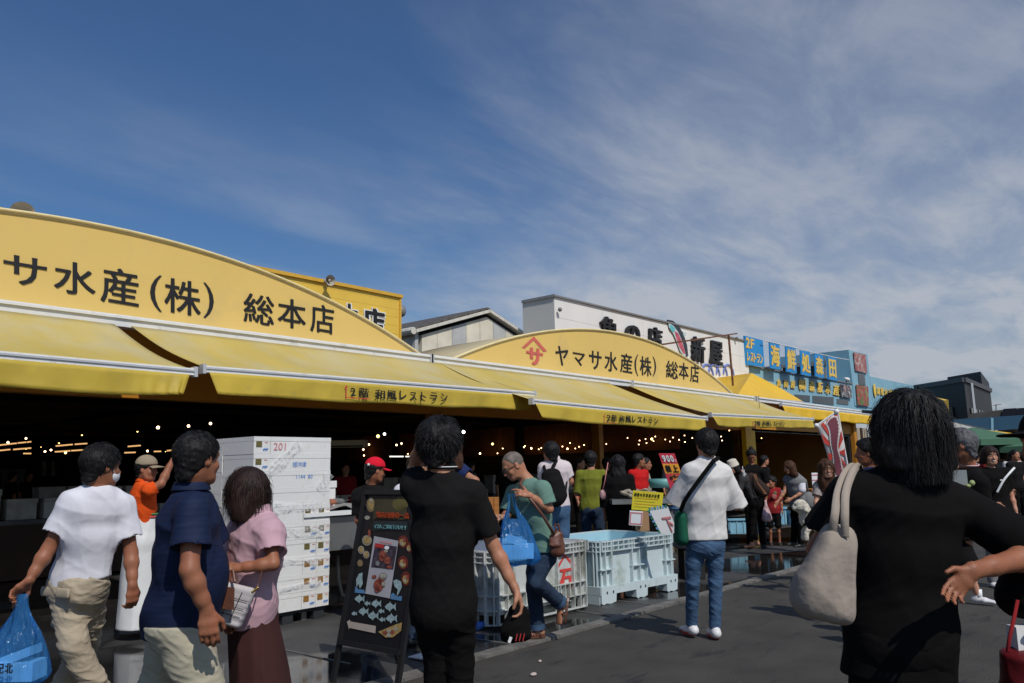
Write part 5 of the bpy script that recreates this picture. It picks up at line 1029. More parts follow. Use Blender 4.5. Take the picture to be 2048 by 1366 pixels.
# ------------------------------------------------------------------ figures: smooth distance fields turned into continuous surfaces
class Field:
    def __init__(s, lo, hi, vs):
        s.lo = np.asarray(lo, float)-3*vs; s.vs = vs; n = np.ceil((np.asarray(hi, float)+3*vs-s.lo)/vs).astype(int)+1
        s.n = n; s.a = np.full(n, 0.5, np.float32)
    def win(s, lo, hi):
        i0 = np.clip(np.floor((lo-s.lo)/s.vs).astype(int), 0, s.n-1); i1 = np.clip(np.ceil((hi-s.lo)/s.vs).astype(int)+1, 1, s.n)
        i1 = np.maximum(i1, i0+1)
        sl_ = tuple(slice(a, b) for a, b in zip(i0, i1))
        g = [(s.lo[k]+s.vs*np.arange(i0[k], i1[k])).astype(np.float32) for k in range(3)]
        return sl_, g[0][:, None, None], g[1][None, :, None], g[2][None, None, :]
    def blend(s, sl_, d, k, sub=False):
        a = s.a[sl_]
        if sub:
            d = -d; h = np.clip(.5+.5*(d-a)/k, 0, 1); s.a[sl_] = a*(1-h)+d*h+k*h*(1-h)
        else:
            h = np.clip(.5+.5*(a-d)/k, 0, 1); s.a[sl_] = a*(1-h)+d*h-k*h*(1-h)
    def rc(s, a, b, ra, rb=None, k=.02, sub=False):
        rb = ra if rb is None else rb; a, b = np.asarray(a, float), np.asarray(b, float); m = max(ra, rb)+k+.03
        sl_, X, Y, Z = s.win(np.minimum(a, b)-m, np.maximum(a, b)+m); ab = b-a; L2 = max(float(ab@ab), 1e-9)
        qx, qy, qz = X-a[0], Y-a[1], Z-a[2]; t = np.clip((qx*ab[0]+qy*ab[1]+qz*ab[2])/L2, 0, 1)
        d = np.sqrt((qx-t*ab[0])**2+(qy-t*ab[1])**2+(qz-t*ab[2])**2)-(ra+(rb-ra)*t); s.blend(sl_, d.astype(np.float32), k, sub); return s
    def ec(s, a, b, ra, rb, side, k=.03, sub=False, cap=None):
        """elliptical capsule: ra/rb = (half width along side, half depth)"""
        a, b = np.asarray(a, float), np.asarray(b, float); ab = b-a; L = np.linalg.norm(ab); u = nrm(ab) if L > 1e-6 else UP
        sd = nrm(side-u*(side@u)); f = np.cross(u, sd); m = max(ra+rb)+k+.03
        sl_, X, Y, Z = s.win(np.minimum(a, b)-m, np.maximum(a, b)+m); qx, qy, qz = X-a[0], Y-a[1], Z-a[2]
        h = qx*u[0]+qy*u[1]+qz*u[2]; t = np.clip(h/max(L, 1e-6), 0, 1); x = qx*sd[0]+qy*sd[1]+qz*sd[2]; y = qx*f[0]+qy*f[1]+qz*f[2]; z = h-t*L
        rx = ra[0]+(rb[0]-ra[0])*t; ry = ra[1]+(rb[1]-ra[1])*t; rz = cap if cap else np.minimum(rx, ry)
        r = np.sqrt((x/rx)**2+(y/ry)**2+(z/rz)**2)+1e-6; g = np.sqrt((x/rx**2)**2+(y/ry**2)**2+(z/rz**2)**2)+1e-6
        d = r*(r-1)/g; s.blend(sl_, d.astype(np.float32), k, sub); return s
    def el(s, c, rad, fr=None, k=.015, sub=False):
        c = np.asarray(c, float); fr = fr or (V(1, 0, 0), V(0, 1, 0), V(0, 0, 1)); m = max(rad)+k+.03
        sl_, X, Y, Z = s.win(c-m, c+m); qx, qy, qz = X-c[0], Y-c[1], Z-c[2]; r2 = 0; g2 = 0
        for ax, R_ in zip(fr, rad): p = qx*ax[0]+qy*ax[1]+qz*ax[2]; r2 = r2+(p/R_)**2; g2 = g2+(p/R_**2)**2
        r = np.sqrt(r2)+1e-6; d = r*(r-1)/(np.sqrt(g2)+1e-6); s.blend(sl_, d.astype(np.float32), k, sub); return s
    def cut(s, p, n, k=.004):       # keep the side the normal points away from
        n = nrm(n); X = (s.lo[0]+s.vs*np.arange(s.n[0])).astype(np.float32)[:, None, None]; Y = (s.lo[1]+s.vs*np.arange(s.n[1])).astype(np.float32)[None, :, None]; Z = (s.lo[2]+s.vs*np.arange(s.n[2])).astype(np.float32)[None, None, :]
        d = (X-p[0])*n[0]+(Y-p[1])*n[1]+(Z-p[2])*n[2]; a = s.a; h = np.clip(.5+.5*(d-a)/k, 0, 1); s.a = (a*(1-h)+d*h+k*h*(1-h)).astype(np.float32); return s
    def disp(s, fn, band=.05):
        idx = np.nonzero(np.abs(s.a) < band); P = s.lo+s.vs*np.stack(idx, 1); s.a[idx] += fn(P).astype(np.float32); return s
    def mesh(s):
        a = s.a; n = s.n; ins = a < 0
        c = np.zeros(tuple(n-1), np.uint8)
        for dx_ in (0, 1):
            for dy_ in (0, 1):
                for dz_ in (0, 1): c += ins[dx_:n[0]-1+dx_, dy_:n[1]-1+dy_, dz_:n[2]-1+dz_]
        act = np.nonzero((c > 0) & (c < 8)); m = len(act[0]); vid = np.full(tuple(n-1), -1, np.int32); vid[act] = np.arange(m)
        acc = np.zeros((m, 3)); cnt = np.zeros(m); I, Jx, K = act; cor = {}
        for q in range(8): o = (q & 1, q >> 1 & 1, q >> 2 & 1); cor[q] = a[I+o[0], Jx+o[1], K+o[2]].astype(float)
        for q in range(8):
            for ax in range(3):
                if not q >> ax & 1:
                    r = q | 1 << ax; va, vb = cor[q], cor[r]; mk = (va < 0) != (vb < 0); t = np.where(mk, va/np.where(mk, va-vb, 1), 0)
                    p = np.stack([np.full(m, float(q >> e & 1)) for e in range(3)], 1); p[:, ax] += t; acc += p*mk[:, None]; cnt += mk
        v = acc/np.maximum(cnt, 1)[:, None]+np.stack(act, 1); v = s.lo+s.vs*v; F = []
        for ax in range(3):
            e1, e2 = (ax+1) % 3, (ax+2) % 3; sh = [slice(None)]*3; sh2 = [slice(None)]*3; sh[ax] = slice(0, -1); sh2[ax] = slice(1, None)
            A, B_ = ins[tuple(sh)], ins[tuple(sh2)]; x = np.nonzero(A != B_); x = [np.asarray(q) for q in x]; ok = (x[e1] > 0) & (x[e2] > 0) & (x[e1] < n[e1]-1) & (x[e2] < n[e2]-1); x = [q[ok] for q in x]; flip = A[tuple(x)]
            def at(d1, d2): y = list(x); y[e1] = x[e1]-d1; y[e2] = x[e2]-d2; return vid[tuple(y)]
            q = np.stack([at(1, 1), at(0, 1), at(0, 0), at(1, 0)], 1); q[~flip] = q[~flip][:, ::-1]; F.append(q)
        F = np.concatenate(F); F = F[(F >= 0).all(1)]
        return v, F
    def obj(s, name, m, parent, **k):
        v, f = s.mesh(); return mesh_obj(name, v, f, m, None, parent, True, **k)

def folds(seed, amp, freq, direction=None, aniso=2.2):
    r = np.random.RandomState(seed); ws = [(nrm(r.randn(3)*(1, 1, 1.5))*freq*r.uniform(.6, 1.5), r.uniform(0, 6)) for _ in range(5)]; wd = [(r.randn(3)*freq*.35, r.uniform(0, 6)) for _ in range(3)]
    def fn(P):
        w = sum(np.sin(P@a+b) for a, b in wd); o = 0
        for a, b in ws: o = o+(1-np.abs(np.sin(P@a+b+w*.9)))**2
        o = o/len(ws)-.25; return -amp*2*o
    return fn
def frame(fd, up=UP):
    f = nrm(fd); s_ = nrm(np.cross(f, up)); u = np.cross(s_, f); return s_, f, u          # right hand side, forward, up

def skin_ex(m, t, b, out, vec):
    b.inputs['Subsurface Weight'].default_value = .12; b.inputs['Subsurface Scale'].default_value = .012; b.inputs['Subsurface Radius'].default_value = (1, .35, .2)
    n = t.nodes.new('ShaderNodeTexNoise'); n.inputs['Scale'].default_value = 5; n.inputs['Detail'].default_value = 6; t.links.new(vec, n.inputs['Vector'])
    r = t.nodes.new('ShaderNodeMapRange'); r.inputs[1].default_value = .42; r.inputs[2].default_value = .68; r.inputs[4].default_value = .45; t.links.new(n.outputs['Fac'], r.inputs[0])
    mx = t.nodes.new('ShaderNodeMixRGB'); mx.blend_type = 'MULTIPLY'; t.links.new(r.outputs[0], mx.inputs[0]); t.links.new(out, mx.inputs[1]); mx.inputs[2].default_value = (1.0, .68, .60, 1); t.links.new(mx.outputs[0], b.inputs['Base Color'])
SKIN = mat('skin', (0.42, 0.200, 0.115), rough=.5, var=.12, vscale=14, bump=.0012, bscale=160, spec=.35, extra=skin_ex)
SKIN2 = mat('skin_tanned', (0.31, 0.125, 0.066), rough=.5, var=.12, vscale=14, bump=.0012, bscale=160, spec=.35, extra=skin_ex)
SKIN3 = mat('skin_fair', (0.50, 0.26, 0.165), rough=.5, var=.08, vscale=14, bump=.001, bscale=160, spec=.35, extra=skin_ex)
M_eye = mat('eye_dark', (0.015, 0.01, 0.008), rough=.15, var=0); M_lip = mat('lip', (0.36, 0.11, 0.09), rough=.45, var=.1)
def hairmat(name, c, c2=None):
    def ex(m, t, b, out, vec):
        w = t.nodes.new('ShaderNodeTexNoise'); w.inputs['Scale'].default_value = 30; w.inputs['Detail'].default_value = 6; mp = t.nodes.new('ShaderNodeMapping'); mp.inputs['Scale'].default_value = (4, 4, .6)
        t.links.new(vec, mp.inputs[0]); t.links.new(mp.outputs[0], w.inputs['Vector']); bp = t.nodes.new('ShaderNodeBump'); bp.inputs['Distance'].default_value = .004; t.links.new(w.outputs['Fac'], bp.inputs['Height']); t.links.new(bp.outputs[0], b.inputs['Normal'])
    return mat(name, c, rough=.58, var=.4, vscale=25, extra=ex, spec=.22)
H_BLK = hairmat('black_hair', (0.010, 0.009, 0.009)); H_DBR = hairmat('dark_brown_hair', (0.022, 0.011, 0.008)); H_BRN = hairmat('brown_hair', (0.06, 0.025, 0.012)); H_GRY = hairmat('grey_hair', (0.10, 0.10, 0.105)); H_SHV = hairmat('shaved_hair', (0.16, 0.13, 0.11))
M_mask = mat('white_face_mask', (.7, .7, .72), rough=.8)

def hp_t(hands, q, f): return (hands or {}).get(q, {}).get('t', f)
def hand(F, w, d, n, side_t, sc=1.0, curl=.5, spread=.0, thumb=.5, k=.006, curls=None):
    """w wrist, d direction of the palm, n the way the palm faces, side_t towards the thumb"""
    d = nrm(d); n = nrm(n-d*(n@d)); t = np.cross(d, n); t = t if t@side_t > 0 else -t; w = np.asarray(w, float); S = sc
    F.ec(w-d*.01*S, w+d*.045*S, (.027*S, .020*S), (.038*S, .017*S), t, k=.012); F.ec(w+d*.045*S, w+d*.082*S, (.038*S, .017*S), (.038*S, .013*S), t, k=.01)
    tips = []
    for i, (o, L, r) in enumerate(((.030, .076, .0088), (.010, .086, .0092), (-.011, .079, .0088), (-.030, .062, .0078))):
        c = (curls[i] if curls else curl); p = w+d*(.088-.004*abs(i-1.3))*S+t*o*S; dd = nrm(d+t*spread*(1.5-i)*.4); a = 0.0
        for j, f in enumerate((.46, .30, .24)):
            a += c*(.75, 1.0, .7)[j]; q = p+(dd*cos(a)+n*sin(a))*L*f*S; F.rc(p, q, (r-.0006*j)*S, (r-.0006*(j+1))*S, k=k if j == 0 else .003); p = q
        tips.append(p)
    p = w+d*.022*S+t*.026*S+n*.004*S; q = p+nrm(d*.75+t*(.95-.5*thumb)+n*(.15+.5*thumb))*.040*S; F.rc(p, q, .0135*S, .0105*S, k=.012)
    q2 = q+nrm(d*.9+t*(.45-.75*thumb)+n*(.1+.55*thumb))*.034*S; F.rc(q, q2, .0102*S, .0085*S, k=.003)
    return tips

def head(F, c, fr_, S, face=True, vs=.006):
    s_, f, u = fr_; P = lambda x, y, z: c+(s_*x+f*y+u*z)*S
    F.el(P(0, -.012, .032), (.076*S, .096*S, .088*S), fr_, k=.01); F.el(P(0, .022, -.040), (.061*S, .066*S, .072*S), fr_, k=.03)
    F.rc(P(-.022, .055, -.094), P(.022, .055, -.094), .020*S, .020*S, k=.03); F.el(P(0, -.03, -.03), (.062*S, .07*S, .07*S), fr_, k=.02)
    for q in (-1, 1):
        F.rc(P(.060*q, -.005, -.02), P(.048*q, .025, -.085), .016*S, .014*S, k=.03); F.el(P(.040*q, .058, -.030), (.022*S, .018*S, .022*S), fr_, k=.02)
    F.rc(P(-.03, .078, .022), P(.03, .078, .022), .011*S, .011*S, k=.02)
    for q in (-1, 1): F.el(P(.032*q, .096, .001), (.017*S, .012*S, .011*S), fr_, k=.010, sub=True)
    F.rc(P(0, .080, .006), P(0, .104, -.034), .0075*S, .0125*S, k=.012); F.rc(P(-.012, .090, -.040), P(.012, .090, -.040), .009*S, .009*S, k=.008)
    F.el(P(0, .082, -.062), (.024*S, .012*S, .006*S), fr_, k=.006); F.el(P(0, .080, -.073), (.020*S, .012*S, .006*S), fr_, k=.006); F.el(P(0, .099, -.0675), (.026*S, .006*S, .0022*S), fr_, k=.003, sub=True)
    for q in (-1, 1):
        e_ = nrm(s_*q*.5+f*-.85+u*.15)*0+s_*q
        F.el(P(.080*q, -.012, -.004), (.010*S, .019*S, .032*S), (nrm(s_*q*.9-f*.45), nrm(f*.9+s_*q*.45), u), k=.006); F.el(P(.090*q, -.008, -.002), (.006*S, .010*S, .018*S), fr_, k=.004, sub=True)
def face_bits(c, fr_, S, par, glasses=False, smile=False, brow=H_BLK):
    s_, f, u = fr_; P = lambda x, y, z: c+(s_*x+f*y+u*z)*S; W = mat('eye_white', (.6, .57, .54), rough=.2, var=0)
    for q in (-1, 1):
        b = MB(); b.ell(P(.031*q, .0785, .001), (.013*S, .0095*S, .0065*S), W, 10, 6, fr=fr_); b.ell(P(.031*q, .0835, .001), (.0062*S, .005*S, .0062*S), M_eye, 8, 5, fr=fr_); b.build('eye', par, smooth=True)
        b = MB(); b.tube([P(.014*q, .088, .017), P(.032*q, .0885, .023), P(.050*q, .078, .018)], [.002*S, .0032*S, .0016*S], brow, 6); b.build('eyebrow', par, smooth=True)
    b = MB(); b.tube([P(-.022, .087, -.066+(.004 if smile else 0)), P(0, .094, -.0675), P(.022, .087, -.066+(.004 if smile else 0))], [.002*S, .0045*S, .002*S], M_wp if smile else M_lip, 6); b.build('mouth', par, smooth=True)
    if glasses:
        b = MB(); gm = mat('black_glasses', (.01, .01, .01), rough=.3)
        for q in (-1, 1):
            pts = [P(.033*q+.026*cos(a), .100, -.002+.017*sin(a)) for a in np.linspace(0, 2*pi, 17)]; b.tube(pts, .0022*S, gm, 5, cap=False); b.bar(P(.058*q, .099, .006), P(.080*q, -.005, .006), .004, .005, gm)
        b.bar(P(-.008, .101, .004), P(.008, .101, .004), .003, .003, gm); b.build('glasses', par)

def strands(name, par, m, c, fr_, S, style, n, L, seed, w=.0034, rad=(.086, .106, .098), cz=.03, extra=None):
    """thin ribbons of hair growing from the scalp: they break the outline and the surface of the hair"""
    r = np.random.RandomState(seed); s_, f, u = [np.asarray(q) for q in fr_]; d = r.randn(n*4, 3); d /= np.linalg.norm(d, axis=1)[:, None]
    if style == 'crown': ok = d[:, 2] > .15+.9*np.maximum(d[:, 1], -.2)*0-.2
    else: ok = (-.72*d[:, 1]+.70*d[:, 2]) > (-.28)
    ok &= d[:, 2] > -.75; d = d[ok][:n]; n = len(d); R_ = np.array(rad)*S
    P0 = c+np.outer(d[:, 0]*R_[0], s_)+np.outer(d[:, 1]*R_[1]-.012*S, f)+np.outer(d[:, 2]*R_[2]+cz*S, u); N_ = np.outer(d[:, 0], s_)+np.outer(d[:, 1], f)+np.outer(d[:, 2], u)
    swirl = c+u*.11*S-f*.05*S; T = P0-swirl; T -= N_*(T*N_).sum(1)[:, None]; T /= np.linalg.norm(T, axis=1)[:, None]+1e-6; T += r.randn(n, 3)*(.55 if style == 'fluffy' else .28); T -= N_*(T*N_).sum(1)[:, None]*.9; T /= np.linalg.norm(T, axis=1)[:, None]
    K = 5 if L < .1 else 8; ln = L*r.uniform(.5, 1.1, n)*(1-.35*np.clip(-d[:, 2], 0, 1) if style in ('long', 'bob') else 1); V_ = []; p = P0-N_*.001; dirv = T+N_*(r.uniform(.25, 1.1, n)[:, None] if style == 'fluffy' else r.uniform(.12, .7, n)[:, None] if style == 'short' else .02+1.0*r.uniform(0, 1, n)[:, None]**3.2); side = np.cross(dirv, N_); side /= np.linalg.norm(side, axis=1)[:, None]+1e-6; side = side*.8+r.randn(n, 3)*.3
    wd = w*(.5 if style == 'long' else .7 if style == 'bob' else 1)*r.uniform(.5, 1.5, n); wv = r.randn(n, 3)*.22; wp = r.uniform(0, 6, n)
    for k_ in range(K+1):
        ww = (wd*(1-.85*k_/K))[:, None]; V_.append(p-side*ww); V_.append(p+side*ww)
        dirv = dirv/np.linalg.norm(dirv, axis=1)[:, None]
        if style in ('long', 'bob'): dirv = dirv+np.array([0, 0, -1])*.60+wv*np.cos(k_*1.1+wp)[:, None]
        elif style == 'fluffy': dirv = dirv+np.array([0, 0, -1])*.10-N_*.12
        else: dirv = dirv-N_*.12+np.array([0, 0, -1])*.10
        dirv = dirv/np.linalg.norm(dirv, axis=1)[:, None]; p = p+dirv*(ln/K)[:, None]
        if style in ('long', 'bob'):      # keep outside the hair body
            q = p-c; hx, hy, hz = q@s_, q@f+.012*S, q@u-cz*S; rr = np.sqrt((hx/R_[0])**2+(hy/R_[1])**2+(np.maximum(hz, 0)/R_[2])**2); push = np.maximum(1-rr, 0)[:, None]; qq = np.outer(hx, s_)+np.outer(hy, f); p = p+qq*push*1.0
    V_ = np.stack(V_, 1); Fc = []
    base = np.arange(n)*(2*(K+1))
    for k_ in range(K): Fc.append(np.stack([base+2*k_, base+2*k_+1, base+2*k_+3, base+2*k_+2], 1))
    return mesh_obj(name, V_.reshape(-1, 3), np.concatenate(Fc), m, None, par, True)

def hair_obj(par, m, c, fr_, S, style, vs, seed=1, nst=0, L=.04, vol=1.0, length=.25, parting=None):
    s_, f, u = fr_; P = lambda x, y, z: c+(s_*x+f*y+u*z)*S; low = length if style in ('long', 'bob') else .12
    R_ = (.086*vol, .106*vol, .100*vol); F = Field(c-V(.2, .2, low+.1)*S, c+V(.2, .2, .2)*S, vs)
    F.el(P(0, -.014, .030), tuple(q*S for q in R_), fr_, k=.01)
    if style in ('short', 'fluffy'):
        F.ec(P(0, -.035, .02), P(0, -.052, -.072), (.084*vol*S, .079*vol*S), (.058*S, .052*S), s_, k=.03)
        if style == 'fluffy': F.el(P(0, -.03, .055), (.098*vol*S, .104*vol*S, .088*vol*S), fr_, k=.05); F.disp(folds(seed, .015*vol*S, 26/S))
        F.disp(lambda X, ff=folds(seed+3, .0045*vol*S, 60/S): ff(X+.6*X[:, [1, 2, 0]]))
        F.cut(P(0, .0, -.024 if style == 'short' else -.038), f*.72-u*.70, k=.012); F.disp(folds(seed+7, .006*S, 90/S))
        F.el(P(0, .080, -.03), (.066*S, .05*S, .10*S), fr_, k=.012, sub=True)
        for q in (-1, 1): F.el(P(.095*q, .004, -.020), (.028*S, .023*S, .033*S), fr_, k=.008, sub=True)
    elif style == 'shaved':
        F.cut(P(0, .035, .05), f*.80-u*.55, k=.012)
        for q in (-1, 1): F.el(P(.095*q, .002, -.02), (.030*S, .034*S, .036*S), fr_, k=.008, sub=True)
    else:
        w0 = .098*vol; bot = -length
        F.ec(P(0, -.02, .01), P(0, -.035, bot*.55), (w0*S, .092*vol*S), (w0*1.10*S, .080*vol*S), s_, k=.05); F.ec(P(0, -.035, bot*.5), P(0, -.045, bot+.02), (w0*1.10*S, .082*vol*S), (w0*1.16*S, .070*vol*S), s_, k=.04)
        am = 1.0 if style == 'long' else .35; F.disp(lambda X, ff=folds(seed, .011*am*vol*S, 40/S): ff(X*np.array([1, 1, .25]))); F.disp(folds(seed+5, .008*am*vol*S, 20/S))
        F.el(P(0, .090, -.045), (.068*S, .080*S, .095*S), fr_, k=.02, sub=True); F.rc(P(0, .11, -.05), P(0, .11, -.32), .068*S, .085*S, k=.02, sub=True)
        F.cut(P(0, -.03, bot), -u+f*.1, k=.02)
    o = F.obj('hair', m, par)
    if nst: st_ = strands('hair_strands', par, m, c, fr_, S, style, nst, L, seed, rad=tuple(q*1.0 for q in R_) if style != 'fluffy' else (.094*vol, .108*vol, .112*vol)); st_.parent = o
    return o

def person(label, loc=None, yaw=None, h=1.70, J_=None, fdir=None, look=None, vs=.008, skin=SKIN, shirt=None, pants=None, skirt=None, shoes=None, hair=None, build=1.0, belly=0.0, face=False,
           hands=None, group=None, seed=1, cap_hat=None, glasses=False, smile=False, headS=None, mask=False, bare_feet=False, female=False, name='person', hs=None):
    """fdir: horizontal facing of the body; joints missing from J_ follow a standing pose in the body frame"""
    f = nrm(fdir if fdir is not None else V(cos(yaw), sin(yaw), 0)); s_ = nrm(np.cross(f, UP)); J_ = J_ or {}; k = h/1.72
    base = np.asarray(loc, float) if loc is not None else J_['pv']*V(1, 1, 0)
    L = lambda x, y, z: base+s_*x*k+f*y*k+UP*z*k
    g = dict(pv=L(0, 0, .93), nk=L(0, -.01, 1.43), hd=L(0, .03, 1.60), sl=L(-.165, 0, 1.39), sr=L(.165, 0, 1.39), el=L(-.21, -.02, 1.11), er=L(.21, -.02, 1.11), wl=L(-.22, .05, .87), wr=L(.22, .05, .87),
             kl=L(-.10, .02, .49), kr=L(.10, .02, .49), al=L(-.11, -.03, .075), ar=L(.11, -.03, .075))
    ks = list(g); g.update(J_); j = g
    S = headS or k*(0.97 if female else 1.0); lk = frame(look if look is not None else f); sv = nrm(j['sr']-j['sl']); tb = build*k
    t = thing(name, label, 'person', base*V(1, 1, 0), group)
    pts = np.stack([j[q] for q in ks]); lo, hi = pts.min(0)-.20, pts.max(0)+.20; lo[2] = max(min(lo[2], 0), 0) if lo[2] < .1 else lo[2]; hi[2] = max(hi[2], j['hd'][2]+.17)
    sdv = nrm(sv*V(1, 1, 0)); pv, nk = j['pv'], j['nk']; sp = nk-pv; mid = pv+sp*.5; ch = pv+sp*.80; hipv = nrm(s_*.7+sdv*.3)
    hj = {q: pv+hipv*(.085*tb*(1 if q == 'r' else -1))-UP*.03*k for q in 'lr'}
    # ---- the body itself: one continuous surface
    F = Field(lo, hi, vs); head(F, j['hd'], lk, S)
    F.rc(j['hd']-lk[2]*.06*S-lk[1]*.025*S, nk+UP*.0, .052*S*(.88 if female else 1), .058*S*(.88 if female else 1), k=.03)
    F.ec(pv, mid, (.125*tb, .09*tb), (.115*tb, .085*tb), hipv, k=.05); F.ec(mid, ch, (.115*tb, .085*tb), (.135*tb, .09*tb), sdv, k=.05); F.ec(ch, nk-UP*.05*k, (.135*tb, .09*tb), (.07*tb, .06*tb), sdv, k=.04)
    for q in 'lr':
        a, e, w = j['s'+q], j['e'+q], j['w'+q]; F.rc(nk-UP*.035*k, a, .045*tb, .05*tb, k=.04); fe = .84 if female else 1.0
        F.rc(a, e, .046*tb*fe, .036*tb*fe, k=.03); F.rc(e, e+(w-e)*.30, .036*tb*fe, .039*tb*fe, k=.02); F.rc(e+(w-e)*.30, e+(w-e)*.72, .039*tb*fe, .029*tb*fe, k=.02); F.ec(e+(w-e)*.70, w, (.029*tb*fe, .026*tb*fe), (.027*k*fe, .020*k*fe), hp_t(hands, q, f), k=.02)
        hp = (hands or {}).get(q, {}); d = hp.get('d', nrm(w-e)); n = hp.get('n', -s_*(1 if q == 'r' else -1)); th = hp.get('t', f)
        hand(F, w, d, n, th, k*(.90 if female else 1.0)*hp.get('S', 1.0), hp.get('curl', .35), hp.get('spread', 0), hp.get('thumb', .5), curls=hp.get('curls'))
        kn, an = j['k'+q], j['a'+q]; lg = .74 if (pants and pants.get('end', 1) > .5) else 1.0; F.rc(hj[q], kn, .072*tb*lg, .050*tb*lg, k=.03); F.rc(kn, kn+(an-kn)*.35, .050*tb*lg, .052*tb*lg, k=.03); F.rc(kn+(an-kn)*.35, an, .052*tb*lg, .034*k, k=.03)
        fd = (J_.get('f'+q) if 'f'+q in J_ else None); fd = nrm(fd) if fd is not None else f; j['fd'+q] = fd
        if bare_feet: F.ec(an-UP*.03*k-fd*.03*k, an-UP*.05*k+fd*.12*k, (.034*k, .032*k), (.040*k, .016*k), np.cross(fd, UP), k=.03)
        else: F.ec(an-UP*.03*k-fd*.02*k, an-UP*.045*k+fd*.08*k, (.028*k, .025*k), (.03*k, .016*k), np.cross(fd, UP), k=.02)
    F.obj('body', skin, t)
    if face: face_bits(j['hd'], lk, S, t, glasses, smile)
    # ---- shirt
    if shirt:
        c = dict(m=None, sleeve=.62, loose=1.0, hem=.84, collar=0, wr=.006, wide=1.0, neck=.065, sl_r=.062, tuck=False, fr=22); c.update(shirt); lo_ = c['loose']; zh = c['hem'] if c.get('hemz') else c['hem']*k
        G = Field(np.minimum(lo, lo), hi, vs); tw = tb*lo_; b_ = belly
        for q in 'lr':
            a, e, w = j['s'+q], j['e'+q], j['w'+q]; G.rc(nk-UP*.028*k, a-UP*.004, .052*tb, .060*tb, k=.05); sl = c['sleeve']; r0 = .062*tb*(.5+.5*lo_)
            slq = c.get('sleeve_'+q, sl); r1 = c['sl_r']*tb*(.35+.65*lo_)
            if slq <= 1: G.rc(a, a+(e-a)*slq, r0, r1, k=.035)
            else: G.rc(a, e, r0, r1, k=.035); G.rc(e, e+(w-e)*(slq-1), r1, r1*.85 if slq > 1.6 else r1, k=.02)
        for q in 'lr':      # open cuffs
            a, e, w = j['s'+q], j['e'+q], j['w'+q]; slq = c.get('sleeve_'+q, c['sleeve']); d_ = nrm(e-a) if slq <= 1 else nrm(w-e); end = a+(e-a)*slq if slq <= 1 else e+(w-e)*(slq-1); r1 = c['sl_r']*tb*(.35+.65*lo_)
            G.rc(end+d_*(r1+.005), end+d_*(r1*2+.02), r1*1.4, r1*1.4, k=.004, sub=True)
            ri = r1-max(.012, c['wr']*1.5+.008); G.rc(end-d_*.015, end+d_*.10, ri, ri+.004, k=.003, sub=True)
        pvz = pv+nrm(-sp)*max(0, (pv[2]-zh-.0)); fwdv = f
        G.ec(pvz, pv, (.165*tw, .115*tw+b_*.3), (.160*tw, .112*tw+b_*.5), hipv, k=.05); G.ec(pv, mid, (.158*tw, .11*tw), (.150*tw, .108*tw), hipv, k=.05)
        if b_: G.el(pv+sp*.30+fwdv*b_*.75, (.15*tw, .10*tw+b_*.5, .20), (hipv, fwdv, UP), k=.06)
        G.ec(mid, ch, (.150*tw, .108*tw), (.158*tw*c['wide'], .106*tw), sdv, k=.05); G.ec(ch, nk-UP*.035*k, (.158*tw*c['wide'], .104*tw), (.075*tb, .062*tb), sdv, k=.05)
        az = c.get('az', .5); G.disp(lambda X, ff=folds(seed, c['wr']*.9, c['fr']): ff(X*np.array([1, 1, az])+np.outer(X[:, 2], s_)*.45))
        G.disp(lambda X, ff=folds(seed+50, c['wr']*.42, c['fr']*2.3): ff(X*np.array([1, 1, .8])-np.outer(X[:, 2], s_)*.8))
        G.rc(nk+UP*.10*k+lk[1]*.02, nk+UP*.035*k+f*.005, c['neck']*k, c['neck']*k*.9, k=.006, sub=True)
        hn = nrm(V(0, 0, -1)+c.get('tilt', V(0, 0, 0))); G.cut(V(pv[0], pv[1], zh), hn, k=.006)
        so_ = G.obj('shirt', c['m'], t)
        if c['collar']:
            b = MB(); cc = nk+UP*.045*k; n_ = 24; a1, a2 = [], []; cm = c.get('cm') or c['m']
            P = []
            for i in range(n_+1):
                a = pi*.12+2*pi*(1-.12)*i/n_; dv = f*cos(a)+s_*sin(a); r_ = .058*k*(1+.10*sin(a)**2)*c.get('cs', 1.0)
                P.append([cc+dv*(r_-.006)+UP*.016*k, cc+dv*(r_+.002)+UP*.010*k, cc+dv*(r_+.013)-UP*.024*k])
            b.grid(P, cm, thick=V(0, 0, -.004)); co = b.build('collar', t, smooth=True); co.parent = so_
            if c.get('stripe'):
                b = MB(); b.tube([p[2]+UP*.006 for p in P], .0028, c['stripe'], 5); o_ = b.build('collar_stripe', t, smooth=True); o_.parent = so_
    # ---- trousers
    if pants:
        c = dict(m=None, r=(.092, .068, .058), end=1.0, wr=.006, fr=24, waist=.03, cuff=0); c.update(pants)
        zl_ = min(j['al'][2], j['ar'][2], j['kl'][2], j['kr'][2])-.1; lo2 = lo.copy(); hi2 = hi.copy(); hi2[2] = pv[2]+.22; lo2[2] = max(lo2[2], zl_)
        G = Field(lo2, hi2, vs); wz = pv+UP*.10*k; G.ec(pv-UP*.05*k, wz, (.162*tb*c.get('hip', 1), .118*tb*c.get('hip', 1)), (.142*tb, .105*tb), hipv, k=.04)
        for q in 'lr':
            kn, an = j['k'+q], j['a'+q]; a = hj[q]; r = [x*tb for x in c['r']]; G.rc(a-f*.012, a+(kn-a)*.55, r[0], (r[0]+r[1])/2, k=.04); G.rc(a+(kn-a)*.5, kn, (r[0]+r[1])/2, r[1], k=.02)
            if c['end'] > .5: G.rc(kn, kn+(an-kn)*((c['end']-.5)*2), r[1], r[2], k=.02)
        G.el(pv-f*.045*k-UP*.06*k, (.13*tb, .085*tb, .10*tb), (hipv, f, UP), k=.05)
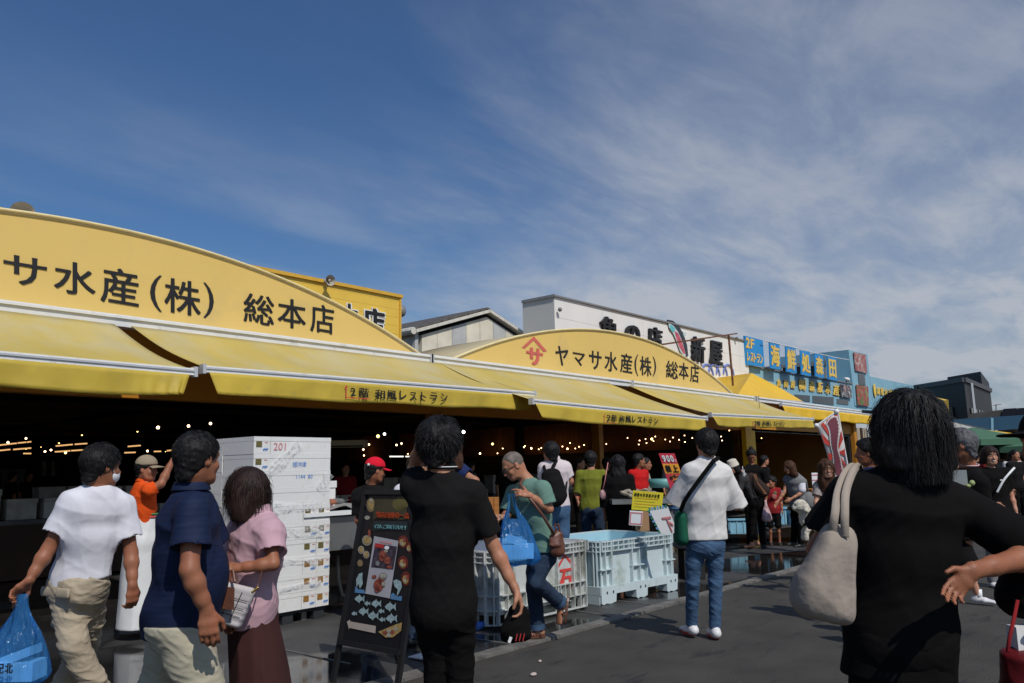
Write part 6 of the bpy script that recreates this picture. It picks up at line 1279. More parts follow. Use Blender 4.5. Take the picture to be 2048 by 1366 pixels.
        ff = folds(seed+9, c['wr']*.5, c['fr']*.8); G.disp(lambda X: ff(X*np.array([1, 1, 1.3])+np.outer(X[:, 2], s_)*.9)); G.disp(lambda X, f2=folds(seed+19, c['wr']*.26, c['fr']*2.2): f2(X*np.array([1.2, 1.2, 1.6])))
        for q in 'lr':
            kn, an, a = j['k'+q], j['a'+q], hj[q]
            if c['end'] > .5: e_ = kn+(an-kn)*((c['end']-.5)*2); d_ = nrm(an-kn); rr_ = c['r'][2]*tb
            else: e_ = a+(kn-a)*(c['end']*2); d_ = nrm(kn-a); rr_ = c['r'][1]*tb
            G.rc(e_+d_*(rr_*1.35), e_+d_*(rr_*1.5+.05), rr_*1.35, rr_*1.4, k=.004, sub=True); G.rc(e_-d_*.02, e_+d_*.1, rr_-.010, rr_-.010, k=.003, sub=True)
        G.cut(wz+UP*c['waist'], UP, k=.01); po = G.obj('trousers', c['m'], t)
    if skirt:
        c = dict(m=None, len=.9, flare=1.5, wr=.012); c.update(skirt); G = Field(lo-V(.1, .1, 0), hi*V(1, 1, 0)+V(.1, .1, pv[2]+.2), vs); bot = V(pv[0], pv[1], pv[2]-c['len']*k)+c.get('off', V(0, 0, 0))
        G.ec(pv+UP*.10*k, pv-UP*.03*k, (.132*tb, .10*tb), (.165*tb, .125*tb), hipv, k=.04); G.ec(pv-UP*.03*k, bot, (.165*tb, .125*tb), (.165*c['flare']*tb, .13*c['flare']*tb), hipv, k=.04, cap=.05)
        ff = folds(seed+9, c['wr'], 18); G.disp(lambda X: ff(X*np.array([1, 1, .12]))); G.cut(bot, V(0, 0, -1)); G.cut(pv+UP*.12*k, UP); G.obj('skirt', c['m'], t)
    # ---- shoes
    if shoes and not bare_feet:
        c = dict(m=None, sole=None, sock=None); c.update(shoes)
        for q in 'lr':
            an, fd = j['a'+q], j['fd'+q]; sd_ = nrm(np.cross(fd, UP)); upv = nrm(np.cross(sd_, fd)); ctr = an-upv*.035*k; G = Field(ctr-V(.22, .22, .22), ctr+V(.22, .22, .16), min(vs, .006))
            G.ec(ctr-fd*.045*k, ctr+fd*.06*k-upv*.008, (.038*k, .036*k), (.046*k, .030*k), sd_, k=.02); G.ec(ctr+fd*.06*k-upv*.008, ctr+fd*.155*k-upv*.016, (.046*k, .030*k), (.036*k, .018*k), sd_, k=.02); G.rc(ctr-fd*.02*k, ctr-fd*.01*k+upv*.04*k, .036*k, .038*k, k=.02)
            G.rc(an+upv*.02*k, an+upv*.12*k, .037*k, .040*k, k=.006, sub=True); G.cut(ctr-upv*.037*k, -upv, k=.004); s_o = G.obj('shoe', c['m'], t)
            if c['sole']:
                b = MB(); z0 = ctr-upv*.040*k; n_ = 20; pp = []
                for i in range(n_): a = 2*pi*i/n_; x = .042*cos(a)*(1.12 if sin(a) > 0 else .95); y = .105*sin(a)+.052; pp.append(z0+sd_*x*k*1.05+fd*y*k*1.04)
                b.prism(pp, upv*.018*k, c['sole']); o_ = b.build('sole', t); o_.parent = s_o
            if c['sock']:
                b = MB(); b.tube([an-upv*.02*k, an+upv*.07*k], [.038*k, .040*k], c['sock'], 12); b.build('sock', t, smooth=True)
    if hair:
        c = dict(m=H_BLK, style='short', n=0, L=.04, vol=1.0, length=.25); c.update(hair); hair_obj(t, c['m'], j['hd'], lk, S, c['style'], min(vs, .006), seed, c['n'], c['L'], c['vol'], c['length'])
    if mask:
        G = Field(j['hd']-V(.15, .15, .15), j['hd']+V(.15, .15, .1), .005); G.el(j['hd']+lk[1]*.035*S-lk[2]*.055*S, (.066*S, .068*S, .050*S), lk, k=.01); G.el(j['hd']-lk[1]*.03*S-lk[2]*.055*S, (.09*S, .075*S, .09*S), lk, k=.01, sub=True); G.obj('face_mask', M_mask, t)
        b = MB(); b.tube([j['hd']+(lk[0]*q*.064+lk[1]*.045-lk[2]*.04)*S for q in (1,)]+[j['hd']+(lk[0]*.086-lk[1]*.012+lk[2]*.01)*S], .002, M_mask, 5); b.build('mask_strap', t)
    if cap_hat:
        c = dict(kind='cap', m=None); c.update(cap_hat); G = Field(j['hd']-V(.25, .25, .2), j['hd']+V(.25, .25, .25), min(vs, .006)); P = lambda x, y, z: j['hd']+(lk[0]*x+lk[1]*y+lk[2]*z)*S
        if c['kind'] == 'cap':
            G.el(P(0, -.012, .045), (.092*S, .108*S, .095*S), lk, k=.01); G.cut(P(0, 0, .035), -lk[2]+lk[1]*.12, k=.008); o_ = G.obj('cap', c['m'], t)
            b = MB(); Pp = []
            for i in range(13):
                a = (i/12-.5)*1.7; row = []
                for q in range(5): rr_ = .092+.085*(q/4)*cos(a*.8); row.append(P(sin(a)*(.088+.01*q), cos(a)*rr_-.012+(.012 if q else 0), .040-.012*(q/4)-.014*(abs(a)/.85)**2))
                Pp.append(row)
            b.grid(Pp, c.get('m2') or c['m'], thick=lk[2]*-.004); o2 = b.build('cap_brim', t, smooth=True); o2.parent = o_
        elif c['kind'] == 'bucket':
            G.ec(P(0, -.012, .02), P(0, -.014, .12), (.104*S, .118*S), (.080*S, .092*S), lk[0], k=.02, cap=.03*S); G.cut(P(0, 0, -.01), -lk[2], k=.008); G.obj('hat', c['m'], t)
        elif c['kind'] == 'brim':
            G.el(P(0, -.012, .045), (.092*S, .108*S, .10*S), lk, k=.01); G.ec(P(0, -.01, .035), P(0, -.01, .038), (.17*S, .18*S), (.17*S, .18*S), lk[0], k=.02, cap=.008*S); G.cut(P(0, 0, .022), -lk[2], k=.008); G.obj('hat', c['m'], t)
    return t, j, lk, S
# ------------------------------------------------------------------ the people
C_wht = cloth('white_cotton', (0.67, 0.66, 0.70)); C_wht2 = cloth('off_white_cotton', (0.70, 0.67, 0.64)); C_navy = cloth('navy_knit', (0.012, 0.022, 0.085), bump=.006, rough=.8)
C_blk = cloth('black_cotton', (0.0065, 0.006, 0.006), spec=.1); C_blk2 = cloth('washed_black', (0.0105, 0.010, 0.010), spec=.1); C_khaki = cloth('khaki_cotton', (0.40, 0.33, 0.235)); C_stone = cloth('stone_cotton', (0.42, 0.38, 0.28)); C_pink = cloth('pink_linen', (0.52, 0.325, 0.365))
C_brown = cloth('dark_brown_skirt_cloth', (0.055, 0.020, 0.018)); C_org = cloth('orange_polo', (0.75, 0.085, 0.01)); C_green = cloth('sage_green_cotton', (0.135, 0.24, 0.19)); C_jean = cloth('blue_denim', (0.055, 0.105, 0.185), var=.35, vscale=7); C_jeand = cloth('dark_denim', (0.025, 0.042, 0.075), var=.3, vscale=6)
C_olive = cloth('olive_shirt', (0.16, 0.17, 0.02)); C_red = cloth('red_polo', (0.50, 0.012, 0.012)); C_redd = cloth('dark_red_tee', (0.24, 0.015, 0.018)); C_grey = cloth('grey_cloth', (0.20, 0.20, 0.20)); C_palepink = cloth('pale_pink_polo', (0.66, 0.57, 0.57)); C_cream = cloth('cream_hat', (0.62, 0.56, 0.46)); C_tan = cloth('tan_cap', (0.30, 0.24, 0.16)); C_rcap = cloth('red_cap_cloth', (0.66, 0.01, 0.03)); C_tote = cloth('beige_canvas', (0.36, 0.30, 0.245), bump=.012, bscale=9)
M_wshoe = mat('white_shoe', (0.70, 0.68, 0.68), rough=.5); M_bshoe = mat('black_shoe', (0.02, 0.02, 0.02), rough=.5); M_brshoe = mat('brown_leather', (0.13, 0.05, 0.03), rough=.4, var=.3, vscale=15, bump=.002, bscale=60); M_rsole = mat('red_sole', (0.45, 0.03, 0.03), rough=.6)
def navy_stripe(m, t, b, out, vec):
    s = t.nodes.new('ShaderNodeSeparateXYZ'); t.links.new(vec, s.inputs[0]); w = t.nodes.new('ShaderNodeMath'); w.operation = 'SINE'; a = t.nodes.new('ShaderNodeMath'); a.operation = 'MULTIPLY'; a.inputs[1].default_value = 260; t.links.new(s.outputs['Z'], a.inputs[0]); t.links.new(a.outputs[0], w.inputs[0])
    r = t.nodes.new('ShaderNodeMapRange'); r.inputs[1].default_value = .2; r.inputs[2].default_value = .9; r.inputs[4].default_value = .45; t.links.new(w.outputs[0], r.inputs[0]); mx = t.nodes.new('ShaderNodeMixRGB'); t.links.new(r.outputs[0], mx.inputs[0]); t.links.new(out, mx.inputs[1]); mx.inputs[2].default_value = (.004, .007, .03, 1); t.links.new(mx.outputs[0], b.inputs['Base Color'])
C_navys = mat('navy_striped_knit', (0.0065, 0.0145, 0.048), rough=.75, var=.06, extra=navy_stripe, spec=.25)
M_hole = M_black

def film2(m, t, b, out, vec):
    tr = t.nodes.new('ShaderNodeBsdfTranslucent'); t.links.new(out, tr.inputs[0]); tp = t.nodes.new('ShaderNodeBsdfTransparent'); tp.inputs[0].default_value = (.45, .72, .97, 1)
    mx = t.nodes.new('ShaderNodeMixShader'); mx.inputs[0].default_value = .45; t.links.new(b.outputs[0], mx.inputs[1]); t.links.new(tr.outputs[0], mx.inputs[2]); m2 = t.nodes.new('ShaderNodeMixShader'); m2.inputs[0].default_value = .66; t.links.new(mx.outputs[0], m2.inputs[1]); t.links.new(tp.outputs[0], m2.inputs[2]); t.links.new(m2.outputs[0], t.nodes['Material Output'].inputs[0])
    w = t.nodes.new('ShaderNodeTexNoise'); w.inputs['Scale'].default_value = 22; w.inputs['Detail'].default_value = 3; mp = t.nodes.new('ShaderNodeMapping'); mp.inputs['Scale'].default_value = (1, 1, .14); t.links.new(vec, mp.inputs[0]); t.links.new(mp.outputs[0], w.inputs['Vector']); bp = t.nodes.new('ShaderNodeBump'); bp.inputs['Distance'].default_value = .05; t.links.new(w.outputs['Fac'], bp.inputs['Height']); t.links.new(bp.outputs[0], b.inputs['Normal'])
M_bag = mat('blue_carrier_film', (0.09, 0.38, 0.80), rough=.14, var=.15, vscale=8, extra=film2, spec=.7)
M_tray = mat('tray_in_bag', (.80, .84, .86), rough=.6, var=.15)
def carrier_bag(label, handle, ax, dn, W, H_, T, lean=V(0, 0, 0), seed=0, contents=True, m=M_bag, lettering=None, two=None, group='blue plastic carrier bags'):
    """a thin plastic bag gathered at the hand, ax across, dn depth axis; body widens downwards"""
    t = thing('carrier_bag', label, 'bag', handle-UP*H_, group); ax, dn = nrm(ax), nrm(dn); n, mm = 56, 26; P = []; r = random.Random(seed); ph = [r.uniform(0, 6) for _ in range(6)]
    top = H_*.36
    for j in range(mm+1):
        v = j/mm; z = -top-(H_-top)*v; w = W*(.50+.52*min(v*1.25, 1)**.8)*(1 if v < .86 else math.sqrt(max(1-((v-.86)/.16)**2*.9, .05))); th = T*(.35+.75*min(v*1.6, 1))*(1 if v < .84 else math.sqrt(max(1-((v-.84)/.17)**2*.9, .05))); row = []
        for i in range(n):
            a = 2*pi*i/n; pl = 1+(.07*sin(7*a+ph[0]+2*v)+.05*sin(13*a+ph[1]-3*v)+.03*sin(23*a+ph[2]))*(1.15-v*.7); x = np.sign(cos(a))*abs(cos(a))**.75*w/2*pl; y = np.sign(sin(a))*abs(sin(a))**.85*th/2*pl
            row.append(handle+ax*x+dn*y+UP*(z+.012*sin(3*a+ph[3])*(v > .8))+lean*(v*.9+.36))
        row.append(row[0]); P.append(row)
    b = MB(); b.grid(P, m); rim = P[0][:-1]; c0 = sum(np.asarray(q) for q in P[-1][:-1])/n; base = len(b.v); b.v.append(tuple(c0-UP*.004)); last = [(mm)*(n+1)+i for i in range(n+1)]
    for i in range(n): b.f.append((last[i], last[i+1], base)); b.m.append(0)
    b.build('film', t, smooth=True)
    for sgn in (-1, 1):          # the two loop handles
        hb = MB(); rows = []
        cols_ = [i for i in range(n) if (cos(2*pi*i/n)*sgn) > .25] if two is not None else [i for i in range(n) if (sin(2*pi*i/n)*sgn) > -.2]
        cols_ = sorted(cols_, key=lambda i: (math.atan2(sin(2*pi*i/n), cos(2*pi*i/n)*sgn) if two is not None else math.atan2(cos(2*pi*i/n), sin(2*pi*i/n)*sgn)))
        hp = handle+(two*sgn if two is not None else dn*.012*sgn)
        for i in cols_:
            p0 = np.asarray(rim[i]); u = (cols_.index(i)/(len(cols_)-1)-.5); tip = hp+ax*u*.035+dn*u*.02; rows.append([p0*(1-w)+tip*w+(p0-handle)*V(1, 1, 0)*-.18*sin(pi*w) for w in np.linspace(0, 1, 9)])
        hb.grid(rows, m); hb.build('handle', t, smooth=True)
    if contents:
        b = MB(); c = handle-UP*(H_*.80)+lean*.9; b.obox(c-UP*.01, ax*W*.38, dn*T*.33, UP*H_*.10, M_tray); b.obox(c+UP*H_*.13+ax*W*.04, nrm(ax+UP*.35)*W*.28, dn*T*.28, UP*H_*.05, M_tray); t2 = b.build('wrapped_contents', t)
    if lettering:
        b = MB(); 
        for i, c in enumerate(lettering): q0 = handle+lean*.95-UP*H_*.80+ax*(-.02+i*.045)-dn*(T*.62); put_glyph(b, c, [q0+UP*.05, q0+UP*.05+ax*.04, q0+ax*.04, q0], M_black, off=.02)
        b.build('lettering', t)
    return t

# 1 white T-shirt, khaki cargo trousers, carrier bag, seen from behind at the left
D = 4.5
P1 = dict(pv=J(160, 1158, D), nk=J(196, 975, D), hd=J(204, 932, D+.02), sl=J(143, 1005, D-.06), sr=J(247, 1012, D+.08), el=J(97, 1098, D-.12), wl=J(57, 1163, D-.22), er=J(262, 1105, D+.05), wr=J(265, 1172, D-.02),
          kl=J(148, 1290, D-.12), al=J(222, 1432, D-.05), kr=J(170, 1290, D+.14), ar=J(100, 1420, D+.25))
t, j, lk, S = person('person in a white T-shirt and khaki cargo trousers walking away, holding a blue carrier bag', h=1.70, fdir=FW*.85+RW*.55, J_=P1, look=FW*.82+RW*.56-UP*.06, vs=.006, skin=SKIN2, seed=3, build=.98,
    shirt=dict(m=C_wht, sleeve=.66, loose=1.08, hem=.865, wr=.010, fr=13, sl_r=.072, tilt=RW*.30), pants=dict(m=C_khaki, r=(.098, .078, .066), wr=.024, fr=19), shoes=dict(m=M_bshoe), hair=dict(m=H_BLK, style='short', n=6000, L=.045, vol=1.02), mask=True,
    hands=dict(l=dict(d=nrm(V(0, 0, -.55)+FW*-.1-RW*.6), n=-UP*.5-FW*.3+RW*.5, t=-RW*.2+FW*.6, curls=(.45, .9, 1.0, 1.05), thumb=.8), r=dict(d=-UP+FW*.1, n=-RW*.8+FW*.5, t=FW, curl=.75)))
hip = j['pv']; b = MB(); bk = -FW*.85-RW*.1
bf = nrm(FW*.85+RW*.55); bs = nrm(np.cross(bf, UP))
for q in (-1, 1):
    c = hip+bs*.078*q-UP*.055-bf*.138; G = Field(c-.12, c+.12, .006); G.ec(c-bs*.045, c+bs*.045+bf*.01, (.028, .010), (.028, .010), UP, k=.01); G.obj('pocket_flap', C_khaki, t)
kc = j['kl']*.45+(hip-bs*.085)*.55; c = kc-bs*.096; G = Field(c-.2, c+.2, .006); G.ec(c+UP*.085, c-UP*.085, (.055, .028), (.060, .036), bf, k=.02); G.ec(c+UP*.090-bs*.012+bf*.05, c+UP*.090-bs*.012-bf*.05, (.024, .016), (.024, .016), UP, k=.02); G.disp(folds(4, .008, 25)); G.obj('cargo_pocket', C_khaki, t)
hb = J(46, 1188, D-.26)
carrier_bag('blue carrier bag hanging from the left hand of the person in the white T-shirt', hb, RW, FW, .34, .46, .20, lean=RW*-.015, seed=2, lettering='紀北')

# 2 worker in orange with a cap and a long white apron
D = 7.5
t, j, lk, S = person('market worker in orange polo, tan cap and long white apron touching the box stack', h=1.62, fdir=RW*.9+FW*.3, look=RW*.95-FW*.05-UP*.05, vs=.008, skin=SKIN2, seed=5,
    J_=dict(pv=J(288, 1062, D), nk=J(286, 966, D), hd=J(294, 938, D), sl=J(283, 985, D+.15), sr=J(298, 980, D-.14), er=J(322, 968, D-.1), wr=J(345, 920, D+.05), el=J(290, 1040, D+.2), wl=J(310, 1080, D+.2), kl=J(292, 1150, D+.1), kr=J(288, 1152, D-.08), al=J(296, 1236, D+.1), ar=J(280, 1238, D-.08)),
    shirt=dict(m=C_org, sleeve=.62, hem=.86, wr=.008, collar=1, sleeve_r=.55), pants=dict(m=C_blk), shoes=dict(m=M_bshoe), hair=dict(m=H_BLK, style='short', vol=1.0), cap_hat=dict(kind='cap', m=C_tan), hands=dict(r=dict(d=UP+RW*.5, n=RW*.4+FW*.3-UP*.3, t=-FW, curl=.6)))
G = Field(j['pv']-V(.5, .5, 1.0), j['pv']+V(.5, .5, .3), .010); p0 = j['pv']+UP*.10; zb0 = V(0, 0, .08-j['pv'][2]); G.ec(p0, p0-UP*.2, (.165, .135), (.19, .16), FW, k=.03); G.ec(p0-UP*.2, V(p0[0], p0[1], .0), (.19, .16), (.23, .19), FW, k=.03); G.disp(lambda X, f2=folds(8, .010, 20): f2(X*np.array([1, 1, .2]))); G.cut(V(0, 0, .10), -UP); G.cut(p0+UP*.05, UP); G.obj('apron', cloth('white_apron', (.68, .67, .64), bump=.004, rough=.5), t)
b = MB(); b.tube([p0+UP*.055+V(.15*cos(a), .15*sin(a), 0) for a in np.linspace(0, 2*pi, 17)], .010, mat('belt_green', (.05, .2, .06)), 5); b.tube([p0+UP*.030+V(.153*cos(a), .153*sin(a), 0) for a in np.linspace(0, 2*pi, 17)], .008, M_red, 5); b.build('apron_ties', t)

# 3 stout man in a striped navy polo and stone trousers, in profile
D = 3.6
RB = 1.09
P3 = dict(pv=J(360, 1225, D), nk=J(383, 988, D), hd=J(397, 918, D+.01), sr=J(386, 1022, D-.17), sl=J(402, 1015, D+.19), er=J(379, 1140, D-.27), wr=J(414, 1222, D-.25), el=J(440, 1130, D+.28), wl=J(450, 1210, D+.22),
          kr=J(400, 1372, D-.10), ar=J(440, 1520, D-.1), kl=J(322, 1368, D+.12), al=J(255, 1490, D+.12))
t, j, lk, S = person('stout person in a dark navy striped polo shirt and stone coloured trousers, walking right', h=1.68, fdir=RW*.93+FW*.38, J_=P3, look=RW*.52+FW*.85-UP*.02, vs=.006, skin=SKIN2, seed=7, build=1.07, belly=.062, face=False,
    shirt=dict(m=C_navys, sleeve=.62, loose=1.10, hem=.749, hemz=1, wr=.010, fr=12, collar=1, cs=1.28, sl_r=.078), pants=dict(m=C_stone, r=(.106, .092, .080), wr=.020, fr=15, waist=-.13), shoes=dict(m=M_bshoe), hair=dict(m=H_BLK, style='short', n=8000, L=.030, vol=1.0),
    hands=dict(r=dict(d=-UP*.95+RW*.12, n=FW*.7-RW*.2, t=RW, curl=.55, S=1.08), l=dict(curl=.6)))

# 4 woman with a dark bob, pink blouse and brown skirt
D = 3.95
t, j, lk, S = person('person with a dark bob, pink blouse and long brown skirt beside the navy polo', h=1.55, fdir=-RW*.80-FW*.30, look=-RW*.80+FW*.45, vs=.006, skin=SKIN2, seed=9, female=True, build=1.0,
    J_=dict(pv=J(503, 1205, D), nk=J(515, 1030, D), hd=J(492, 983, D+.03), sl=J(542, 1062, D-.10), sr=J(478, 1058, D+.17), el=J(546, 1128, D-.20), wl=J(474, 1136, D-.22), er=J(470, 1140, D+.2), wr=J(440, 1150, D+.12), kl=J(520, 1340, D-.08), kr=J(500, 1335, D+.1), al=J(530, 1480, D-.08), ar=J(505, 1478, D+.1)),
    shirt=dict(m=C_pink, sleeve=.70, loose=1.15, hem=.80, wr=.011, fr=14, collar=1, cs=1.15, sl_r=.074), skirt=dict(m=C_brown, len=.82, flare=1.35, off=RW*.10), shoes=dict(m=M_bshoe), hair=dict(m=H_DBR, style='bob', n=7000, L=.17, vol=1.08, length=.165),
    hands=dict(l=dict(d=-RW+UP*.1, n=UP*-.6+FW*.4, t=UP, curl=.4)))
bt = thing('handbag', 'white handbag with a thin dark grid and brown leather handle, against the brown skirt', 'bag', J(480, 1240, 3.72)); Dp = 3.72
M_bagw = mat('white_grid_cloth', (0.50, 0.46, 0.46), rough=.7, var=.05)
G = Field(J(478, 1215, Dp)-.25, J(478, 1215, Dp)+.25, .006); q = [J(432, 1168, Dp), J(507, 1186, Dp), J(480, 1248, Dp), J(412, 1228, Dp)]
def slab(G, q, th):
    c = sum(q)/4
    for i in range(6):
        u = i/5; a, b_ = q[0]*(1-u)+q[3]*u, q[1]*(1-u)+q[2]*u; G.ec(a*.94+b_*.06, b_*.94+a*.06, (.022, th*(.55+.6*u)), (.022, th*(.55+.6*u)), UP, k=.015)
slab(G, q, .035); ba = G.obj('bag_body', M_bagw, bt)
b = MB()
for u in (.25, .5, .75): b.tube([(q[0]*(1-v)+q[3]*v)*(1-u)+(q[1]*(1-v)+q[2]*v)*u-FW*(.024+.018*v) for v in np.linspace(0.02, .98, 7)], .0016, M_black, 4); b.tube([(q[0]*(1-u)+q[3]*u)*(1-v)+(q[1]*(1-u)+q[2]*u)*v-FW*(.026+.018*u) for v in np.linspace(0.02, .98, 7)], .0016, M_black, 4)
b.build('grid_pattern', bt)
b = MB(); b.obox(J(455, 1196, Dp-.07), RW*.030-UP*.004, FW*.004, UP*.048, M_brshoe); b.tube([J(443, 1175, Dp-.05), J(448, 1150, Dp-.03), J(466, 1140, Dp-.02), J(470, 1165, Dp-.06)], .007, M_brshoe, 6); b.build('leather_flap', bt)
b = MB(); gold = mat('gold_metal', (.6, .4, .12), rough=.25, metal=1)
for i in range(5): b.ell(J(505+i*2.6, 1184-i*2, Dp-.06), .0065, gold, 8, 5)
b.tube([J(508, 1184, Dp-.04), J(517, 1168, Dp-.02), J(525, 1140, Dp+.0)], .0035, M_brshoe, 5); b.build('buckle', bt)

# 5 man with a red cap
D = 7.9
t, j, lk, S = person('person in a red baseball cap and black T-shirt standing behind the sign board', h=1.64, fdir=FW*.6+RW*.75, look=RW*.80+FW*.5-UP*.15, vs=.008, skin=SKIN2, seed=11,
    J_=dict(pv=J(745, 1080, D), nk=J(742, 972, D), hd=J(751, 941, D), sl=J(717, 990, D+.02), sr=J(768, 990, D+.05), el=J(716, 1040, D-.05), wl=J(730, 1060, D+.2), er=J(770, 1045, D+.1), wr=J(770, 1070, D+.3)), shirt=dict(m=C_blk2, sleeve=.75, hem=.88, loose=1.12), pants=dict(m=C_jeand), shoes=dict(m=M_bshoe), hair=dict(m=H_BLK, style='short', vol=.98), cap_hat=dict(kind='cap', m=C_rcap), loc=None)
b = MB(); b.obox(j['hd']-lk[1]*.085+lk[0]*.035+lk[2]*.048-FW*.05, RW*.010, FW*.002, UP*.010, M_wp); b.build('cap_badge', t)

# 6 man in a black polo holding his hair and a black cap
D = 4.0
P6 = dict(pv=J(888, 1205, D), nk=J(884, 945, D), hd=J(880, 893, D+.02), sl=J(826, 975, D+.04), sr=J(944, 985, D-.02), el=J(829, 937, D+.24), wl=J(850, 858, D+.05), er=J(987, 1092, D-.02), wr=J(1030, 1178, D-.08),
          kl=J(876, 1325, D+.03), al=J(868, 1480, D), kr=J(920, 1325, D), ar=J(922, 1480, D-.03))
t, j, lk, S = person('person in black polo seen from behind with one hand on ruffled black hair', h=1.70, fdir=FW, J_=P6, look=FW*.93+RW*.38-UP*.08, vs=.006, skin=SKIN, seed=13, build=.93,
    shirt=dict(m=C_blk2, sleeve=.80, loose=1.10, hem=.705, wr=.009, fr=13, collar=1, stripe=M_wp, sl_r=.068, sleeve_l=.55), pants=dict(m=C_blk, r=(.090, .075, .066), wr=.010), shoes=dict(m=M_bshoe), hair=dict(m=H_BLK, style='fluffy', n=9000, L=.060, vol=1.02),
    hands=dict(l=dict(d=nrm(RW*.62+UP*.28-FW*.25), n=-UP*.8-FW*.2, t=FW, curls=(.38, .40, .42, .45), thumb=.1), r=dict(d=nrm(-UP*.8+RW*.25), n=-RW*.8-FW*.2, t=RW*.1-FW, curls=(.75, .55, .5, .5), thumb=.9)))
ct = thing('baseball_cap', 'crumpled black cap held low in the right hand of the black polo wearer', 'cap', J(1036, 1285, D-.1)); c = J(1034, 1248, D-.10)
G = Field(c-.2, c+.2, .006); G.ec(c+UP*.055+RW*.01, c-UP*.035-RW*.005, (.052, .040), (.075, .052), RW, k=.02); G.ec(c-UP*.02-RW*.03, c-UP*.075-RW*.045, (.045, .025), (.035, .012), RW+UP*.4, k=.02); G.disp(folds(3, .009, 30)); G.obj('crown', C_blk, ct)
b = MB()
for i in range(3): b.bar(c-FW*.052+RW*(.0+i*.017)-UP*.035, c-FW*.054+RW*(-.008+i*.017)-UP*.068, .005, .004, M_rsole)
b.bar(c-FW*.050-RW*.030-UP*.05, c-FW*.050-RW*.040-UP*.075, .008, .014, M_wp); b.build('mark', ct)

# 7 two partly hidden people behind the black polo shirt
D = 7.0
person('mostly hidden person in a white shirt, left behind the shoulder of the black polo shirt', h=1.62, fdir=FW*.5+RW*.6, vs=.010, skin=SKIN, seed=15, J_=dict(pv=J(818, 1090, D), nk=J(826, 968, D), hd=J(838, 935, D), sl=J(802, 983, D-.05), sr=J(850, 980, D+.1)), loc=None, shirt=dict(m=C_wht, sleeve=.8, hem=.88, loose=1.1), pants=dict(m=C_jeand), shoes=dict(m=M_bshoe), hair=dict(m=H_DBR, style='short'))
D = 5.9
person('mostly hidden person in navy whose bent arm shows right of the black polo collar', h=1.62, fdir=FW*.9+RW*.2, vs=.008, skin=SKIN, seed=17, female=True, J_=dict(pv=J(892, 1100, D), nk=J(893, 938, D), hd=J(900, 900, D), sl=J(868, 955, D), sr=J(918, 942, D-.02), er=J(950, 962, D-.1), wr=J(935, 1000, D+.2), wl=J(880, 1000, D+.2)), shirt=dict(m=C_navy, sleeve=.55, hem=.86), pants=dict(m=C_jeand), shoes=dict(m=M_bshoe), hair=dict(m=H_BRN, style='bob', length=.16, vol=1.0))

# 8 bald man with glasses, green T-shirt, carrier bag and shoulder bag
D = 6.8
P8 = dict(pv=J(1081, 1098, D), nk=J(1056, 962, D), hd=J(1026, 932, D), sl=J(1086, 978, D-.12), sr=J(1028, 985, D+.15), el=J(1098, 1018, D-.16), wl=J(1058, 990, D-.22), er=J(1014, 1030, D+.12), wr=J(1008, 1034, D-.10),
          kl=J(1071, 1163, D-.14), al=J(1121, 1206, D+.05), kr=J(1068, 1178, D+.10), ar=J(1076, 1258, D+.09), fl=-UP*.9-RW*.15-FW*.1, fr=-RW*.95-FW*.1)
t, j, lk, S = person('bald person with glasses in sage green T-shirt looking down at a blue carrier bag', h=1.64, fdir=-RW*.9-FW*.25, J_=P8, look=-RW*.85-FW*.28-UP*.50, vs=.006, skin=SKIN, seed=19, build=1.02, face=True, glasses=True,
    shirt=dict(m=C_green, sleeve=.80, loose=1.15, hem=.80, wr=.009, fr=14, sl_r=.072, sleeve_l=.74), pants=dict(m=C_jeand, r=(.088, .070, .060), wr=.009, end=.97), hair=dict(m=H_SHV, style='shaved', vol=.93), bare_feet=True,
    hands=dict(l=dict(d=nrm(-RW*.9+UP*.25), n=-UP*.5+FW*.5, t=UP+RW*.1, curls=(.25, .9, 1.0, 1.05), thumb=-.3), r=dict(d=nrm(-RW*.9+UP*.1), n=FW*.2-UP*.8, t=-FW, curl=.9)))
for q in 'lr':    # leather strap sandals
    an, fd = j['a'+q], j['fd'+q]; sd_ = nrm(np.cross(fd, UP)) if abs(fd[2]) < .8 else nrm(np.cross(fd, RW)); upv = nrm(np.cross(sd_, fd)); upv = upv if (upv@UP > 0 or upv@RW*-1 > 0) else -upv; ctr = an-upv*.052
    if q == 'l': upv = nrm(np.cross(fd, FW)); upv = upv if upv@RW < 0 else -upv; sd_ = nrm(np.cross(fd, upv)); ctr = an-upv*.05
    o = MB(); n_ = 18; o.prism([ctr-upv*.016+sd_*(.042*cos(a))+fd*(.05+.115*sin(a)) for a in np.linspace(0, 2*pi, n_+1)[:-1]], upv*.016, M_brshoe)
    for k_ in (-.02, .04, .085): o.tube([ctr+fd*k_+sd_*(.042*cos(a))+upv*(.045*sin(a)*(1.25 if k_ < 0 else .85)) for a in np.linspace(0, pi, 9)], .0085, M_brshoe, 6)
    o.build('sandal', t, smooth=False)
    b = MB(); kn = j['k'+q]; d_ = nrm(an-kn); e_ = kn+(an-kn)*.93; b.tube([e_-d_*.03, e_+d_*.018], [.066, .066], C_jean, 14, cap=False); b.build('rolled_cuff', t, smooth=True)
carrier_bag('blue carrier bag opened between the hands of the bald person in green', J(1022, 987, D-.24), -RW*.9-FW*.2, FW, .33, .56, .20, lean=RW*.055, seed=6, two=RW*.0+V(0, 0, 0)-RW*.02)
bt = thing('shoulder_bag', 'small brown leather shoulder bag at the back of the person in green', 'bag', J(1114, 1108, D-.18)); c = J(1114, 1084, D-.16)
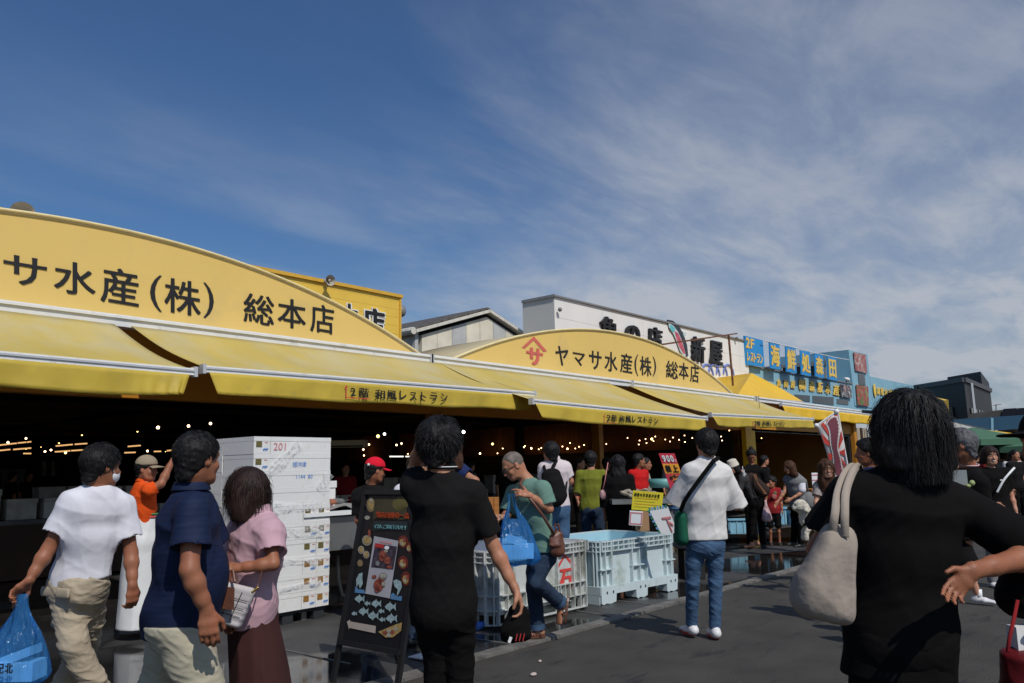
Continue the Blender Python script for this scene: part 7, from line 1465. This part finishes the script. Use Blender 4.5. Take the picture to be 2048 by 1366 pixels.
G = Field(c-.25, c+.25, .006); G.ec(c+UP*.055, c-UP*.075, (.052, .038), (.066, .050), RW, k=.03); G.ec(c+UP*.05-RW*.02-FW*.03, c-UP*.02-RW*.02-FW*.045, (.040, .015), (.050, .018), RW, k=.01); G.disp(folds(6, .006, 35)); G.obj('bag_body', M_brshoe, bt)
b = MB(); b.tube([J(1108, 1068, D-.2), J(1085, 1030, D-.26), J(1062, 1000, D-.24), J(1040, 968, D-.14), J(1048, 955, D-.02), J(1062, 958, D+.06)], .012, M_brshoe, 6); b.build('strap', bt, smooth=True); b = MB(); b.tube([J(1112, 1068, D-.16), J(1110, 1048, D-.16), J(1116, 1048, D-.15), J(1122, 1070, D-.14)], .008, M_brshoe, 6); b.build('top_handle', bt)

# 9 person with a black backpack
D = 9.4
t, j, lk, S = person('person in a pale pink polo shirt and jeans with a black backpack, seen from behind', h=1.72, fdir=FW*.9-RW*.35, look=FW*.9-RW*.4, vs=.009, skin=SKIN, seed=21, J_=dict(pv=J(1110, 1010, D), nk=J(1108, 922, D), hd=J(1101, 905, D), sl=J(1088, 935, D), sr=J(1131, 934, D), er=J(1141, 962, D), wr=J(1136, 968, D+.2), el=J(1084, 965, D), wl=J(1095, 965, D+.2)),
    shirt=dict(m=C_palepink, sleeve=.72, hem=.88, loose=1.08, collar=1), pants=dict(m=C_jean), shoes=dict(m=M_wshoe), hair=dict(m=H_BLK, style='short', vol=1.05))
bt = thing('backpack', 'black backpack slung on the back of the person in the pale pink polo shirt', 'backpack', J(1106, 1000, D-.2)); c = J(1108, 970, D-.22); G = Field(c-.35, c+.35, .009); G.ec(c+UP*.12-RW*.03, c-UP*.12, (.11, .07), (.15, .09), RW, k=.04); G.ec(c+UP*.02, c-UP*.13, (.10, .11), (.13, .12), RW, k=.03); G.obj('pack', C_blk2, bt)
b = MB(); b.tube([c+UP*.15-RW*.03, J(1108, 930, D-.13), J(1113, 922, D-.05), J(1118, 930, D+.05)], .022, C_blk2, 6); b.tube([c+UP*.10-RW*.08, J(1088, 935, D-.10), J(1090, 928, D)], .020, C_blk2, 6); b.tube([c-UP*.08+RW*.13, J(1134, 962, D-.06), J(1133, 945, D+.05)], .010, C_blk2, 5); b.build('strap', bt)

# 10-12 at the shellfish stall
D = 11.6
person('person in olive green shirt and dark jeans with back turned at the stall', h=1.68, fdir=FW*.95+RW*.1, vs=.010, skin=SKIN, seed=23, loc=onZ(1184, 1135)*0+V(*J(1184, 1000, D)[:2], 0), shirt=dict(m=C_olive, sleeve=1.0, hem=.86, loose=1.12, wr=.010), pants=dict(m=C_jeand), shoes=dict(m=M_bshoe), hair=dict(m=H_BLK, style='short', vol=1.08), J_=dict(wl=J(1160, 985, D+.25), wr=J(1212, 985, D+.25)))
D = 10.8
t, j, lk, S = person('person with long dark hair in a black dress, back turned, right of the olive shirt', h=1.60, fdir=FW*.9+RW*.2, vs=.010, skin=SKIN, seed=25, female=True, loc=V(*J(1238, 1000, D)[:2], 0), shirt=dict(m=C_blk, sleeve=1.5, hem=.80, loose=1.12), skirt=dict(m=C_blk, len=.62, flare=1.25), shoes=dict(m=M_bshoe), hair=dict(m=H_BLK, style='long', length=.28, vol=1.12))
b = MB(); c = J(1205, 990, D-.05); b.ell(c, (.055, .04, .07), mat('pink_patterned_bag', (.35, .20, .20), rough=.6, var=.6, vscale=25), 12, 8); b.tube([c+UP*.05, J(1210, 960, D-.02), J(1216, 925, D)], .006, M_inkr, 5); b.build('shoulder_purse', label='small pinkish patterned purse hanging between the olive shirt and the black dress', cat='purse', smooth=True)
D = 13.2
person('stall keeper in a red polo shirt behind the shellfish, looking to the right', h=1.66, fdir=-FW*.6+RW*.5, look=RW*.8+FW*.2, vs=.011, skin=SKIN2, seed=27, loc=V(*J(1279, 1000, D)[:2], 0), shirt=dict(m=C_red, sleeve=.8, hem=.88, loose=1.08, collar=1), pants=dict(m=C_blk), shoes=dict(m=M_bshoe), hair=dict(m=H_BLK, style='short'))
D = 13.8
person('person in a beige top half hidden behind the stall keeper in red', h=1.60, fdir=-FW*.3+RW*.9, vs=.012, skin=SKIN2, seed=28, loc=V(*J(1292, 1000, D)[:2], 0), shirt=dict(m=cloth('beige_top', (.30, .26, .2)), sleeve=.8, hem=.88), pants=dict(m=C_blk), shoes=dict(m=M_bshoe), hair=dict(m=H_BLK, style='short'))

# 13 standing man in a loose white T-shirt with a cross-body strap
D = 6.85
P13 = dict(pv=J(1410, 1075, D), nk=J(1414, 916, D), hd=J(1413, 888, D+.02), sl=J(1382, 942, D), sr=J(1446, 944, D+.02), el=J(1354, 1004, D+.10), wl=J(1385, 1000, D+.33), er=J(1472, 1012, D+.08), wr=J(1440, 1000, D+.33),
           kl=J(1385, 1165, D-.02), al=J(1383, 1250, D+.05), kr=J(1431, 1165, D-.02), ar=J(1430, 1256, D-.05), fl=FW*.9-RW*.25, fr=FW)
t, j, lk, S = person('person in oversized white T-shirt, slim jeans and white sneakers standing in the road', h=1.78, fdir=FW, J_=P13, look=FW*.97-RW*.12-UP*.1, vs=.006, skin=SKIN, seed=29, build=.94,
    shirt=dict(m=C_wht2, sleeve=.98, loose=1.18, hem=.80, wr=.012, fr=10, sl_r=.092, wide=1.0, az=.3), pants=dict(m=C_jean, r=(.082, .060, .052), wr=.012, end=.98, hip=.95), shoes=dict(m=M_wshoe, sole=M_rsole), hair=dict(m=H_BLK, style='short', n=5500, L=.038, vol=1.03))
bt = thing('crossbody_bag', 'black strap and dark green bag worn across the back of the oversized white T-shirt', 'bag', J(1362, 1085, D)); b = MB()
b.tube([J(1436, 916, D-.10), J(1427, 922, D-.20), J(1402, 955, D-.215), J(1380, 985, D-.21), J(1368, 1004, D-.17), J(1362, 1020, D-.05)], .019, C_blk, 6); b.build('strap', bt); c = J(1362, 1058, D-.02); G = Field(c-.3, c+.3, .009); G.ec(c+UP*.10, c-UP*.08, (.05, .09), (.06, .10), RW, k=.03); G.obj('bag_body', cloth('dark_green_bag', (.01, .09, .05)), bt)

# 14-19 the family group beyond
D = 13.2
t, j, lk, S = person('bending person in a cream bucket hat and striped top with black leggings and sandals', h=1.55, fdir=-RW*.9+FW*.2, vs=.010, skin=SKIN, seed=31, female=True, build=.95, look=-RW*.8-FW*.3-UP*.3,
    J_=dict(pv=J(1506, 1000, D), nk=J(1482, 945, D), hd=J(1466, 934, D), sl=J(1484, 960, D-.1), sr=J(1480, 962, D+.12), el=J(1478, 985, D-.15), wl=J(1462, 1000, D-.1), er=J(1474, 985, D+.1), wr=J(1455, 1000, D+.1), kl=J(1503, 1045, D-.05), al=J(1503, 1088, D-.05), kr=J(1508, 1045, D+.1), ar=J(1513, 1084, D+.1)),
    shirt=dict(m=mat('striped_top', (.025, .022, .022), rough=.9, extra=lambda m, t, b, out, vec: None), sleeve=1.7, hem=float(1.0), loose=1.0), pants=dict(m=C_blk, end=.93, r=(.075, .06, .045)), bare_feet=True, hair=dict(m=H_BLK, style='bob', length=.14, vol=.92), cap_hat=dict(kind='bucket', m=C_cream))
b = MB()
for i in range(7): p = j['nk']*(1-i/8)+j['pv']*(i/8); b.tube([p-FW*.105+UP*.10-RW*.0, p-FW*.125+UP*.0, p-FW*.10-UP*.10], .006, M_wp, 5)
b.build('shirt_stripes', t)
bt = thing('backpack', 'dark brown backpack on the back of the bending person in the cream hat', 'backpack', J(1518, 1000, D)); c = J(1512, 968, D-.06); G = Field(c-.35, c+.35, .010); G.ec(c+UP*.10-RW*.10, c-UP*.12+RW*.12, (.07, .10), (.09, .11), FW, k=.04); G.obj('pack', cloth('dark_brown_pack', (.035, .022, .018)), bt); b = MB()
for q in (-.5, .4): b.tube([c+UP*.16-RW*.05+FW*.1*q-FW*.14, c-RW*.02-FW*.15+UP*.02, c-UP*.16+RW*.10+FW*.1*q-FW*.14], .009, mat('orange_brown_trim', (.30, .12, .05)), 5)
b.build('strap', bt)
D = 14.2
t, j, lk, S = person('person with a hair bun and black T-shirt looking down beside the child', h=1.72, fdir=-FW*.9-RW*.1, look=-FW*.8-RW*.1-UP*.5, vs=.010, skin=SKIN2, seed=33, loc=V(*J(1508, 1000, D)[:2], 0), J_=dict(sl=J(1528, 945, D), sr=J(1486, 945, D), el=J(1534, 972, D-.05), wl=J(1532, 998, D-.1), er=J(1484, 972, D)), shirt=dict(m=C_blk, sleeve=.8, hem=.86, loose=1.05), pants=dict(m=C_blk), shoes=dict(m=M_bshoe), hair=dict(m=H_BLK, style='short'), face=True)
b = MB(); b.ell(j['hd']+UP*.13-FW*.0, (.04, .04, .035), H_BLK, 10, 6); b.build('hair_bun', t, smooth=True)
carrier_bag('small white plastic bag with red contents between the hair bun person and the child', J(1531, 1000, 14.0), RW, FW, .16, .36, .12, seed=8, m=mat('white_red_film', (.62, .40, .40), rough=.4, var=.5, vscale=6), group=None)
D = 13.9
t, j, lk, S = person('child in a dark red T-shirt with a pale print and black shorts', h=1.20, fdir=-FW*.9-RW*.2, look=-FW*.5-RW*.8, vs=.009, skin=SKIN2, seed=35, loc=V(*onZ(1551, 1090)[:2], 0), headS=.88, build=1.0, face=True, shirt=dict(m=C_redd, sleeve=.9, hem=.80, loose=1.15), pants=dict(m=C_blk, end=.52, r=(.10, .085, .06)), shoes=dict(m=M_bshoe), hair=dict(m=H_BLK, style='short', vol=1.08))
b = MB(); c = j['pv']+UP*.22-FW*.125; b.ell(c, (.045, .01, .05), M_lip, 10, 6, fr=(RW, FW, UP)); b.ell(c+UP*.06+RW*.02-FW*.004, (.028, .008, .03), mat('print_green', (.10, .14, .06)), 10, 6, fr=(RW, FW, UP)); b.build('shirt_print', t)
D = 13.4
t, j, lk, S = person('person with brown hair and grey vest over a white sleeve leaning towards the child', h=1.56, fdir=-RW*.8-FW*.3, look=-RW*.9-FW*.1-UP*.2, vs=.010, skin=SKIN, seed=37, female=True, face=True,
    J_=dict(pv=J(1597, 1008, D), nk=J(1588, 950, D), hd=J(1578, 935, D), sl=J(1602, 962, D-.08), sr=J(1574, 958, D+.1), el=J(1604, 985, D-.15), wl=J(1582, 998, D-.2), er=J(1568, 985, D), wr=J(1556, 1003, D-.05), kl=J(1600, 1048, D-.08), al=J(1602, 1086, D-.08), kr=J(1590, 1048, D+.08), ar=J(1588, 1082, D+.08)),
    shirt=dict(m=C_grey, sleeve=.25, hem=.80, loose=1.12), pants=dict(m=C_blk), shoes=dict(m=M_bshoe), hair=dict(m=H_BRN, style='long', length=.20, vol=1.0))
G = Field(j['sl']-.25, j['sl']+.25, .010); G.rc(j['sl']+(j['el']-j['sl'])*.15, j['sl']+(j['el']-j['sl'])*.75, .070, .066, k=.01); G.obj('white_sleeve', C_wht, t)
b = MB(); c = J(1618, 1000, D-.1); b.ell(c, (.10, .06, .14), C_grey, 12, 8, fr=(RW, FW, UP)); b.tube([c+UP*.1, J(1612, 960, D-.1), J(1594, 945, D-.02)], .012, C_grey, 6); b.build('shoulder_bag', label='grey shoulder bag hanging behind the person with the grey vest', cat='bag', smooth=True)
D = 9.6
t, j, lk, S = person('person with long brown hair bending forward and smiling behind the white dog', h=1.56, fdir=-FW*.9-RW*.3, look=-FW*.95-RW*.1, vs=.008, skin=SKIN3, seed=39, female=True, face=True, smile=True,
    J_=dict(pv=J(1672, 1025, D+.2), nk=J(1660, 955, D), hd=J(1653, 938, D-.08), sl=J(1684, 970, D), sr=J(1637, 972, D-.02), er=J(1632, 1005, D-.1), wr=J(1640, 1036, D-.2), el=J(1690, 1005, D), wl=J(1676, 1030, D-.2)),
    shirt=dict(m=cloth('greige_top', (.34, .29, .27)), sleeve=.62, hem=.84, loose=1.08), pants=dict(m=C_grey), shoes=dict(m=M_wshoe), hair=dict(m=H_BRN, style='long', length=.30, vol=1.06, n=500, L=.2))
# the dog
dg_ = thing('dog', 'fluffy cream white small dog with a dark harness', 'dog', J(1605, 1075, 9.1)); D = 9.1
hd, bd, rp = J(1601, 1012, D), J(1616, 1040, D), J(1636, 1048, D+.12); G = Field(np.minimum(hd, rp)-.35, np.maximum(hd, rp)+.3, .007)
G.el(hd, (.082, .078, .078), k=.02); G.el(hd-RW*.065-UP*.018, (.040, .034, .034), k=.02)
for q in (-1, 1): G.rc(hd+FW*.055*q+UP*.035+RW*.02, hd+FW*.085*q-UP*.045+RW*.03, .024, .028, k=.015)
G.rc(hd+RW*.04-UP*.04, bd, .065, .085, k=.03); G.rc(bd, rp, .090, .085, k=.04)
for q in (-1, 1): G.rc(bd-UP*.05+FW*.04*q, bd-UP*.15-RW*.045+FW*.04*q, .036, .028, k=.02); G.rc(bd-UP*.15-RW*.045+FW*.04*q, bd-UP*.20-RW*.05+FW*.04*q, .028, .030, k=.01); G.rc(rp-UP*.03+FW*.045*q, rp-UP*.14+RW*.02+FW*.045*q, .045, .028, k=.02)
G.rc(rp+UP*.03+RW*.05, rp+UP*.11+RW*.11, .022, .034, k=.02); G.disp(folds(5, .009, 38)); M_fur = mat('cream_fur', (.62, .56, .45), rough=.95, var=.15, vscale=25, bump=.012, bscale=60); G.obj('body', M_fur, dg_)
b = MB(); b.ell(hd-RW*.105-UP*.010, .014, M_eye, 8, 6); b.build('nose', dg_, smooth=True)
for q in (-1, 1): MB().ell(hd-RW*.066+UP*.018+FW*.034*q, .010, M_eye, 8, 6).build('eye', dg_, smooth=True)
b = MB(); b.tube([bd-RW*.02+UP*.03+V(0, 0, 0)+(FW*cos(a)+nrm(UP+RW*.5)*sin(a))*.098 for a in np.linspace(0, 2*pi, 17)], .016, C_blk, 6); b.bar(bd+UP*.085, rp+UP*.08, .03, .02, C_blk); b.build('harness', dg_)

# 20 dark haired person partly behind the tote strap
D = 7.2
person('dark haired person facing left, mostly hidden by the beige tote strap', h=1.66, fdir=-RW*.8+FW*.3, vs=.009, skin=SKIN2, seed=41, J_=dict(pv=J(1752, 1080, D), nk=J(1745, 942, D), hd=J(1734, 905, D)), shirt=dict(m=C_navy, sleeve=.8, hem=.86), pants=dict(m=C_blk), shoes=dict(m=M_bshoe), hair=dict(m=H_BLK, style='short', vol=1.1))

# 21 large figure with long black hair and a tote bag, back turned
D = 2.85
P21 = dict(pv=J(1800, 1250, D), nk=J(1812, 945, D), hd=J(1816, 858, D+.02), sl=J(1700, 990, D+.02), sr=J(1922, 1016, D+.0), el=J(1636, 1098, D+.06), wl=J(1690, 1150, D+.34), er=J(2082, 1108, D-.12), wr=J(1944, 1142, D-.27),
           kl=J(1765, 1500, D), al=J(1760, 1730, D), kr=J(1850, 1500, D), ar=J(1855, 1730, D))
t, j, lk, S = person('large person with long loose black hair and black T-shirt, hand on the lower back', h=1.72, fdir=FW, J_=P21, look=FW*.95-RW*.22-UP*.05, vs=.006, skin=SKIN2, seed=43, build=1.02,
    shirt=dict(m=C_blk, sleeve=.95, sleeve_l=.72, loose=1.18, hem=.70, wr=.012, fr=9, sl_r=.082, wide=1.0, sleeve_r=.92, tilt=-RW*.06), pants=dict(m=C_blk, r=(.10, .09, .08)), shoes=dict(m=M_bshoe), hair=dict(m=H_BLK, style='long', n=26000, L=.20, vol=1.12, length=.150),
    hands=dict(r=dict(d=nrm(-RW*.72-UP*.62-FW*.05), n=nrm(-FW), t=UP-RW*.3, curls=(.30, .38, .46, .60), spread=.08, thumb=.15, S=.90)))
tt = thing('tote_bag', 'large beige canvas tote bag hanging from the shoulder of the long haired person in black', 'bag', J(1640, 1255, 2.62)); Dt = 2.62
G = Field(J(1640, 1140, Dt)-V(.35, .35, .35), J(1640, 1140, Dt)+V(.35, .35, .35), .006)
rowsT = [((1657, 1062), (1698, 1066), .028), ((1645, 1090), (1700, 1095), .045), ((1625, 1130), (1700, 1135), .055), ((1603, 1170), (1698, 1180), .060), ((1596, 1200), (1695, 1215), .058), ((1612, 1222), (1690, 1236), .045)]
for k_ in range(len(rowsT)-1):
    for u in (0, .34, .67):
        a0_, b0_, t0_ = rowsT[k_]; a1_, b1_, t1_ = rowsT[k_+1]; a_ = V(*a0_)*(1-u)+V(*a1_)*u; c_ = V(*b0_)*(1-u)+V(*b1_)*u; th = t0_*(1-u)+t1_*u; G.ec(J(a_[0]+8, a_[1], Dt), J(c_[0]-10, c_[1], Dt), (.026, th), (.026, th), UP, k=.03)
G.disp(lambda X, f2=folds(12, .014, 13): f2(X*np.array([1, 1, .45]))); G.disp(lambda X, f2=folds(3, .004, 30): f2(X*np.array([1, 1, .4]))); G.obj('bag_body', C_tote, tt)
def ribbon(name, pts, w, m, par, sidev=None, th=.004):
    b = MB(); Pp = []; pts = [np.asarray(p) for p in pts]; n_ = len(pts); dense = []
    for i in range(n_-1):
        p0_, p1_, p2_, p3_ = pts[max(i-1, 0)], pts[i], pts[i+1], pts[min(i+2, n_-1)]
        for u in np.linspace(0, 1, 9)[:-1]: dense.append(.5*(2*p1_+(p2_-p0_)*u+(2*p0_-5*p1_+4*p2_-p3_)*u*u+(-p0_+3*p1_-3*p2_+p3_)*u**3))
    dense.append(pts[-1])
    for i, p in enumerate(dense): d_ = nrm(dense[min(i+1, len(dense)-1)]-dense[max(i-1, 0)]); s_ = nrm(np.cross(d_, nrm(p-CAMP))) if sidev is None else sidev; Pp.append([p-s_*w/2, p+s_*w/2])
    b.grid(Pp, m, thick=FW*th); return b.build(name, par, smooth=True)
ribbon('strap', [J(1664, 1072, Dt-.03), J(1670, 1030, Dt-.04), J(1676, 985, Dt+.02), J(1690, 948, Dt+.12), J(1706, 932, Dt+.24), J(1712, 945, Dt+.36)], .024, C_tote, tt)
ribbon('strap', [J(1690, 1075, Dt-.05), J(1690, 1030, Dt-.05), J(1692, 985, Dt+.0), J(1704, 948, Dt+.10), J(1716, 932, Dt+.24), J(1720, 945, Dt+.36)], .024, C_tote, tt)

# 22 grey haired man and neighbours on the right
D = 6.2
t, j, lk, S = person('grey haired person in a black long sleeved top with a pink neck edge', h=1.74, fdir=-RW*.8+FW*.35, look=-RW*.80+FW*.42, vs=.007, skin=SKIN2, seed=45, J_=dict(pv=J(1915, 1110, D), nk=J(1938, 938, D), hd=J(1921, 890, D), sl=J(1958, 965, D-.15), sr=J(1920, 960, D+.18), el=J(1968, 1020, D-.18), wl=J(1945, 1000, D-.3), kl=J(1890, 1200, D), kr=J(1880, 1200, D), al=J(1880, 1300, D), ar=J(1870, 1300, D)),
    shirt=dict(m=C_blk, sleeve=1.75, hem=.84, loose=1.10), pants=dict(m=C_blk), shoes=dict(m=M_bshoe), hair=dict(m=H_GRY, style='short', n=900, L=.03, vol=1.02))
b = MB(); c = j['nk']+UP*.035; b.tube([c+(RW*cos(a)+FW*sin(a))*.070+UP*(.012*sin(a)) for a in np.linspace(0, 2*pi, 21)], .006, mat('pink_edge', (.6, .4, .4)), 6); b.build('neck_edge', t, smooth=True)
b = MB(); c = J(1908, 968, 5.9); b.obox(c, RW*.08, FW*.04, UP*.10, M_gdim); b.build('grey_folder', label='light grey folder held beyond the shoulder of the long haired person', cat='folder')
b = MB(); c = J(1944, 966, 5.85); b.ell(c, (.028, .02, .022), mat('pale_green', (.30, .36, .14), rough=.6), 10, 6); b.ell(c-RW*.03-UP*.02, (.03, .02, .015), MATS['pale_green'], 8, 5); b.build('green_pastry', label='small pale green item held by the grey haired person', cat='food', smooth=True)
D = 9.3
t, j, lk, S = person('smiling person with dark tied hair, black T-shirt with a white shoulder strap and grey trousers', h=1.60, fdir=-FW*.95-RW*.15, look=-FW*.95-RW*.1, vs=.008, skin=SKIN3, seed=47, female=True, face=True, smile=True, loc=V(*onZ(2008, 1175)[:2], 0), shirt=dict(m=C_blk, sleeve=.75, hem=.87, loose=1.10), pants=dict(m=C_grey), shoes=dict(m=M_wshoe), hair=dict(m=H_DBR, style='bob', length=.10, vol=1.02, n=500, L=.09))
ribbon('shoulder_strap', [J(2030, 935, D-.02), J(2024, 941, D-.13), J(2008, 960, D-.165), J(1994, 985, D-.16)], .022, M_wp, t); b = MB(); c = j['nk']-UP*.12-FW*.122+RW*.055; b.bar(c-RW*.028, c+RW*.028, .004, .012, M_wp); b.build('chest_mark', t)
D = 8.2
t, j, lk, S = person('walking person with bare calves, white sock and slip-on shoe, hidden by the long haired person', h=1.60, fdir=-RW*.3-FW*.9, vs=.009, skin=SKIN3, seed=49, J_=dict(pv=J(1912, 1062, D), nk=J(1905, 955, D), hd=J(1900, 930, D), kr=J(1932, 1135, D), ar=J(1957, 1192, D-.05), kl=J(1905, 1135, D), al=J(1885, 1192, D), fr=RW*.6-FW*.6), shirt=dict(m=C_navy, sleeve=.8, hem=.86), pants=dict(m=cloth('teal_shorts', (.05, .17, .22)), end=.45, r=(.095, .085, .07)), shoes=dict(m=M_wshoe, sock=M_wp), hair=dict(m=H_BLK, style='short'))
# 24 person cut by the right edge: dark brimmed hat, red bag, hand raised in front
D = 2.9
t, j, lk, S = person('person in dark brimmed hat and black clothes cut by the right edge', h=1.66, fdir=-RW*.9-FW*.1, look=-RW*.95-FW*.1, vs=.008, skin=SKIN, seed=51, J_=dict(pv=J(2150, 1230, D), nk=J(2138, 968, D), hd=J(2098, 888, D), sl=J(2150, 1010, D-.14), sr=J(2120, 1010, D+.2), er=J(2072, 1115, D+.25), wr=J(2012, 1030, D+.75), el=J(2160, 1150, D-.2), wl=J(2120, 1240, D-.2), kl=J(2140, 1400, D), al=J(2150, 1630, D), kr=J(2110, 1400, D), ar=J(2100, 1630, D)),
    shirt=dict(m=C_blk, sleeve=.9, hem=.78, loose=1.15), pants=dict(m=C_blk), shoes=dict(m=M_bshoe), hair=dict(m=H_BLK, style='short'), cap_hat=dict(kind='brim', m=C_blk), hands=dict(r=dict(d=nrm(-RW*.6+UP*.65), n=-FW*.3-RW*.5-UP*.3, t=-RW+FW*.2, curl=1.1, thumb=.9, S=.8)))
G = Field(J(2050, 1140, D)-V(.4, .4, .5), J(2050, 1300, D)+V(.4, .4, .5), .010); G.ec(J(2045, 1110, D-.05), J(2046, 1190, D-.05), (.045, .08), (.085, .10), RW, k=.04); G.disp(folds(4, .010, 18)); G.obj('black_jacket_hem', C_blk, t)
bt = thing('red_bag', 'dark red bag with a red strap and white contents at the right edge', 'bag', J(2040, 1360, 2.75)); c = J(2052, 1330, 2.75); G = Field(c-.3, c+.3, .007); G.ec(J(2050, 1310, 2.75), J(2052, 1400, 2.75), (.075, .07), (.085, .08), RW, k=.02, cap=.02); G.disp(folds(2, .006, 22)); G.obj('bag_body', cloth('dark_red_bag', (.10, .006, .008), rough=.5), bt); ribbon('strap', [J(2016, 1305, 2.68), J(2020, 1275, 2.68), J(2028, 1240, 2.70), J(2036, 1200, 2.75)], .010, C_redd, bt)
b = MB(); b.obox(J(2045, 1278, 2.78), RW*.035, FW*.03, UP*.045, M_wp); b.build('white_packet', label='white packet sticking out of the dark red bag', cat='packet')

# far crowd under the parasols and dim visitors inside the hall: one small figure of each kind, copied
def mini(label, shirt_m, hair_m, group, seed, pants_m=C_blk, female=False): return person(label, h=1.64, fdir=-FW, loc=V(0, 0, 0), vs=.016, skin=SKIN, seed=seed, shirt=dict(m=shirt_m, sleeve=.8, hem=.86), pants=dict(m=pants_m), shoes=dict(m=M_bshoe), hair=dict(m=hair_m, style='bob' if female else 'short', length=.14), group=group, female=female)[0]
def copy_tree(o, parent=None):
    c = o.copy(); scene.collection.objects.link(c); c.parent = parent
    for ch in list(o.children): copy_tree(ch, c)
    return c
protos = [mini('x', C_blk2, H_BLK, 'far crowd under the parasols', 61), mini('x', C_wht2, H_BLK, 'far crowd under the parasols', 62, C_jeand, True), mini('x', C_redd, H_DBR, 'far crowd under the parasols', 63), mini('x', C_grey, H_BLK, 'far crowd under the parasols', 64, C_khaki)]
used_ = set()
def put(i, x, D, rot, label, group):
    o = protos[i] if i not in used_ else copy_tree(protos[i]); used_.add(i); p = J(x, 1000, D); o.location = (p[0], p[1], 0); o.rotation_euler = (0, 0, rot); o['label'] = label; o['group'] = group
fg = 'far crowd under the parasols'
for i, x, D, r_, l in ((1, 1948, 21, .4, 'far figure in a pale top just above the shoulder of the grey haired person'), (0, 1962, 24, 2.0, 'far figure in black under the first green parasol'), (2, 1975, 19, 1.2, 'far figure in dark red left of the smiling person'), (1, 2034, 20, 2.7, 'figure in a pale top right behind the smiling person'), (0, 2038, 17, .3, 'far figure in black under the second green parasol'), (3, 1958, 27, 1.0, 'farthest grey figure between the parasol poles'), (0, 2046, 22, 3.0, 'far figure in black at the right photo edge'),
                       (3, 2014, 25, 3.1, 'far grey figure above the head of the smiling person'), (2, 2030, 28, .9, 'tiny far figure in dark red near the right edge'), (0, 1990, 28, 1.9, 'tiny far figure in black between the two parasols')): put(i, x, D, r_, l, fg)
fg = 'dim visitors inside the hall'
for i, x, D, r_, l in ((0, 20, 19, 2.6, 'dark silhouette in front of the dim grey doorway'), (0, 55, 21, 1.0, 'dark silhouette right of the dim grey doorway'), (2, 690, 16, .4, 'dim figure in dark red right of the box stack'), (3, 940, 17, 2.2, 'dim grey figure left of the bald head'), (0, 1010, 18, .6, 'dim figure in black behind the bald head'), (2, 1160, 15, 1.1, 'dim figure in dark red left of the olive shirt'), (0, 1215, 16, 2.9, 'dim dark figure between the olive shirt and the black dress'), (3, 1345, 19, .2, 'dim grey figure behind the red price sign'), (0, 1532, 18, 1.7, 'dark figure inside the amber bay behind the hair bun')): put(i, x, D, r_, l, fg)
